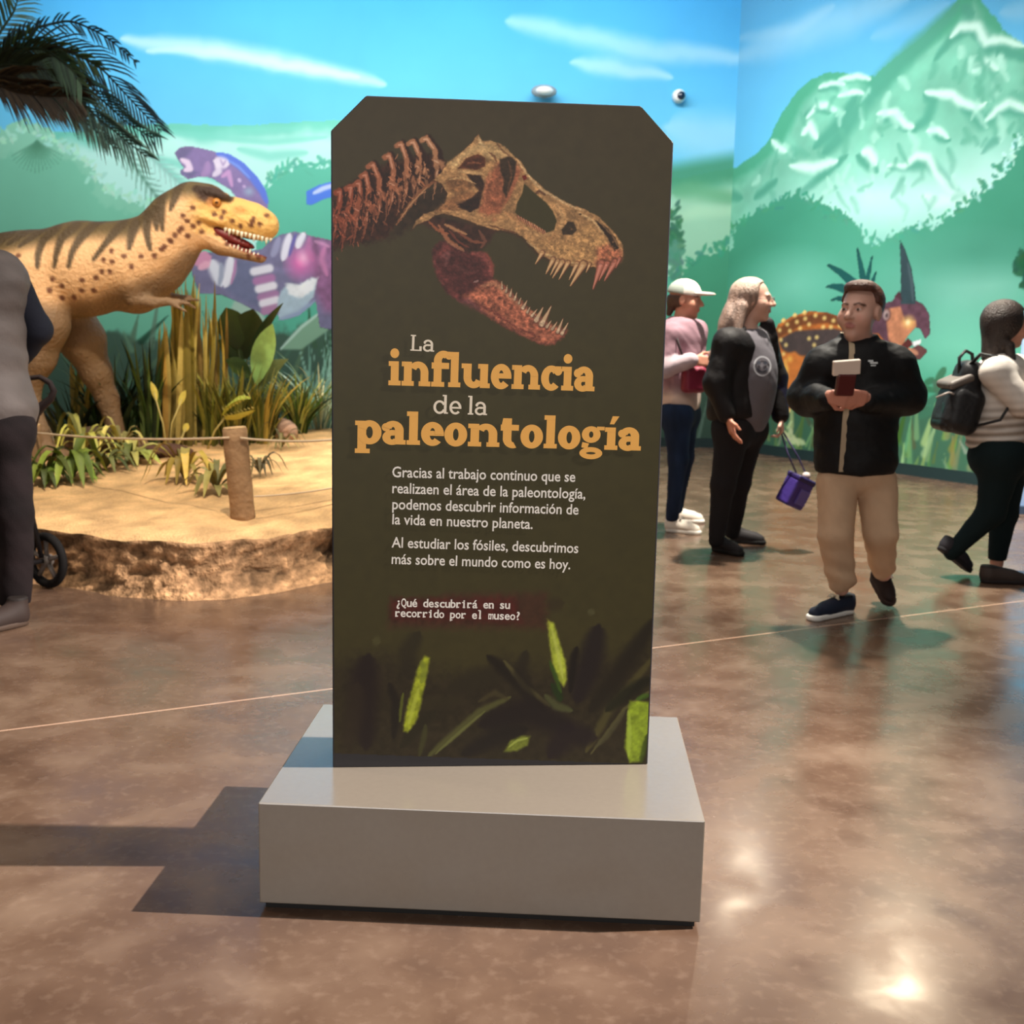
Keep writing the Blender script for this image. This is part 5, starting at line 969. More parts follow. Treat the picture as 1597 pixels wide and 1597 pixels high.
# crest and head
q1([(176, 95), (205, 62), (250, 50), (330, 52), (480, 85), (600, 130), (720, 200), (830, 310), (905, 400), (948, 510), (930, 620), (800, 620), (640, 400), (480, 300), (380, 290), (290, 312), (225, 268), (222, 238), (262, 232), (205, 150)], (130, 112, 168), 1, soft=1.5)
s1([(520, 105), (620, 140), (730, 215), (830, 318), (900, 420), (940, 520)], 62, (84, 116, 226), .95, .5); s1([(600, 150), (700, 210), (800, 310)], 18, (120, 160, 246), .8, .7)
q1([(180, 92), (230, 56), (320, 60), (300, 110), (240, 150), (205, 145)], (100, 94, 138), .9, soft=4); q1([(225, 268), (222, 238), (300, 235), (370, 260), (300, 306)], (104, 100, 146), .9, soft=3)
s1([(222, 150), (280, 180), (300, 230), (250, 245)], 52, (240, 218, 246), .95, .4); s1([(500, 165), (560, 180), (620, 190)], 90, (238, 228, 248), .9, .5); s1([(520, 190), (540, 250), (490, 290)], 50, (236, 226, 246), .85, .5); s1([(560, 300), (620, 260), (650, 380)], 40, (214, 160, 216), .8, .6); s1([(450, 170), (440, 250), (400, 290)], 60, (176, 140, 196), .7, .7); s1([(550, 150), (575, 200), (600, 160)], 16, (170, 150, 200), .9, .5); s1([(700, 310), (720, 340)], 30, (216, 190, 236), .8); s1([(740, 370), (760, 385)], 24, (206, 176, 226), .8); D1.blob(Z2([(790, 420)])[0], 12, 10, (150, 176, 206), .9)
D1.C = D1.C*.90+25.0*D1.K[..., None]; mk = D1.A > .45
o = D1.grid(lambda u, v: np.stack([u, np.full_like(u, FY-.002), v], 1), 'painted_dinosaur', mural_m, None, mask=mk, smooth=False, unmix=True)
tag(o, 'violet crested dinosaur with white stripes painted on the far wall behind the statue', 'painted dinosaur')
a_, b_ = wall_uv(478, 330), wall_uv(640, 270); D3 = Canvas(a_[0], b_[0], a_[1], b_[1], .0095, wall_uv, .0073)
D3.stroke([(484, 308), (500, 300), (530, 292), (600, 286)], 21, (84, 130, 232), 1, .15, False); D3.stroke([(488, 302), (504, 294), (530, 286)], 7, (206, 222, 252), .9, .6)
o = D3.grid(lambda u, v: np.stack([u, np.full_like(u, FY-.002), v], 1), 'painted_dinosaur', mural_m, None, mask=D3.A > .45, smooth=False, unmix=True); tag(o, 'blue crest tip of a painted dinosaur peeking out left of the sign', 'painted dinosaur')
# horned dinosaur on the side wall
u0_, v0_ = side_uv(1196, 700); u1_, v1_ = side_uv(1466, 372); D2 = Canvas(u0_, u1_, min(v0_, side_uv(1466, 730)[1]), v1_+.1, .0095, side_uv, .0064)
def q2(p, c, a=1, rag=0, soft=1.2, tex=.08, seed=0): D2.poly(p, c, a, rag, 6, soft, seed, None, tex, 8)
def s2(p, wd, c, a=1, soft=.5, taper=True): D2.stroke(p, wd, c, a, soft, taper)
q2([(1204, 525), (1214, 506), (1235, 494), (1262, 486), (1290, 488), (1318, 498), (1345, 512), (1380, 515), (1400, 540), (1390, 590), (1350, 610), (1348, 640), (1330, 650), (1312, 618), (1270, 612), (1252, 610), (1240, 632), (1226, 640), (1214, 620), (1204, 580)], (196, 112, 52), 1, tex=.3)
q2([(1214, 530), (1240, 516), (1300, 512), (1340, 522), (1340, 545), (1290, 552), (1240, 556), (1220, 545)], (74, 66, 68), .95, soft=3); q2([(1210, 556), (1240, 548), (1254, 560), (1246, 600), (1228, 622), (1212, 600)], (216, 128, 62), 1, soft=3); s2([(1225, 560), (1226, 590), (1218, 620)], 12, (248, 186, 92), .8, .7)
q2([(1204, 520), (1240, 494), (1290, 488), (1330, 504), (1330, 514), (1290, 504), (1250, 508), (1210, 530)], (104, 62, 40), .8, soft=3)
for x, y in [(1216, 515), (1228, 506), (1243, 502), (1256, 497), (1272, 492), (1286, 496), (1300, 500), (1262, 506), (1248, 512), (1232, 516), (1284, 510), (1296, 510), (1310, 508), (1218, 530), (1226, 538), (1262, 528), (1274, 526), (1212, 542), (1270, 538), (1300, 540), (1320, 530), (1222, 552), (1318, 560), (1330, 575), (1300, 575), (1230, 640),  (1360, 560), (1255, 488), (1240, 492), (1222, 500), (1210, 532)]: D2.blob((x, y), 5.5, 4.5, (255, 226, 140), 1, .6)
for x, y in [(1226, 575), (1222, 590), (1232, 560)]: D2.blob((x, y), 9, 8, (255, 206, 96), .9)
q2([(1330, 470), (1360, 462), (1378, 474), (1392, 470), (1398, 460), (1408, 472), (1425, 468), (1440, 476), (1449, 492), (1450, 522), (1444, 528), (1436, 512), (1424, 508), (1412, 528), (1400, 548), (1384, 538), (1370, 520), (1345, 520)], (98, 66, 80), 1, tex=.2)
q2([(1380, 482), (1404, 478), (1412, 500), (1428, 500), (1430, 508), (1414, 526), (1402, 548), (1386, 530)], (206, 138, 100), .95, soft=2, tex=.2); D2.blob((1417, 502), 15, 13, (255, 214, 120), 1); D2.blob((1416, 503), 6, 6, (255, 246, 206), 1)
D2.blob((1382, 491), 10, 12, (72, 46, 56), 1, .4); D2.blob((1382, 491), 7, 9, (214, 196, 190), 1, .5); D2.blob((1383, 492), 3.5, 4.5, (60, 44, 50), 1, .5)
q2([(1404, 552), (1418, 546), (1432, 538), (1442, 544), (1446, 548), (1436, 560), (1424, 558)], (104, 66, 66), 1); s2([(1410, 545), (1424, 548), (1432, 552)], 8, (210, 150, 116), .8); q2([(1422, 534), (1436, 530), (1436, 535), (1426, 540)], (240, 246, 246), 1)
q2([(1400, 545), (1416, 528), (1424, 536), (1414, 546)], (96, 46, 44), .9)
q2([(1404, 376), (1412, 392), (1421, 420), (1426, 450), (1428, 474), (1405, 474), (1406, 430), (1405, 400)], (52, 74, 80), 1, soft=.8); s2([(1416, 410), (1422, 440), (1424, 470)], 5, (84, 104, 110), .7, .7)
for p, wd in [([(1291, 413), (1310, 424), (1334, 444)], 11), ([(1337, 388), (1342, 412), (1347, 440)], 9), ([(1360, 400), (1356, 420), (1352, 440)], 7), ([(1289, 447), (1300, 446), (1316, 450)], 9), ([(1296, 468), (1306, 465), (1316, 466)], 6), ([(1366, 424), (1362, 436)], 5)]: s2(p[::-1], wd*1.3, (24, 92, 90), 1, .25, 'end')
q2([(1396, 462), (1402, 454), (1408, 470)], (80, 52, 60), 1)
mk2 = D2.A > .45
o = D2.grid(lambda u, v: side3(u, v)+np.array([RN[0], RN[1], 0])*.002, 'painted_dinosaur', mural_m, None, mask=mk2, smooth=False, unmix=True)
tag(o, 'brown horned dinosaur with glowing yellow spots painted on the side wall behind the boy', 'painted dinosaur')

# ------------------------------------------------------------------ small fittings on the far wall
wp = mat('white_plastic', (232, 238, 240), .35, .5); dk = mat('dark_lens', (16, 40, 66), .1, .6); gp = mat('grey_plastic', (128, 148, 160), .4, .5)
RX = np.array([[1, 0, 0], [0, 0, -1], [0, 1, 0]])   # local z towards the room (-y)
c = P(848, 146, FY); o = thing('wall_camera', 'oval white camera fitting on the sky above the sign', 'camera', c+[0, 0, 0])
m = MB(); m.lathe(c, [(.05, 0), (.055, .02), (.035, .05), (.03, .10)], 24, RX); m.build('bracket', gp, o)
Sc = RX@np.diag([1.15, .58, 1.0]); m = MB(); m.lathe(c+[0, -.12, 0], [(.02, -.04), (.085, -.035), (.118, -.01), (.122, .012), (.105, .03), (.09, .032)], 32, Sc); m.build('ring_housing', gp, o)
m = MB(); m.lathe(c+[.005, -.15, 0], [(.085, -.01), (.08, .02), (.06, .05), (.03, .066), (.002, .07)], 28, Sc); m.build('dome', wp, o)
c = P(1058, 151, FY); o = thing('wall_camera', 'small round white camera with a dark lens on the sky right of the sign', 'camera', c)
m = MB(); m.lathe(c, [(.06, 0), (.072, .012), (.074, .04), (.068, .075), (.05, .10), (.044, .102)], 28, RX); m.build('housing', wp, o)
m = MB(); m.lathe(c+[.018, -.085, -.004], [(.044, -.01), (.044, .022), (.036, .032), (.002, .036)], 24, RX); m.build('lens', dk, o)
# ---- lit panel at the right edge
DP = G(1579, 800); o = thing('display_panel', 'tall pale blue lit panel at the right edge behind the woman with the backpack', 'panel', DP+[.6, .05, 0])
m = MB(); m.box(DP+[.65, .06, 1.28], (1.3, .12, 2.46)); bevel(m.build('panel_body', mat('pale_blue_paint', (160, 190, 232), .4, .4), o, False), .01)
m = MB(); m.box(DP+[.65, .05, .03], (1.34, .22, .06)); m.build('panel_foot', mat('panel_foot_paint', (60, 78, 104), .5), o, False)
m = MB(); m.box(DP+[.65, -.002, 1.28], (1.18, .012, 1.1)); m.build('lit_screen', mat('lit_screen_glow', (60, 160, 200), .3, .4, emit=((88, 190, 230), 1.1)), o, False)
# ------------------------------------------------------------------ people
skin_m = mat('skin', vcol=True, rough=.5, spec=.35)
cloth_m = mat('cloth', vcol=True, rough=.85, spec=.2, bump=.12, bscale=160)
denim_m = mat('denim', vcol=True, rough=.9, spec=.15, bump=.2, bscale=220)
puff_m = mat('padded_shell', vcol=True, rough=.65, spec=.25, bump=.1, bscale=60)
hair_m = mat('hair', vcol=True, rough=.45, spec=.4, bump=.5, bscale=120)
shoe_m = mat('shoe_fabric', vcol=True, rough=.7, spec=.3)
def nrm(v): v = np.asarray(v, float); return v/np.linalg.norm(v)
def basis(f, up=(0, 0, 1)):
    f = nrm(f); r_ = nrm(np.cross(f, up)); u = np.cross(r_, f); return np.stack([r_, f, u], 1)
def flat(p, a, b, ra, rb, fd, k):
    """tapered limb whose cross-section is k times as deep along fd"""
    fd = nrm(fd); a = np.asarray(a, float); q = p-np.outer(((p-a)@fd)*(1-1/k), fd); b2 = np.asarray(b, float); b2 = b2-fd*((b2-a)@fd)*(1-1/k); return rc(q, a, b2, ra, rb)*min(1, k)
def headf(p, c, B, s=1.0):
    q = (p-c)@B/s
    d = el(q, (0, -.014, .032), (.074, .094, .084)); d = sm(d, el(q, (0, .024, -.030), (.060, .066, .084)), .03)
    d = sm(d, rc(q, (0, .02, -.075), (0, .062, -.098), .044, .022), .03); d = sm(d, rc(q, (-.036, .055, -.03), (.036, .055, -.03), .034, .034), .03)
    d = sm(d, rc(q, (-.034, .080, .022), (.034, .080, .022), .013, .013), .014)
    for s_ in (-1, 1): d = smx(d, -el(q, (s_*.031, .101, .004), (.017, .016, .011)), .012); d = sm(d, el(q, (s_*.031, .079, .004), (.0135, .0135, .0125)), .003)
    d = sm(d, rc(q, (0, .090, .010), (0, .112, -.026), .008, .0135), .010)
    for s_ in (-1, 1): d = sm(d, el(q, (s_*.013, .100, -.030), (.009, .010, .008)), .006)
    d = sm(d, el(q, (0, .090, -.056), (.023, .009, .0055)), .006); d = sm(d, el(q, (0, .088, -.066), (.020, .010, .0065)), .006)
    for s_ in (-1, 1): d = sm(d, el(q, (s_*.077, -.006, -.004), (.011, .022, .033)), .010); d = smx(d, -el(q, (s_*.089, -.002, .0), (.006, .011, .018)), .006)
    return d*s
def headcol(V, C, c, B, s, brow, lip=(178, 104, 96), iris=(70, 56, 44), glasses=False):
    q = (V-c)@B/s
    def put(m_, col):
        C[:] = C*(1-m_[:, None])+np.array(col, float)*m_[:, None]
    put(np.clip((1.15-np.hypot(q[:, 0]/.024, (q[:, 2]+.061)/.012))/.3, 0, 1)*(q[:, 1] > .07)*.8, lip)
    for s_ in (-1, 1):
        put(np.clip((1.1-np.hypot((q[:, 0]-s_*.031)/.012, (q[:, 2]-.004)/.0052))/.3, 0, 1)*(q[:, 1] > .07), (206, 192, 184)); put(np.clip((1.1-np.hypot((q[:, 0]-s_*.031)/.0062, (q[:, 2]-.004)/.0065))/.3, 0, 1)*(q[:, 1] > .07), iris)
        d, _ = dpoly(q[:, 0], q[:, 2], [(s_*.014, .024), (s_*.032, .030), (s_*.048, .023)]); put(np.clip((.006-d)/.004, 0, 1)*(q[:, 1] > .06)*.85, brow)
        put(np.clip((1-np.hypot((q[:, 0]-s_*.042)/.022, (q[:, 2]+.028)/.02)), 0, 1)*(q[:, 1] > .04)*.25, (226, 130, 116))
    return C
def handp(w_, dv, pn, side, L=.175, curl=.6):
    """wrist, direction of the fingers, palm normal, thumb side (+1/-1 along cross(dv,pn)); returns list of primitives"""
    dv = nrm(dv); pn = np.asarray(pn, float); pn = nrm(pn-dv*(pn@dv)); sd = np.cross(dv, pn)*side; k = L/.175; o_ = np.asarray(w_, float); B = np.stack([sd, dv, pn], 1)
    pr = [lambda p, c=o_+dv*.048*k, B=B: bx(p, c, (.074*k, .090*k, .030*k), .013*k, B)]
    for i, (off, ln, r_) in enumerate([(.028, .070, .0088), (.009, .080, .0092), (-.010, .074, .0088), (-.028, .056, .0080)]):
        a = o_+(dv*.088+sd*off)*k; c1 = curl*.8; d1 = dv*math.cos(c1)+pn*math.sin(c1); d2 = dv*math.cos(c1*2.1)+pn*math.sin(c1*2.1); m_ = a+d1*ln*.52*k; e = m_+d2*ln*.5*k
        pr += [lambda p, a=a, b=m_, r_=r_*k: rc(p, a, b, r_, r_*.93), lambda p, a=m_, b=e, r_=r_*k: rc(p, a, b, r_*.93, r_*.78)]
    a = o_+(dv*.025+sd*.030)*k; b = a+(dv*.030+sd*.028+pn*.014)*k; e = b+(dv*.032+sd*.004+pn*.016)*k
    pr += [lambda p, a=a, b=b: rc(p, a, b, .0125*k, .0105*k), lambda p, a=b, b=e: rc(p, a, b, .0105*k, .0082*k)]
    return pr
def hands(p, prs): return usum([f(p) for f in prs], .008)
def folds(p, amp, sc, seed=0, zs_=1.0):
    q = p*np.array([1, 1, zs_]); return amp*(n3(q, sc, seed)-.5)*2
def bounds(pts, pad): a = np.array(pts); return a.min(0)-pad, a.max(0)+pad
def garment(name, f, pts, pad, h, m_, parent, col, colf=None):
    lo, hi = bounds(pts, pad); V, Q = solid(f, lo, hi, h)
    C = np.tile(np.array(col, float), (len(V), 1))*(1+.10*(n3(V, 20, 3)-.5)[:, None])
    if colf is not None: C = colf(V, C)
    return mesh(name, V, Q, m_, parent, C)
def shoe(parent, heel, toe, up, sole, h=.085, wd=.042, laces=None, ank=None, lift=.0):
    heel = np.array(heel, float); toe = np.array(toe, float); f = toe-heel; L_ = np.linalg.norm(f); B = basis(f); c = (heel+toe)/2
    def loc(p): return (p-heel)@B
    def fu(p):
        q = loc(p); d = rc(q, (0, .045, .045), (0, L_-.05, .030), wd*.95, wd*.80); d = sm(d, rc(q, (0, .040, .04), (0, .035, h), wd*.9, wd*.88), .03); d = sm(d, rc(q, (0, .05, .06), (0, L_*.62, .042), wd*.85, wd*.8), .03)
        return smx(smx(d, .012-q[:, 2], .006), q[:, 2]-h-.01, .01)
    V, Q = solid(fu, np.minimum(heel, toe)-.14, np.maximum(heel, toe)+.14, .006); C = np.tile(np.array(up, float), (len(V), 1)); q = loc(V); C[q[:, 2] > h-.002] *= .6
    o = mesh('shoe', V, Q, shoe_m, parent, C)
    def fs(p):
        q = loc(p); d = np.minimum(rc(q*[1, 1, 0], (0, .045, 0), (0, L_-.048, 0), wd*1.02, wd*.98), 9); return smx(smx(d, q[:, 2]-.028, .004), -q[:, 2], .004)
    V, Q = solid(fs, np.minimum(heel, toe)-.14, np.maximum(heel, toe)+.14, .007); mesh('sole', V, Q, shoe_m, o, np.tile(np.array(sole, float), (len(V), 1)))
    if laces is not None:
        m = MB()
        for k in range(4):
            t = L_*(.38+.085*k); hz = .092-.0125*k-.004*(k > 2); w2 = wd*.55; pts = [heel+B@np.array([x, t+(.008 if (k % 2) else -.008)*np.sign(x), hz-abs(x)**1.6*4.0]) for x in np.linspace(-w2, w2, 7)]; m.tube(pts, .0065, 6, col=laces)
        for s_ in (-1, 1): m.tube([heel+B@np.array([0, L_*.40, .098]), heel+B@np.array([s_*.022, L_*.42, .104]), heel+B@np.array([s_*.030, L_*.46, .092]), heel+B@np.array([s_*.012, L_*.43, .094])], .006, 6, col=laces)
        m.build('laces', shoe_m, o, True, True)
    return o
SKIN = np.array([204, 164, 146.])
# ---------------------------------------------------------------- the boy
def boy():
    Y = 5.62; k = Y/FPX
    def J(x, y, dy=0.0): return P(x, y, Y+dy)
    root = thing('person', 'boy in a black padded jacket and beige trousers holding a small pale device', 'person', G(1330, 960))
    f = nrm((-.12, -1, 0)); hc = J(1342, 487, -.02); HB = basis((-.66, -.75, .06)); hs = 1.13
    prL = handp(J(1292, 617, -.27), (.9, -.25, -.25), (.1, .9, .35), -1, .16, .75); prR = handp(J(1352, 622, -.27), (-.9, -.2, .12), (-.1, .9, .3), 1, .17, .75)
    shL, shR = J(1276, 566), J(1400, 564); elL, elR = J(1256, 618, .02), J(1416, 618, .02); wrL, wrR = J(1294, 617, -.25), J(1350, 621, -.25)
    hipL, hipR = J(1308, 745, 0), J(1366, 745, .02); knL, knR = J(1308, 832, -.04), J(1372, 832, -.02); anL, anR = J(1312, 918, -.0), J(1378, 896, .20)
    def body(p):
        d = headf(p, hc, HB, hs); d = sm(d, rc(p, J(1340, 512, .0), J(1337, 548, .01), .052, .06), .03)
        d = sm(d, flat(p, J(1337, 565), J(1337, 690), .12, .12, f, .75), .05); d = sm(d, rc(p, shL, shR, .05, .05), .05); d = sm(d, rc(p, hipL, hipR, .085, .085), .06)
        for a, b, c in ((shL, elL, wrL), (shR, elR, wrR)): d = sm(d, rc(p, a, b, .045, .038), .03); d = sm(d, rc(p, b, c, .038, .025), .02)
        for a, b, c in ((hipL, knL, anL), (hipR, knR, anR)): d = sm(d, rc(p, a, b, .078, .052), .04); d = sm(d, rc(p, b, c, .052, .036), .02)
        d = sm(d, hands(p, prL), .012); return sm(d, hands(p, prR), .012)
    lo, hi = bounds([hc, shL, shR, elL, elR, wrL, wrR, anL, anR, hipL, hipR], .16); V, Q = solid(body, lo, hi, .0055)
    C = np.tile(SKIN*[.97, .93, .92], (len(V), 1)); headcol(V, C, hc, HB, hs, (70, 42, 30), (176, 110, 104), (60, 44, 36)); hd = np.minimum(hands(V, prL), hands(V, prR)); C[hd < .02] *= [1.0, .88, .84]
    b_ = mesh('body', V, Q, skin_m, root, C)
    def hair(p):
        q = (p-hc)@HB/hs; d = el(q, (0, -.016, .042), (.086, .106, .092)); d = sm(d, el(q, (0, .035, .100), (.060, .050, .026)), .02)
        face = np.maximum(np.maximum(q[:, 2]-(.070+.012*np.sin(q[:, 0]*60)), .052-q[:, 1]+0*q[:, 0]), -9); cut = np.maximum(-(q[:, 1]-.030+np.abs(q[:, 0])*.15), q[:, 2]-.082)
        d = smx(d, -cut, .008); d = smx(d, -(q[:, 2]+.045+.25*q[:, 1]), .01); side = np.maximum(q[:, 2]-.035, -(q[:, 1]+.005)); d = smx(d, -side, .01)
        return (d+.004*(n3(q, 45, 2)-.5))*hs
    V, Q = solid(hair, hc-.17, hc+.17, .005); mesh('hair', V, Q, hair_m, root, np.tile(np.array([86, 50, 36.]), (len(V), 1))*(.7+.6*n3(V, 70, 2)[:, None]))
    zc = lambda p: (p-J(1333, 600))
    def jacket(p):
        d = flat(p, J(1337, 580), J(1334, 716), .186, .198, f, .74)
        d = sm(d, rc(p, J(1284, 572), J(1394, 570), .078, .080), .08); d = smx(d, -(p[:, 2]-J(1335, 737)[2]), .015)
        d = smx(d, p[:, 2]-J(1335, 545)[2]-.06, .03)
        for a, b, c, s_ in ((J(1282, 574), J(1259, 618, .03), J(1292, 622, -.22), -1), (J(1398, 572), J(1413, 618, .03), J(1352, 626, -.22), 1)): d = sm(d, rc(p, a, b, .092, .088), .035); d = sm(d, rc(p, b, c, .086, .050), .03)
        cl = rc(p, J(1339, 528, .01), J(1338, 552, .01), .088, .102); cl = smx(cl, p[:, 2]-J(1338, 521)[2], .01); cl = smx(cl, -(rc(p, J(1340, 505, .0), J(1338, 560, .0), .070, .078)), .01); d = sm(d, cl, .02)
        for q_, n_ in ((wrL, nrm(np.array(wrL)-elL)), (wrR, nrm(np.array(wrR)-elR))): pass
        return d+folds(p, .010, 9, 3, 1.4)+folds(p, .004, 26, 5)
    garment('jacket', jacket, [J(1240, 525), J(1432, 740), J(1335, 520, -.3), J(1335, 520, .22)], .08, .0075, puff_m, root, (17, 16, 17))
    m = MB(); zt = [J(1334, 519, -.115), J(1332, 545, -.145), J(1328, 590, -.165), J(1322, 660, -.172), J(1317, 738, -.172)]
    m2 = []
    for i in range(len(zt)-1):
        for t in np.linspace(0, 1, 8, endpoint=False): m2.append(zt[i]+(zt[i+1]-zt[i])*t)
    pts = np.array(m2+[zt[-1]])
    for i in range(len(pts)):                    # lay the zip on the jacket's front
        lo_, hi_ = -.45, .1; q = pts[i]-f*0
        for _ in range(18):
            md = (lo_+hi_)/2; 
            if jacket((pts[i]*[1, 0, 1]+[0, Y+md, 0])[None])[0] > 0: lo_ = md
            else: hi_ = md
        pts[i, 1] = Y+lo_
    for _ in range(3): pts[1:-1, 1] = (pts[:-2, 1]+2*pts[1:-1, 1]+pts[2:, 1])/4
    m.ribbon(pts-[0, .004, 0], [1, 0, 0], .0135, (176, 156, 128)); m.build('zip', mat('zip_tape', vcol=True, rough=.6), root, True, True)
    # small pale mark on the chest
    def onj(x, y):
        c = J(x, y); lo_, hi_ = -.45, .1
        for _ in range(18):
            md = (lo_+hi_)/2
            if jacket(P(x, y, Y+md)[None])[0] > 0: lo_ = md
            else: hi_ = md
        return P(x, y, Y+lo_-.003)
    m = MB()
    for (x, y, w_, h_) in [(1358, 563, 8, 3), (1363, 566, 12, 3), (1362, 570, 8, 2)]:
        q = [onj(x-w_/2, y-h_/2), onj(x+w_/2, y-h_/2), onj(x+w_/2, y+h_/2), onj(x-w_/2, y+h_/2)]; m.add(q, [(0, 3, 2, 1)])
    m.build('chest_mark', mat('pale_stitching', (196, 200, 200), .7), root, False)
    def pants(p):
        d = flat(p, J(1318, 735), J(1354, 735), .115, .115, f, .9); zh = J(1335, 726)[2]
        for a, b, c in ((J(1306, 750), J(1303, 832, -.04), J(1312, 902, .0)), (J(1366, 750, .02), J(1374, 830, -.02), J(1376, 882, .17))): d = sm(d, rc(p, a, b, .100, .084), .02); d = sm(d, rc(p, b, c, .082, .066), .015)
        d = smx(d, p[:, 2]-zh, .01); cutL = np.maximum(-(p[:, 2]-.185), -9+0*p[:, 0])
        d = smx(d, .09-p[:, 2]+.02*np.sin(p[:, 0]*40), .02)
        return d+folds(p, .012, 11, 7, .55)+.005*np.sin(p[:, 2]*70+p[:, 0]*18)*np.clip((.42-p[:, 2])*4, 0, 1)
    garment('trousers', pants, [J(1262, 735), J(1410, 735), J(1335, 915, -.2), J(1335, 915, .25)], .06, .007, cloth_m, root, (196, 164, 134))
    h0 = G(1326, 954); t0 = G(1261, 969); shoe(root, h0, t0, (26, 34, 52), (228, 226, 220), .088, .043, (210, 196, 170))
    t1 = G(1389, 950); h1 = t1+np.array([-.035, .19, .125]); shoe(root, h1, t1+[0, 0, .006], (40, 28, 26), (52, 38, 34), .085, .042, (206, 200, 188))
    # the thing in his hands
    c = J(1320, 576, -.34); DB = basis((.06, -1, -.25)); o = thing('handheld_device', 'small dark red device with a pale rectangular top held by the boy', 'device', c)
    m = MB(); m.box(J(1320, 573, -.345), (.122, .024, .066), DB@np.array([[math.cos(.1), 0, math.sin(.1)], [0, 1, 0], [-math.sin(.1), 0, math.cos(.1)]])); bevel(m.build('pale_top', mat('pale_card', (226, 206, 190), .5), o, False), .004)
    m = MB(); m.box(J(1318, 600, -.33), (.085, .03, .10), DB); bevel(m.build('grip', mat('dark_red_plastic', (84, 26, 24), .4, .5), o, False), .008)
boy()
# ---------------------------------------------------------------- woman with long fair hair
def fair():
    Y = 7.10; k = Y/FPX
    def J(x, y, dy=0.0): return P(x, y, Y+dy)
    root = thing('person', 'woman with long fair hair in an open black jacket over a grey shirt', 'person', G(1140, 862))
    f = nrm((.90, -.42, 0)); sd = nrm((-.42, -.90, 0)); hc = J(1176, 468); HB = basis((.93, -.33, .02)); hs = 1.04
    shN, shF = J(1137, 532, -.14), J(1190, 527, .15); elN, elF = J(1118, 598, -.17), J(1210, 592, .2); wrN, wrF = J(1136, 652, -.22), J(1218, 652, .14)
    hpN, hpF = J(1143, 668, -.08), J(1166, 666, .1); knN, knF = J(1128, 755, -.06), J(1152, 752, .16); anN, anF = J(1117, 843, -.03), J(1142, 832, .24)
    prN = handp(wrN, (.28, -.2, -.93), (.9, .1, .25), 1, .175, .35); prF = handp(wrF, (.1, -.1, -.98), (-.9, .2, 0), -1, .165, 1.0)
    def body(p):
        d = headf(p, hc, HB, hs); d = sm(d, rc(p, J(1170, 492), J(1162, 525), .050, .060), .03)
        d = sm(d, flat(p, J(1163, 550), J(1160, 640), .14, .15, f, .8), .05); d = sm(d, rc(p, shN, shF, .05, .05), .05); d = sm(d, rc(p, hpN, hpF, .10, .10), .06)
        for a, b, c in ((shN, elN, wrN), (shF, elF, wrF)): d = sm(d, rc(p, a, b, .045, .038), .03); d = sm(d, rc(p, b, c, .038, .026), .02)
        for a, b, c in ((hpN, knN, anN), (hpF, knF, anF)): d = sm(d, rc(p, a, b, .09, .055), .04); d = sm(d, rc(p, b, c, .055, .036), .02)
        d = sm(d, hands(p, prN), .012); return sm(d, hands(p, prF), .012)
    lo, hi = bounds([hc, shN, shF, elN, elF, wrN, wrF, anN, anF], .18); V, Q = solid(body, lo, hi, .0062)
    C = np.tile(SKIN*[1, .97, .96], (len(V), 1)); headcol(V, C, hc, HB, hs, (140, 112, 92), (180, 110, 104)); C[hands(V, prN) < .02] *= [1.0, .86, .8]; mesh('body', V, Q, skin_m, root, C)
    def hair(p):
        q = (p-hc)@HB/hs; d = el(q, (0, -.022, .034), (.090, .106, .096)); cut = np.maximum(-(q[:, 1]-.028-.10*np.clip(q[:, 2], -.1, .1)), q[:, 2]-.098+.15*np.abs(q[:, 0])); d = smx(d, -cut, .012)
        d = sm(d, flat(p, J(1160, 462, .0), J(1140, 505, -.02), .082, .070, sd, .9), .05); d = sm(d, flat(p, J(1140, 500, -.03), J(1112, 556, -.06), .072, .045, f, .6), .05); d = sm(d, rc(p, J(1158, 480, -.075), J(1148, 530, -.12), .035, .022), .03)
        return d+.006*(n3(q*[1, 1, .25], 60, 4)-.5)
    V, Q = solid(hair, np.array(J(1118, 560))-[.1, .25, .06], np.array(J(1200, 420))+[.1, .22, .05], .006); q = (V-hc)@HB
    C = np.tile(np.array([152, 124, 110.]), (len(V), 1))*(.62+.7*n3(V*[1, 1, .2], 90, 3)[:, None]); t = np.clip((q[:, 2]-.02)/.09, 0, 1)[:, None]; C = C*(1-t*.6)+np.array([206, 190, 172.])*t*.6; mesh('hair', V, Q, hair_m, root, C)
    def shirt(p):
        d = flat(p, J(1166, 548, .0), J(1163, 640, .0), .152, .176, f, .82); d = sm(d, el(p, J(1178, 590, -.01), (.125, .15, .22)), .08); d = sm(d, rc(p, shN, shF, .06, .06), .06)
        d = smx(d, -(p[:, 2]-J(1160, 672)[2]), .015); d = smx(d, p[:, 2]-J(1160, 512)[2], .02); return d+folds(p, .008, 10, 4)
    garment('shirt', shirt, [J(1110, 505), J(1215, 678), J(1165, 560, -.25), J(1165, 560, .25)], .03, .008, cloth_m, root, (104, 100, 106))
    m = MB(); fb = HB@np.diag([1, 1, 1.0])
    for s_ in (-1, 1):
        q = [hc+HB@(np.array([s_*.034+.019*math.cos(a), .108, .002+.015*math.sin(a)])*hs) for a in np.linspace(0, 2*math.pi, 17)]; m.tube(q, .0016, 5); m.tube([hc+HB@(np.array([s_*.053, .106, .004])*hs), hc+HB@(np.array([s_*.078, .04, .006])*hs), hc+HB@(np.array([s_*.082, -.005, .008])*hs)], .0016, 5)
    m.tube([hc+HB@(np.array([-.015, .109, .004])*hs), hc+HB@(np.array([.015, .109, .004])*hs)], .0016, 5); m.build('glasses', mat('glasses_wire', (110, 100, 96), .3, .5), root)
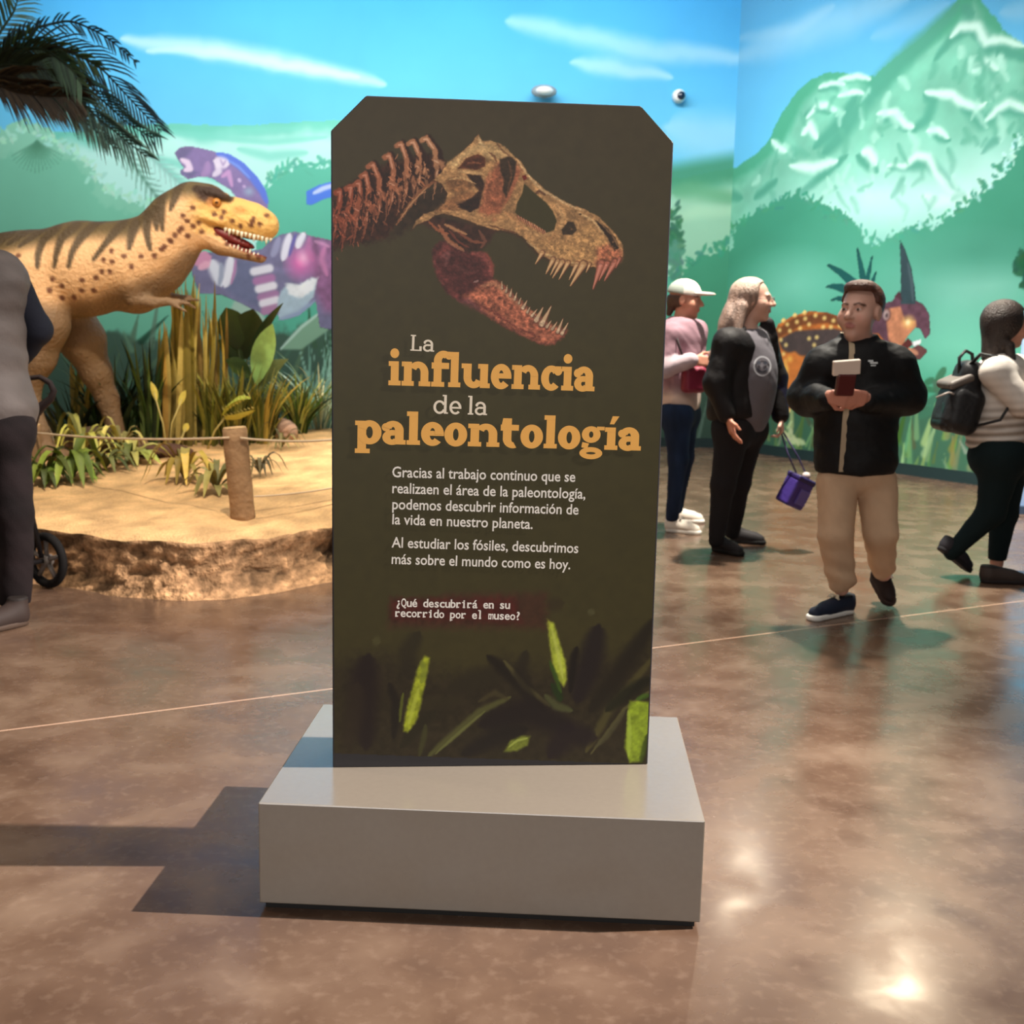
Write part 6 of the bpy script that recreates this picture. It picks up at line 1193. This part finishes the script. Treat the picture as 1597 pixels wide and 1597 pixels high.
    # round emblem on the shirt
    def front(f0, x, y):
        lo_, hi_ = -.5, .15
        for _ in range(18):
            md = (lo_+hi_)/2
            if f0(P(x, y, Y+md)[None])[0] > 0: lo_ = md
            else: hi_ = md
        return P(x, y, Y+lo_-.007)
    m = MB(); cx, cy = 1189, 571
    ring = [front(shirt, cx+14*rr*math.cos(a), cy+16*rr*math.sin(a)) for a in np.linspace(0, 2*math.pi, 28, endpoint=False) for rr in (.84, 1.0)]
    m.add(ring, [(2*i, 2*i+1, (2*i+3) % 56, (2*i+2) % 56) for i in range(28)]); m.build('shirt_emblem_ring', mat('pale_shirt_print', (176, 176, 182), .8), root, False)
    m = MB()
    for ex in (-5.5, 4.5): q = [front(shirt, cx+ex+3.4*math.cos(a), cy-5+3.2*math.sin(a)) for a in np.linspace(0, 2*math.pi, 12, endpoint=False)]; m.add(q, [tuple(range(12))[::-1]])
    q = [front(shirt, cx+9*math.cos(a)*rr, cy+2+8*math.sin(a)*rr) for a in np.linspace(.2, math.pi-.2, 10) for rr in (.75, 1.0)]; m.add(q, [(2*i, 2*i+1, 2*i+3, 2*i+2) for i in range(9)]); m.build('shirt_emblem', mat('dark_shirt_print', (44, 46, 58), .8), root, False)
    def jk(p):
        d = flat(p, J(1152, 552, -.0), J(1146, 640, -.0), .176, .196, f, .86); d = sm(d, rc(p, J(1136, 535, -.14), J(1184, 532, .14), .085, .085), .07)
        d = smx(d, -(p[:, 2]-J(1150, 655)[2]-.03*np.sin((p[:, 0]-J(1150, 0)[0])*5)), .015)
        # open front: remove the part ahead of the placket
        g = (p-J(1158, 580))@f; h_ = (p-J(1158, 580))@sd; slit = np.maximum(-(g-.035-.10*np.clip((p[:, 2]-1.05)*0, 0, 1)), np.abs(h_-.0)-.105-.18*np.clip(p[:, 2]-1.25, 0, 1)); d = smx(d, -slit, .012)
        d = smx(d, -(flat(p, J(1162, 548, .0), J(1160, 650, .0), .15, .17, f, .84)), .01)
        d = smx(d, -rc(p, J(1166, 495), J(1166, 525), .085, .095), .01); d = smx(d, p[:, 2]-J(1160, 505)[2], .02)
        lap = flat(p, J(1196, 505, .10), J(1207, 560, .10), .045, .03, sd, .5); d = sm(d, lap, .015)
        for a, b, c in ((J(1134, 536, -.15), J(1117, 598, -.18), J(1132, 646, -.21)), (J(1192, 532, .15), J(1209, 590, .2), J(1217, 648, .15))): d = sm(d, rc(p, a, b, .080, .072), .035); d = sm(d, rc(p, b, c, .072, .052), .03)
        return d+folds(p, .010, 9, 9)
    garment('jacket', jk, [J(1095, 500), J(1222, 660), J(1150, 560, -.3), J(1170, 560, .32)], .06, .008, puff_m, root, (24, 21, 22), lambda V, C: np.where((V[:, 1] > Y+.12)[:, None] & (V[:, 2] < J(0, 560)[2])[:, None], C*[.9, .95, 1.9], C))
    def pants(p):
        d = rc(p, J(1142, 668, -.07), J(1168, 668, .09), .125, .12)
        for a, b, c in ((hpN, knN, anN), (hpF, knF, anF)): d = sm(d, rc(p, a, b, .108, .074), .04); d = sm(d, rc(p, b, c, .073, .046), .03)
        d = smx(d, .052-p[:, 2], .015); d = smx(d, p[:, 2]-J(1150, 648)[2], .01); return d+folds(p, .006, 13, 2, .6)
    garment('trousers', pants, [J(1095, 650), J(1195, 650), J(1120, 850, -.2), J(1150, 850, .35)], .06, .008, denim_m, root, (34, 32, 34))
    h0 = G(1112, 858); shoe(root, h0, h0+nrm((.62, -.78, 0))*.25, (34, 30, 32), (22, 20, 20), .09, .043)
    h1 = G(1138, 845); shoe(root, h1, h1+nrm((.93, -.36, 0))*.24, (36, 32, 34), (22, 20, 20), .09, .043)
    # the bag hanging from her far hand
    hp = np.array(wrF)+[.01, -.01, -.085]; bc = J(1239, 768, .13); o = thing('hand_bag', 'small purple box bag dangling on long straps from the hand of the fair haired woman', 'bag', bc)
    a = math.radians(-24); R1 = np.array([[math.cos(a), 0, -math.sin(a)], [0, 1, 0], [math.sin(a), 0, math.cos(a)]]); b2 = math.radians(32); R2 = np.array([[math.cos(b2), -math.sin(b2), 0], [math.sin(b2), math.cos(b2), 0], [0, 0, 1]]); R = R1@R2
    m = MB(); m.box(bc, (.155, .115, .175), R); bevel(m.build('bag_body', mat('purple_nylon', (66, 48, 128), .5, .35, bump=.15, bscale=50), o, False), .016, 3)
    m = MB(); m.box(bc+R@np.array([0, 0, .094]), (.160, .12, .035), R); bevel(m.build('bag_lid', mat('dark_purple_nylon', (40, 26, 84), .5, .35), o, False), .012, 3)
    m = MB(); m.box(bc+R@np.array([.02, -.061, -.01]), (.09, .012, .10), R); bevel(m.build('front_pocket', mat('lilac_nylon', (96, 84, 160), .5, .35), o, False), .005, 2)
    for s_ in (-1, 1): m = MB(); e = bc+R@np.array([s_*.06, 0, .11]); m.tube([hp+[s_*.006, 0, .0], hp*.5+e*.5+[s_*.012, 0, 0], e], .0055, 6); m.build('strap', mat('violet_strap', (70, 62, 104), .7), o)
    m = MB(); m.lathe(bc+R@np.array([.015, -.01, .125]), [(.004, -.02), (.022, -.015), (.026, 0), (.02, .016), (.003, .022)], 14); m.build('tag', mat('pale_tag', (206, 190, 184), .6), o)
fair()
# ---------------------------------------------------------------- woman with a cap
def capw():
    Y = 7.78; k = Y/FPX
    def J(x, y, dy=0.0): return P(x, y, Y+dy)
    root = thing('person', 'woman in a pale cap and mauve hooded sweater half hidden behind the sign', 'person', G(1056, 832))
    f = nrm((.94, -.34, 0)); sd = nrm((-.34, -.94, 0)); hc = J(1069, 468); HB = basis((.95, -.32, -.03)); hs = 1.0
    shN, shF = J(1046, 522, -.14), J(1086, 517, .13); elN, elF = J(1036, 574, -.2), J(1084, 566, .12); wrN, wrF = J(1084, 562, -.24), J(1112, 560, -.05)
    hpN, hpF = J(1055, 645, -.08), J(1066, 645, .08); knN, knF = J(1058, 716, -.09), J(1066, 714, .10); anN, anF = J(1048, 806, -.08), J(1056, 792, .14)
    prN = handp(wrN, (.95, -.1, -.05), (.1, .9, -.2), 1, .165, .5); prF = handp(wrF, (.3, -.9, -.1), (-.9, -.2, -.2), -1, .165, .6)
    def body(p):
        d = headf(p, hc, HB, hs); d = sm(d, rc(p, J(1064, 488), J(1060, 512), .048, .055), .03); d = sm(d, flat(p, J(1062, 530), J(1058, 625), .12, .13, f, .8), .05); d = sm(d, rc(p, shN, shF, .05, .05), .05); d = sm(d, rc(p, hpN, hpF, .09, .09), .06)
        for a, b, c in ((shN, elN, wrN), (shF, elF, wrF)): d = sm(d, rc(p, a, b, .045, .036), .03); d = sm(d, rc(p, b, c, .036, .026), .02)
        for a, b, c in ((hpN, knN, anN), (hpF, knF, anF)): d = sm(d, rc(p, a, b, .085, .05), .04); d = sm(d, rc(p, b, c, .05, .034), .02)
        d = sm(d, hands(p, prN), .012); return sm(d, hands(p, prF), .012)
    lo, hi = bounds([hc, shN, shF, elN, elF, wrN, wrF, anN, anF], .18); V, Q = solid(body, lo, hi, .0065); C = np.tile(SKIN*[.95, .82, .76], (len(V), 1)); headcol(V, C, hc, HB, hs, (80, 56, 46)); mesh('body', V, Q, skin_m, root, C)
    def hair(p):
        q = (p-hc)@HB/hs; d = el(q, (0, -.020, .020), (.082, .100, .085)); d = smx(d, q[:, 2]-.03, .01); d = smx(d, q[:, 1]-.0, .01); d = sm(d, rc(q, (0, -.085, -.02), (0, -.10, -.09), .035, .02), .03); return d+.004*(n3(q, 50, 1)-.5)
    V, Q = solid(hair, hc-.19, hc+.16, .006); mesh('hair', V, Q, hair_m, root, np.tile(np.array([76, 54, 44.]), (len(V), 1)))
    def capf(p):
        q = (p-hc)@HB/hs; d = el(q, (0, -.012, .045), (.090, .110, .092)); d = smx(d, .034-q[:, 2]-.12*np.clip(q[:, 1], -.1, .1), .008); br = el(q-np.array([0, 0, 0]), (0, .115, .045), (.075, .078, .012)); br = smx(br, .06-q[:, 1], .01); q2_ = q.copy(); return sm(d, br, .008)
    V, Q = solid(capf, hc-.15, hc+.25, .005); q = (V-hc)@HB; C = np.tile(np.array([216, 206, 196.]), (len(V), 1)); C[(q[:, 1] < .0)] = (158, 166, 158); mesh('cap', V, Q, cloth_m, root, C)
    def hood(p):
        d = flat(p, J(1062, 535), J(1058, 622), .158, .172, f, .85); d = sm(d, rc(p, shN, shF, .078, .078), .07); d = smx(d, -(p[:, 2]-J(1058, 638)[2]), .015)
        d = sm(d, el(p, J(1060, 508, 0), (.115, .12, .06)), .03); d = smx(d, -rc(p, J(1068, 480), J(1064, 505), .07, .065), .015)
        for a, b, c in ((shN, elN, J(1078, 562, -.24)), (shF, elF, J(1106, 560, -.03))): d = sm(d, rc(p, a, b, .072, .066), .03); d = sm(d, rc(p, b, c, .064, .046), .02)
        return d+folds(p, .013, 10, 4)
    def hcol(V, C):
        z = V[:, 2]; a = J(0, 575)[2]; t = np.clip((a-z)/.08, 0, 1)[:, None]; C = C*(1-t)+np.array([206, 182, 168.])*t; ar = (rc(V, elN, J(1082, 562, -.24), .07, .05) < .012); C[ar] = (178, 160, 166); return C*(.85+.3*n3(V, 16, 6)[:, None])
    garment('hooded_sweater', hood, [J(1020, 490), J(1112, 640), J(1060, 560, -.3), J(1060, 560, .28)], .05, .008, cloth_m, root, (150, 118, 128), hcol)
    def jeans(p):
        d = rc(p, hpN, hpF, .115, .115)
        for a, b, c in ((hpN, knN, anN), (hpF, knF, anF)): d = sm(d, rc(p, a, b, .098, .066), .04); d = sm(d, rc(p, b, c, .065, .042), .03)
        d = smx(d, .10-p[:, 2], .01); d = smx(d, p[:, 2]-J(1058, 628)[2], .01); return d+folds(p, .006, 13, 2, .6)
    garment('jeans', jeans, [J(1030, 630), J(1095, 630), J(1050, 815, -.2), J(1060, 815, .3)], .06, .008, denim_m, root, (30, 42, 64), lambda V, C: C*(.6+1.1*np.clip(n3(V*[1, 1, .3], 12, 5)[:, None]-.1, 0, 1)))
    h0 = G(1038, 828); shoe(root, h0, h0+nrm((.86, -.5, 0))*.26, (232, 220, 206), (240, 234, 224), .095, .044, (200, 190, 180)); h1 = G(1046, 812); shoe(root, h1, h1+nrm((.9, -.35, 0))*.25, (226, 214, 200), (240, 234, 224), .095, .044)
    c = J(1082, 592, -.17); o = thing('shoulder_bag', 'maroon bag tucked under the forearm of the woman in the cap', 'bag', c)
    V, Q = solid(lambda p: bx(p, c, (.16, .09, .17), .035, basis((.3, -.95, 0)))+folds(p, .008, 14, 3), c-.16, c+.16, .007); mesh('bag_body', V, Q, mat('maroon_leather', (128, 36, 60), .45, .4, bump=.2, bscale=60), o)
    m = MB(); m.tube([c+[-.05, -.04, .07], J(1066, 560, -.25), J(1056, 530, -.22), J(1050, 508, -.12), J(1062, 505, .1)], .010, 8, flat=.5); m.build('bag_strap', mat('dark_strap', (48, 30, 34), .6), o)
capw()
# ---------------------------------------------------------------- walking woman with backpack
def walker():
    Y = 6.62; k = Y/FPX
    def J(x, y, dy=0.0): return P(x, y, Y+dy)
    root = thing('person', 'dark haired woman in a striped white sweater and dark leggings walking out of the picture', 'person', G(1555, 903))
    f = nrm((.97, -.05, 0)); sd = nrm((-.05, -.97, 0)); hc = J(1572, 506); HB = basis((.98, .10, -.04)); hs = 1.04
    shN, shF = J(1552, 580, -.16), J(1584, 576, .16); elN, elF = J(1596, 630, -.20), J(1622, 628, .18); wrN, wrF = J(1650, 606, -.16), J(1672, 606, .10)
    hpN, hpF = J(1562, 712, -.09), J(1572, 712, .09); knF, anF = J(1565, 800, .10), J(1552, 894, .10); knN, anN = J(1546, 798, -.08), J(1484, 862, -.06)
    prN = handp(wrN, (.9, .1, .1), (0, .9, -.3), 1, .165, .5); prF = handp(wrF, (.9, -.1, .1), (0, -.9, -.3), -1, .165, .5)
    def body(p):
        d = headf(p, hc, HB, hs); d = sm(d, rc(p, J(1565, 532), J(1560, 562), .05, .058), .03); d = sm(d, flat(p, J(1562, 590), J(1560, 690), .13, .14, f, .85), .05); d = sm(d, rc(p, shN, shF, .05, .05), .05); d = sm(d, rc(p, hpN, hpF, .10, .10), .06)
        for a, b, c in ((shN, elN, wrN), (shF, elF, wrF)): d = sm(d, rc(p, a, b, .045, .036), .03); d = sm(d, rc(p, b, c, .036, .026), .02)
        for a, b, c in ((hpN, knN, anN), (hpF, knF, anF)): d = sm(d, rc(p, a, b, .09, .054), .04); d = sm(d, rc(p, b, c, .054, .034), .02)
        d = sm(d, hands(p, prN), .012); return sm(d, hands(p, prF), .012)
    lo, hi = bounds([hc, shN, shF, elN, elF, wrN, wrF, anN, anF], .2); V, Q = solid(body, lo, hi, .0065); C = np.tile(SKIN*[.9, .8, .74], (len(V), 1)); headcol(V, C, hc, HB, hs, (50, 36, 30)); mesh('body', V, Q, skin_m, root, C)
    def hair(p):
        q = (p-hc)@HB/hs; d = el(q, (0, -.020, .024), (.096, .112, .108)); cut = np.maximum(-(q[:, 1]-.048), q[:, 2]-.075); d = smx(d, -cut, .012); d = sm(d, flat(p, J(1556, 500), J(1548, 556, -.02), .088, .060, sd, .95), .05); d = sm(d, rc(p, J(1574, 540, -.09), J(1580, 575, -.12), .03, .018), .03); return d+.006*(n3(q*[1, 1, .25], 55, 4)-.5)
    V, Q = solid(hair, np.array(J(1545, 590))-[.12, .2, .05], np.array(J(1600, 455))+[.1, .2, .06], .006); mesh('hair', V, Q, hair_m, root, np.tile(np.array([46, 34, 28.]), (len(V), 1))*(.7+.6*n3(V*[1, 1, .2], 80, 3)[:, None]))
    def sw(p):
        d = flat(p, J(1560, 595), J(1556, 680), .160, .182, f, .95); d = sm(d, rc(p, shN, shF, .078, .078), .07); d = smx(d, -(p[:, 2]-J(1545, 702)[2]-.10*(p[:, 0]-J(1515, 700)[0])), .015); d = smx(d, p[:, 2]-J(1560, 540)[2], .02); d = smx(d, -rc(p, J(1566, 535), J(1562, 560), .06, .07), .01)
        for a, b, c in ((shN, elN, J(1640, 610, -.17)), (shF, elF, J(1662, 610, .12))): d = sm(d, rc(p, a, b, .082, .074), .03); d = sm(d, rc(p, b, c, .072, .048), .02)
        return d+folds(p, .007, 9, 4)+.004*np.sin(p[:, 2]*2*math.pi/.045)*np.clip((J(0, 620)[2]-p[:, 2])/.08, 0, 1)
    def scol(V, C):
        z = V[:, 2]+.02*np.sin(V[:, 0]*6); s_ = .5+.5*np.sin(z*2*math.pi/.045); low = np.clip((J(0, 585)[2]-z)/.12, 0.12, 1); t = (s_**1.2*low*.85)[:, None]; return C*(1-t)+np.array([126, 112, 100.])*t
    garment('sweater', sw, [J(1500, 540), J(1640, 705), J(1560, 560, -.3), J(1560, 560, .3)], .06, .008, cloth_m, root, (206, 198, 190), scol)
    def leg_(p):
        d = rc(p, hpN, hpF, .135, .13); d = sm(d, el(p, J(1546, 712, 0), (.12, .17, .12)), .08)
        for a, b, c in ((hpN, knN, anN), (hpF, knF, anF)): d = sm(d, rc(p, a, b, .118, .078), .04); d = sm(d, rc(p, b, c, .076, .044), .03)
        d = smx(d, .075-p[:, 2], .01); d = smx(d, p[:, 2]-J(1558, 682)[2], .01); return d+folds(p, .004, 13, 2)
    garment('leggings', leg_, [J(1505, 690), J(1610, 690), J(1480, 870, -.2), J(1560, 890, .25)], .06, .008, denim_m, root, (16, 28, 30))
    h0 = G(1528, 908); shoe(root, h0, h0+np.array([.265, -.02, .0]), (56, 46, 42), (32, 26, 26), .09, .043, None)
    tb = G(1512, 898); hb = np.array(J(1466, 850, -.06))+[-.01, 0, -.02]; shoe(root, hb, tb+[0, 0, .012], (34, 32, 38), (24, 22, 26), .085, .043)
    # backpack
    c = J(1492, 626, -.02); B = basis((1, 0, -.22)); o = thing('backpack', 'black backpack with grey top pocket on the back of the walking woman', 'backpack', c); blk = mat('black_nylon', (26, 26, 28), .5, .35, bump=.15, bscale=50)
    def bp_(p): d = bx(p, J(1494, 638, -.02), (.27, .21, .27), .07, B); d = sm(d, bx(p, J(1508, 590, -.02), (.21, .13, .2), .06, B), .03); return d+folds(p, .006, 12, 3)
    V, Q = solid(bp_, c-.34, c+.34, .008); mesh('pack', V, Q, blk, o)
    def pk(p): return bx(p, J(1476, 646, -.02), (.22, .10, .19), .04, B)+folds(p, .004, 14, 5)
    V, Q = solid(pk, c-.34, c+.3, .008); mesh('front_pocket', V, Q, mat('black_leather', (18, 18, 20), .35, .45), o)
    V, Q = solid(lambda p: bx(p, J(1490, 594, -.02), (.225, .15, .05), .022, basis((1, 0, .45)))+folds(p, .003, 14, 5), c-.3, c+.34, .007); mesh('top_pocket', V, Q, mat('grey_nylon', (98, 90, 84), .5, .35), o)
    m = MB(); m.tube([J(1496, 582, -.05), J(1496, 558, -.05), J(1506, 547, -.03), J(1516, 552, 0), J(1518, 574, .0)], .010, 8); m.build('carry_loop', blk, o)
    for s_, dy in (('n', -.145), ('f', .13)): m = MB(); m.tube([J(1512, 570, dy*.6), J(1530, 552, dy), J(1555, 556, dy*1.15), J(1576, 580, dy*1.45), J(1582, 620, dy*1.3), J(1560, 655, dy*1.35), J(1520, 665, dy*.9)], .016, 8, flat=.5); m.build('shoulder_strap', blk, o)
    m = MB(); m.tube([J(1460, 620, -.12), J(1480, 612, -.13), J(1510, 622, -.12)], .006, 6); m.build('zip_line', mat('pale_zip', (150, 138, 130), .4), o)
walker()
# ---------------------------------------------------------------- man at the left edge with stroller
def man():
    Y = 5.18
    def J(x, y, dy=0.0): return P(x, y, Y+dy)
    root = thing('person', 'man in a grey padded vest and dark trousers cut off at the left edge', 'person', G(5, 972))
    f = nrm((-.75, .62, 0)); sd = nrm((.62, .75, 0)); hc = J(-56, 338); HB = basis((-.8, .6, -.1)); hs = 1.06
    shN, shF = J(8, 436, .03), J(-88, 430, .1); elN, elF = J(56, 514, .14), J(-128, 520, .15); wrN, wrF = J(18, 578, .22), J(-100, 600, .25)
    hpN, hpF = J(8, 672, -.03), J(-40, 672, .05); knN, knF = J(22, 800, -.04), J(-46, 800, .1); anN, anF = J(24, 938, .0), J(-50, 930, .2)
    prN = handp(wrN, (-.9, .3, -.3), (-.2, .2, -.9), 1, .18, .7); prF = handp(wrF, (-.3, .5, -.8), (.8, .4, 0), -1, .18, .7)
    def body(p):
        d = headf(p, hc, HB, hs); d = sm(d, rc(p, J(-50, 366), J(-42, 402), .055, .065), .03); d = sm(d, flat(p, J(-38, 440), J(-18, 620), .15, .14, f, .8), .05); d = sm(d, rc(p, shN, shF, .055, .055), .05); d = sm(d, rc(p, hpN, hpF, .10, .10), .06)
        for a, b, c in ((shN, elN, wrN), (shF, elF, wrF)): d = sm(d, rc(p, a, b, .05, .042), .03); d = sm(d, rc(p, b, c, .042, .028), .02)
        for a, b, c in ((hpN, knN, anN), (hpF, knF, anF)): d = sm(d, rc(p, a, b, .085, .058), .04); d = sm(d, rc(p, b, c, .058, .04), .02)
        d = sm(d, hands(p, prN), .012); return sm(d, hands(p, prF), .012)
    lo, hi = bounds([hc, shN, shF, elN, elF, wrN, wrF, anN, anF], .2); V, Q = solid(body, lo, hi, .0075); C = np.tile(SKIN, (len(V), 1)); headcol(V, C, hc, HB, hs, (60, 44, 36)); mesh('body', V, Q, skin_m, root, C)
    V, Q = solid(lambda p: smx(el((p-hc)@HB/hs, (0, -.02, .04), (.082, .102, .088)), -np.maximum(-(((p-hc)@HB)[:, 1]-.03), ((p-hc)@HB)[:, 2]-.085), .01)*hs, hc-.17, hc+.17, .008); mesh('hair', V, Q, hair_m, root, np.tile(np.array([60, 48, 40.]), (len(V), 1)))
    def vest(p):
        d = flat(p, J(-30, 455), J(-22, 640), .185, .182, f, .85); d = sm(d, rc(p, J(0, 436, .0), J(-82, 430, .09), .112, .108), .07); d = sm(d, rc(p, J(-8, 640), J(-36, 640), .175, .175), .05); d = smx(d, -(p[:, 2]-J(10, 671)[2]), .015); d = smx(d, p[:, 2]-J(-40, 384)[2], .03); d = smx(d, -rc(p, J(-52, 355), J(-44, 400), .07, .075), .01)
        return d+folds(p, .010, 8, 4, 1.3)+.002*np.sin(p[:, 2]*2*math.pi/.11)
    garment('padded_vest', vest, [J(-110, 390), J(45, 672), J(-30, 500, -.25), J(-30, 500, .28)], .06, .009, puff_m, root, (84, 76, 73), lambda V, C: C*(.75+.5*n3(V, 7, 4)[:, None]))
    def slv(p):
        d = None
        for a, b, c in ((J(18, 436, .05), elN, wrN), (J(-92, 432, .1), elF, wrF)):
            e = sm(rc(p, a, b, .070, .068), rc(p, b, c, .066, .045), .03); d = e if d is None else np.minimum(d, e)
        return d+folds(p, .008, 12, 6)
    garment('sleeves', slv, [J(-140, 420), J(75, 600), J(0, 500, -.3), J(-100, 600, .4)], .06, .009, cloth_m, root, (24, 26, 36))
    def pants(p):
        d = rc(p, hpN, hpF, .13, .13)
        for a, b, c in ((hpN, knN, anN), (hpF, knF, anF)): d = sm(d, rc(p, a, b, .108, .084), .04); d = sm(d, rc(p, b, c, .082, .066), .03)
        d = smx(d, .075-p[:, 2], .012); d = smx(d, p[:, 2]-J(0, 642)[2], .01); return d+folds(p, .014, 9, 2, .6)
    garment('trousers', pants, [J(-80, 655), J(55, 655), J(20, 955, -.2), J(-60, 955, .3)], .07, .009, denim_m, root, (28, 22, 23), lambda V, C: C*(.35+1.4*n3(V, 9, 4)[:, None]))
    t0 = G(-12, 984); h0 = G(40, 972); shoe(root, h0, h0+nrm(t0-h0)*.29, (48, 36, 32), (70, 54, 44), .12, .05); h1 = G(-40, 948); shoe(root, h1, h1+nrm((-.8, .1, 0))*.29, (48, 36, 32), (70, 54, 44), .12, .05)
    # the stroller
    W0 = G(84, 917); W0 = W0+[-.03, 0, 0]; o = thing('stroller', 'black stroller with a spoked wheel pushed by the man at the left edge', 'stroller', W0+[-.35, .1, 0]); tm = mat('stroller_frame', (26, 24, 26), .4, .5); ty = mat('tyre_rubber', (22, 20, 20), .8, .2); hubm = mat('wheel_hub_grey', (120, 112, 106), .4, .5)
    wa = nrm((.5, .87, 0)); wb = np.array([-wa[1], wa[0], 0]); wr = .143; RW = np.stack([wb, np.array([0, 0, 1.0]), wa], 1)
    def wheel(c):
        m = MB(); n = 36; ns = 10; Vv = []; 
        for i in range(n):
            a = 2*math.pi*i/n
            for j in range(ns): t = 2*math.pi*j/ns; r_ = wr-.022+.022*math.cos(t); Vv.append(RW@np.array([r_*math.cos(a), r_*math.sin(a), .022*math.sin(t)])+c)
        m.add(Vv, [(i*ns+j, ((i+1) % n)*ns+j, ((i+1) % n)*ns+(j+1) % ns, i*ns+(j+1) % ns) for i in range(n) for j in range(ns)]); w_ = m.build('wheel', ty, o)
        m = MB(); m.lathe(c, [(.002, -.024), (.028, -.022), (.03, .022), (.002, .026)], 18, RW)
        for q_ in range(5): a = 2*math.pi*q_/5+.3; e = RW@np.array([math.cos(a)*(wr-.035), math.sin(a)*(wr-.035), 0]); m.tube([c, c+e*.5, c+e], [.016, .012, .012], 8)
        m.build('hub', hubm, w_)
    cR = W0+[0, 0, wr]; cL = cR-wa*.46; wheel(cR); wheel(cL); fw = cR+np.array([-.60, -.14, 0])*1.0; fw2 = fw-wa*.40
    wheel(fw); wheel(fw2)
    m = MB(); m.tube([cR, cL], .012, 8); m.build('axle', tm, o); m = MB(); m.tube([fw, fw2], .012, 8); m.build('axle', tm, o)
    hy = W0[1]-.08; H = [P(30, 598, hy), P(44, 590, hy), P(62, 588, hy), P(78, 597, hy), P(84, 610, hy), P(79, 622, hy), P(66, 633, hy), P(54, 646, hy), P(50, 668, hy)]
    m = MB(); m.tube(H, [.012, .013, .013, .014, .016, .018, .022, .026, .02], 10); m.build('push_handle', mat('foam_grip', (36, 24, 24), .7, .3), o)
    m = MB(); m.tube([H[-1], P(40, 760, hy), cR-wa*.03+[0, 0, .02]], .013, 8); m.tube([P(44, 740, hy), fw+[.03, 0, .05]], .012, 8); m.tube([H[0], P(-60, 640, hy+.2), P(-80, 700, hy+.2)], .013, 8); m.build('frame', tm, o)
    sc_ = P(-190, 740, hy-.1); V, Q = solid(lambda p: sm(bx(p, sc_, (.34, .40, .12), .05), bx(p, sc_+[.14, 0, .2], (.09, .38, .44), .04, basis((0, 1, .0))), .04), sc_-.5, sc_+.6, .015); mesh('seat', V, Q, mat('stroller_fabric', (40, 38, 42), .85), o)
man()
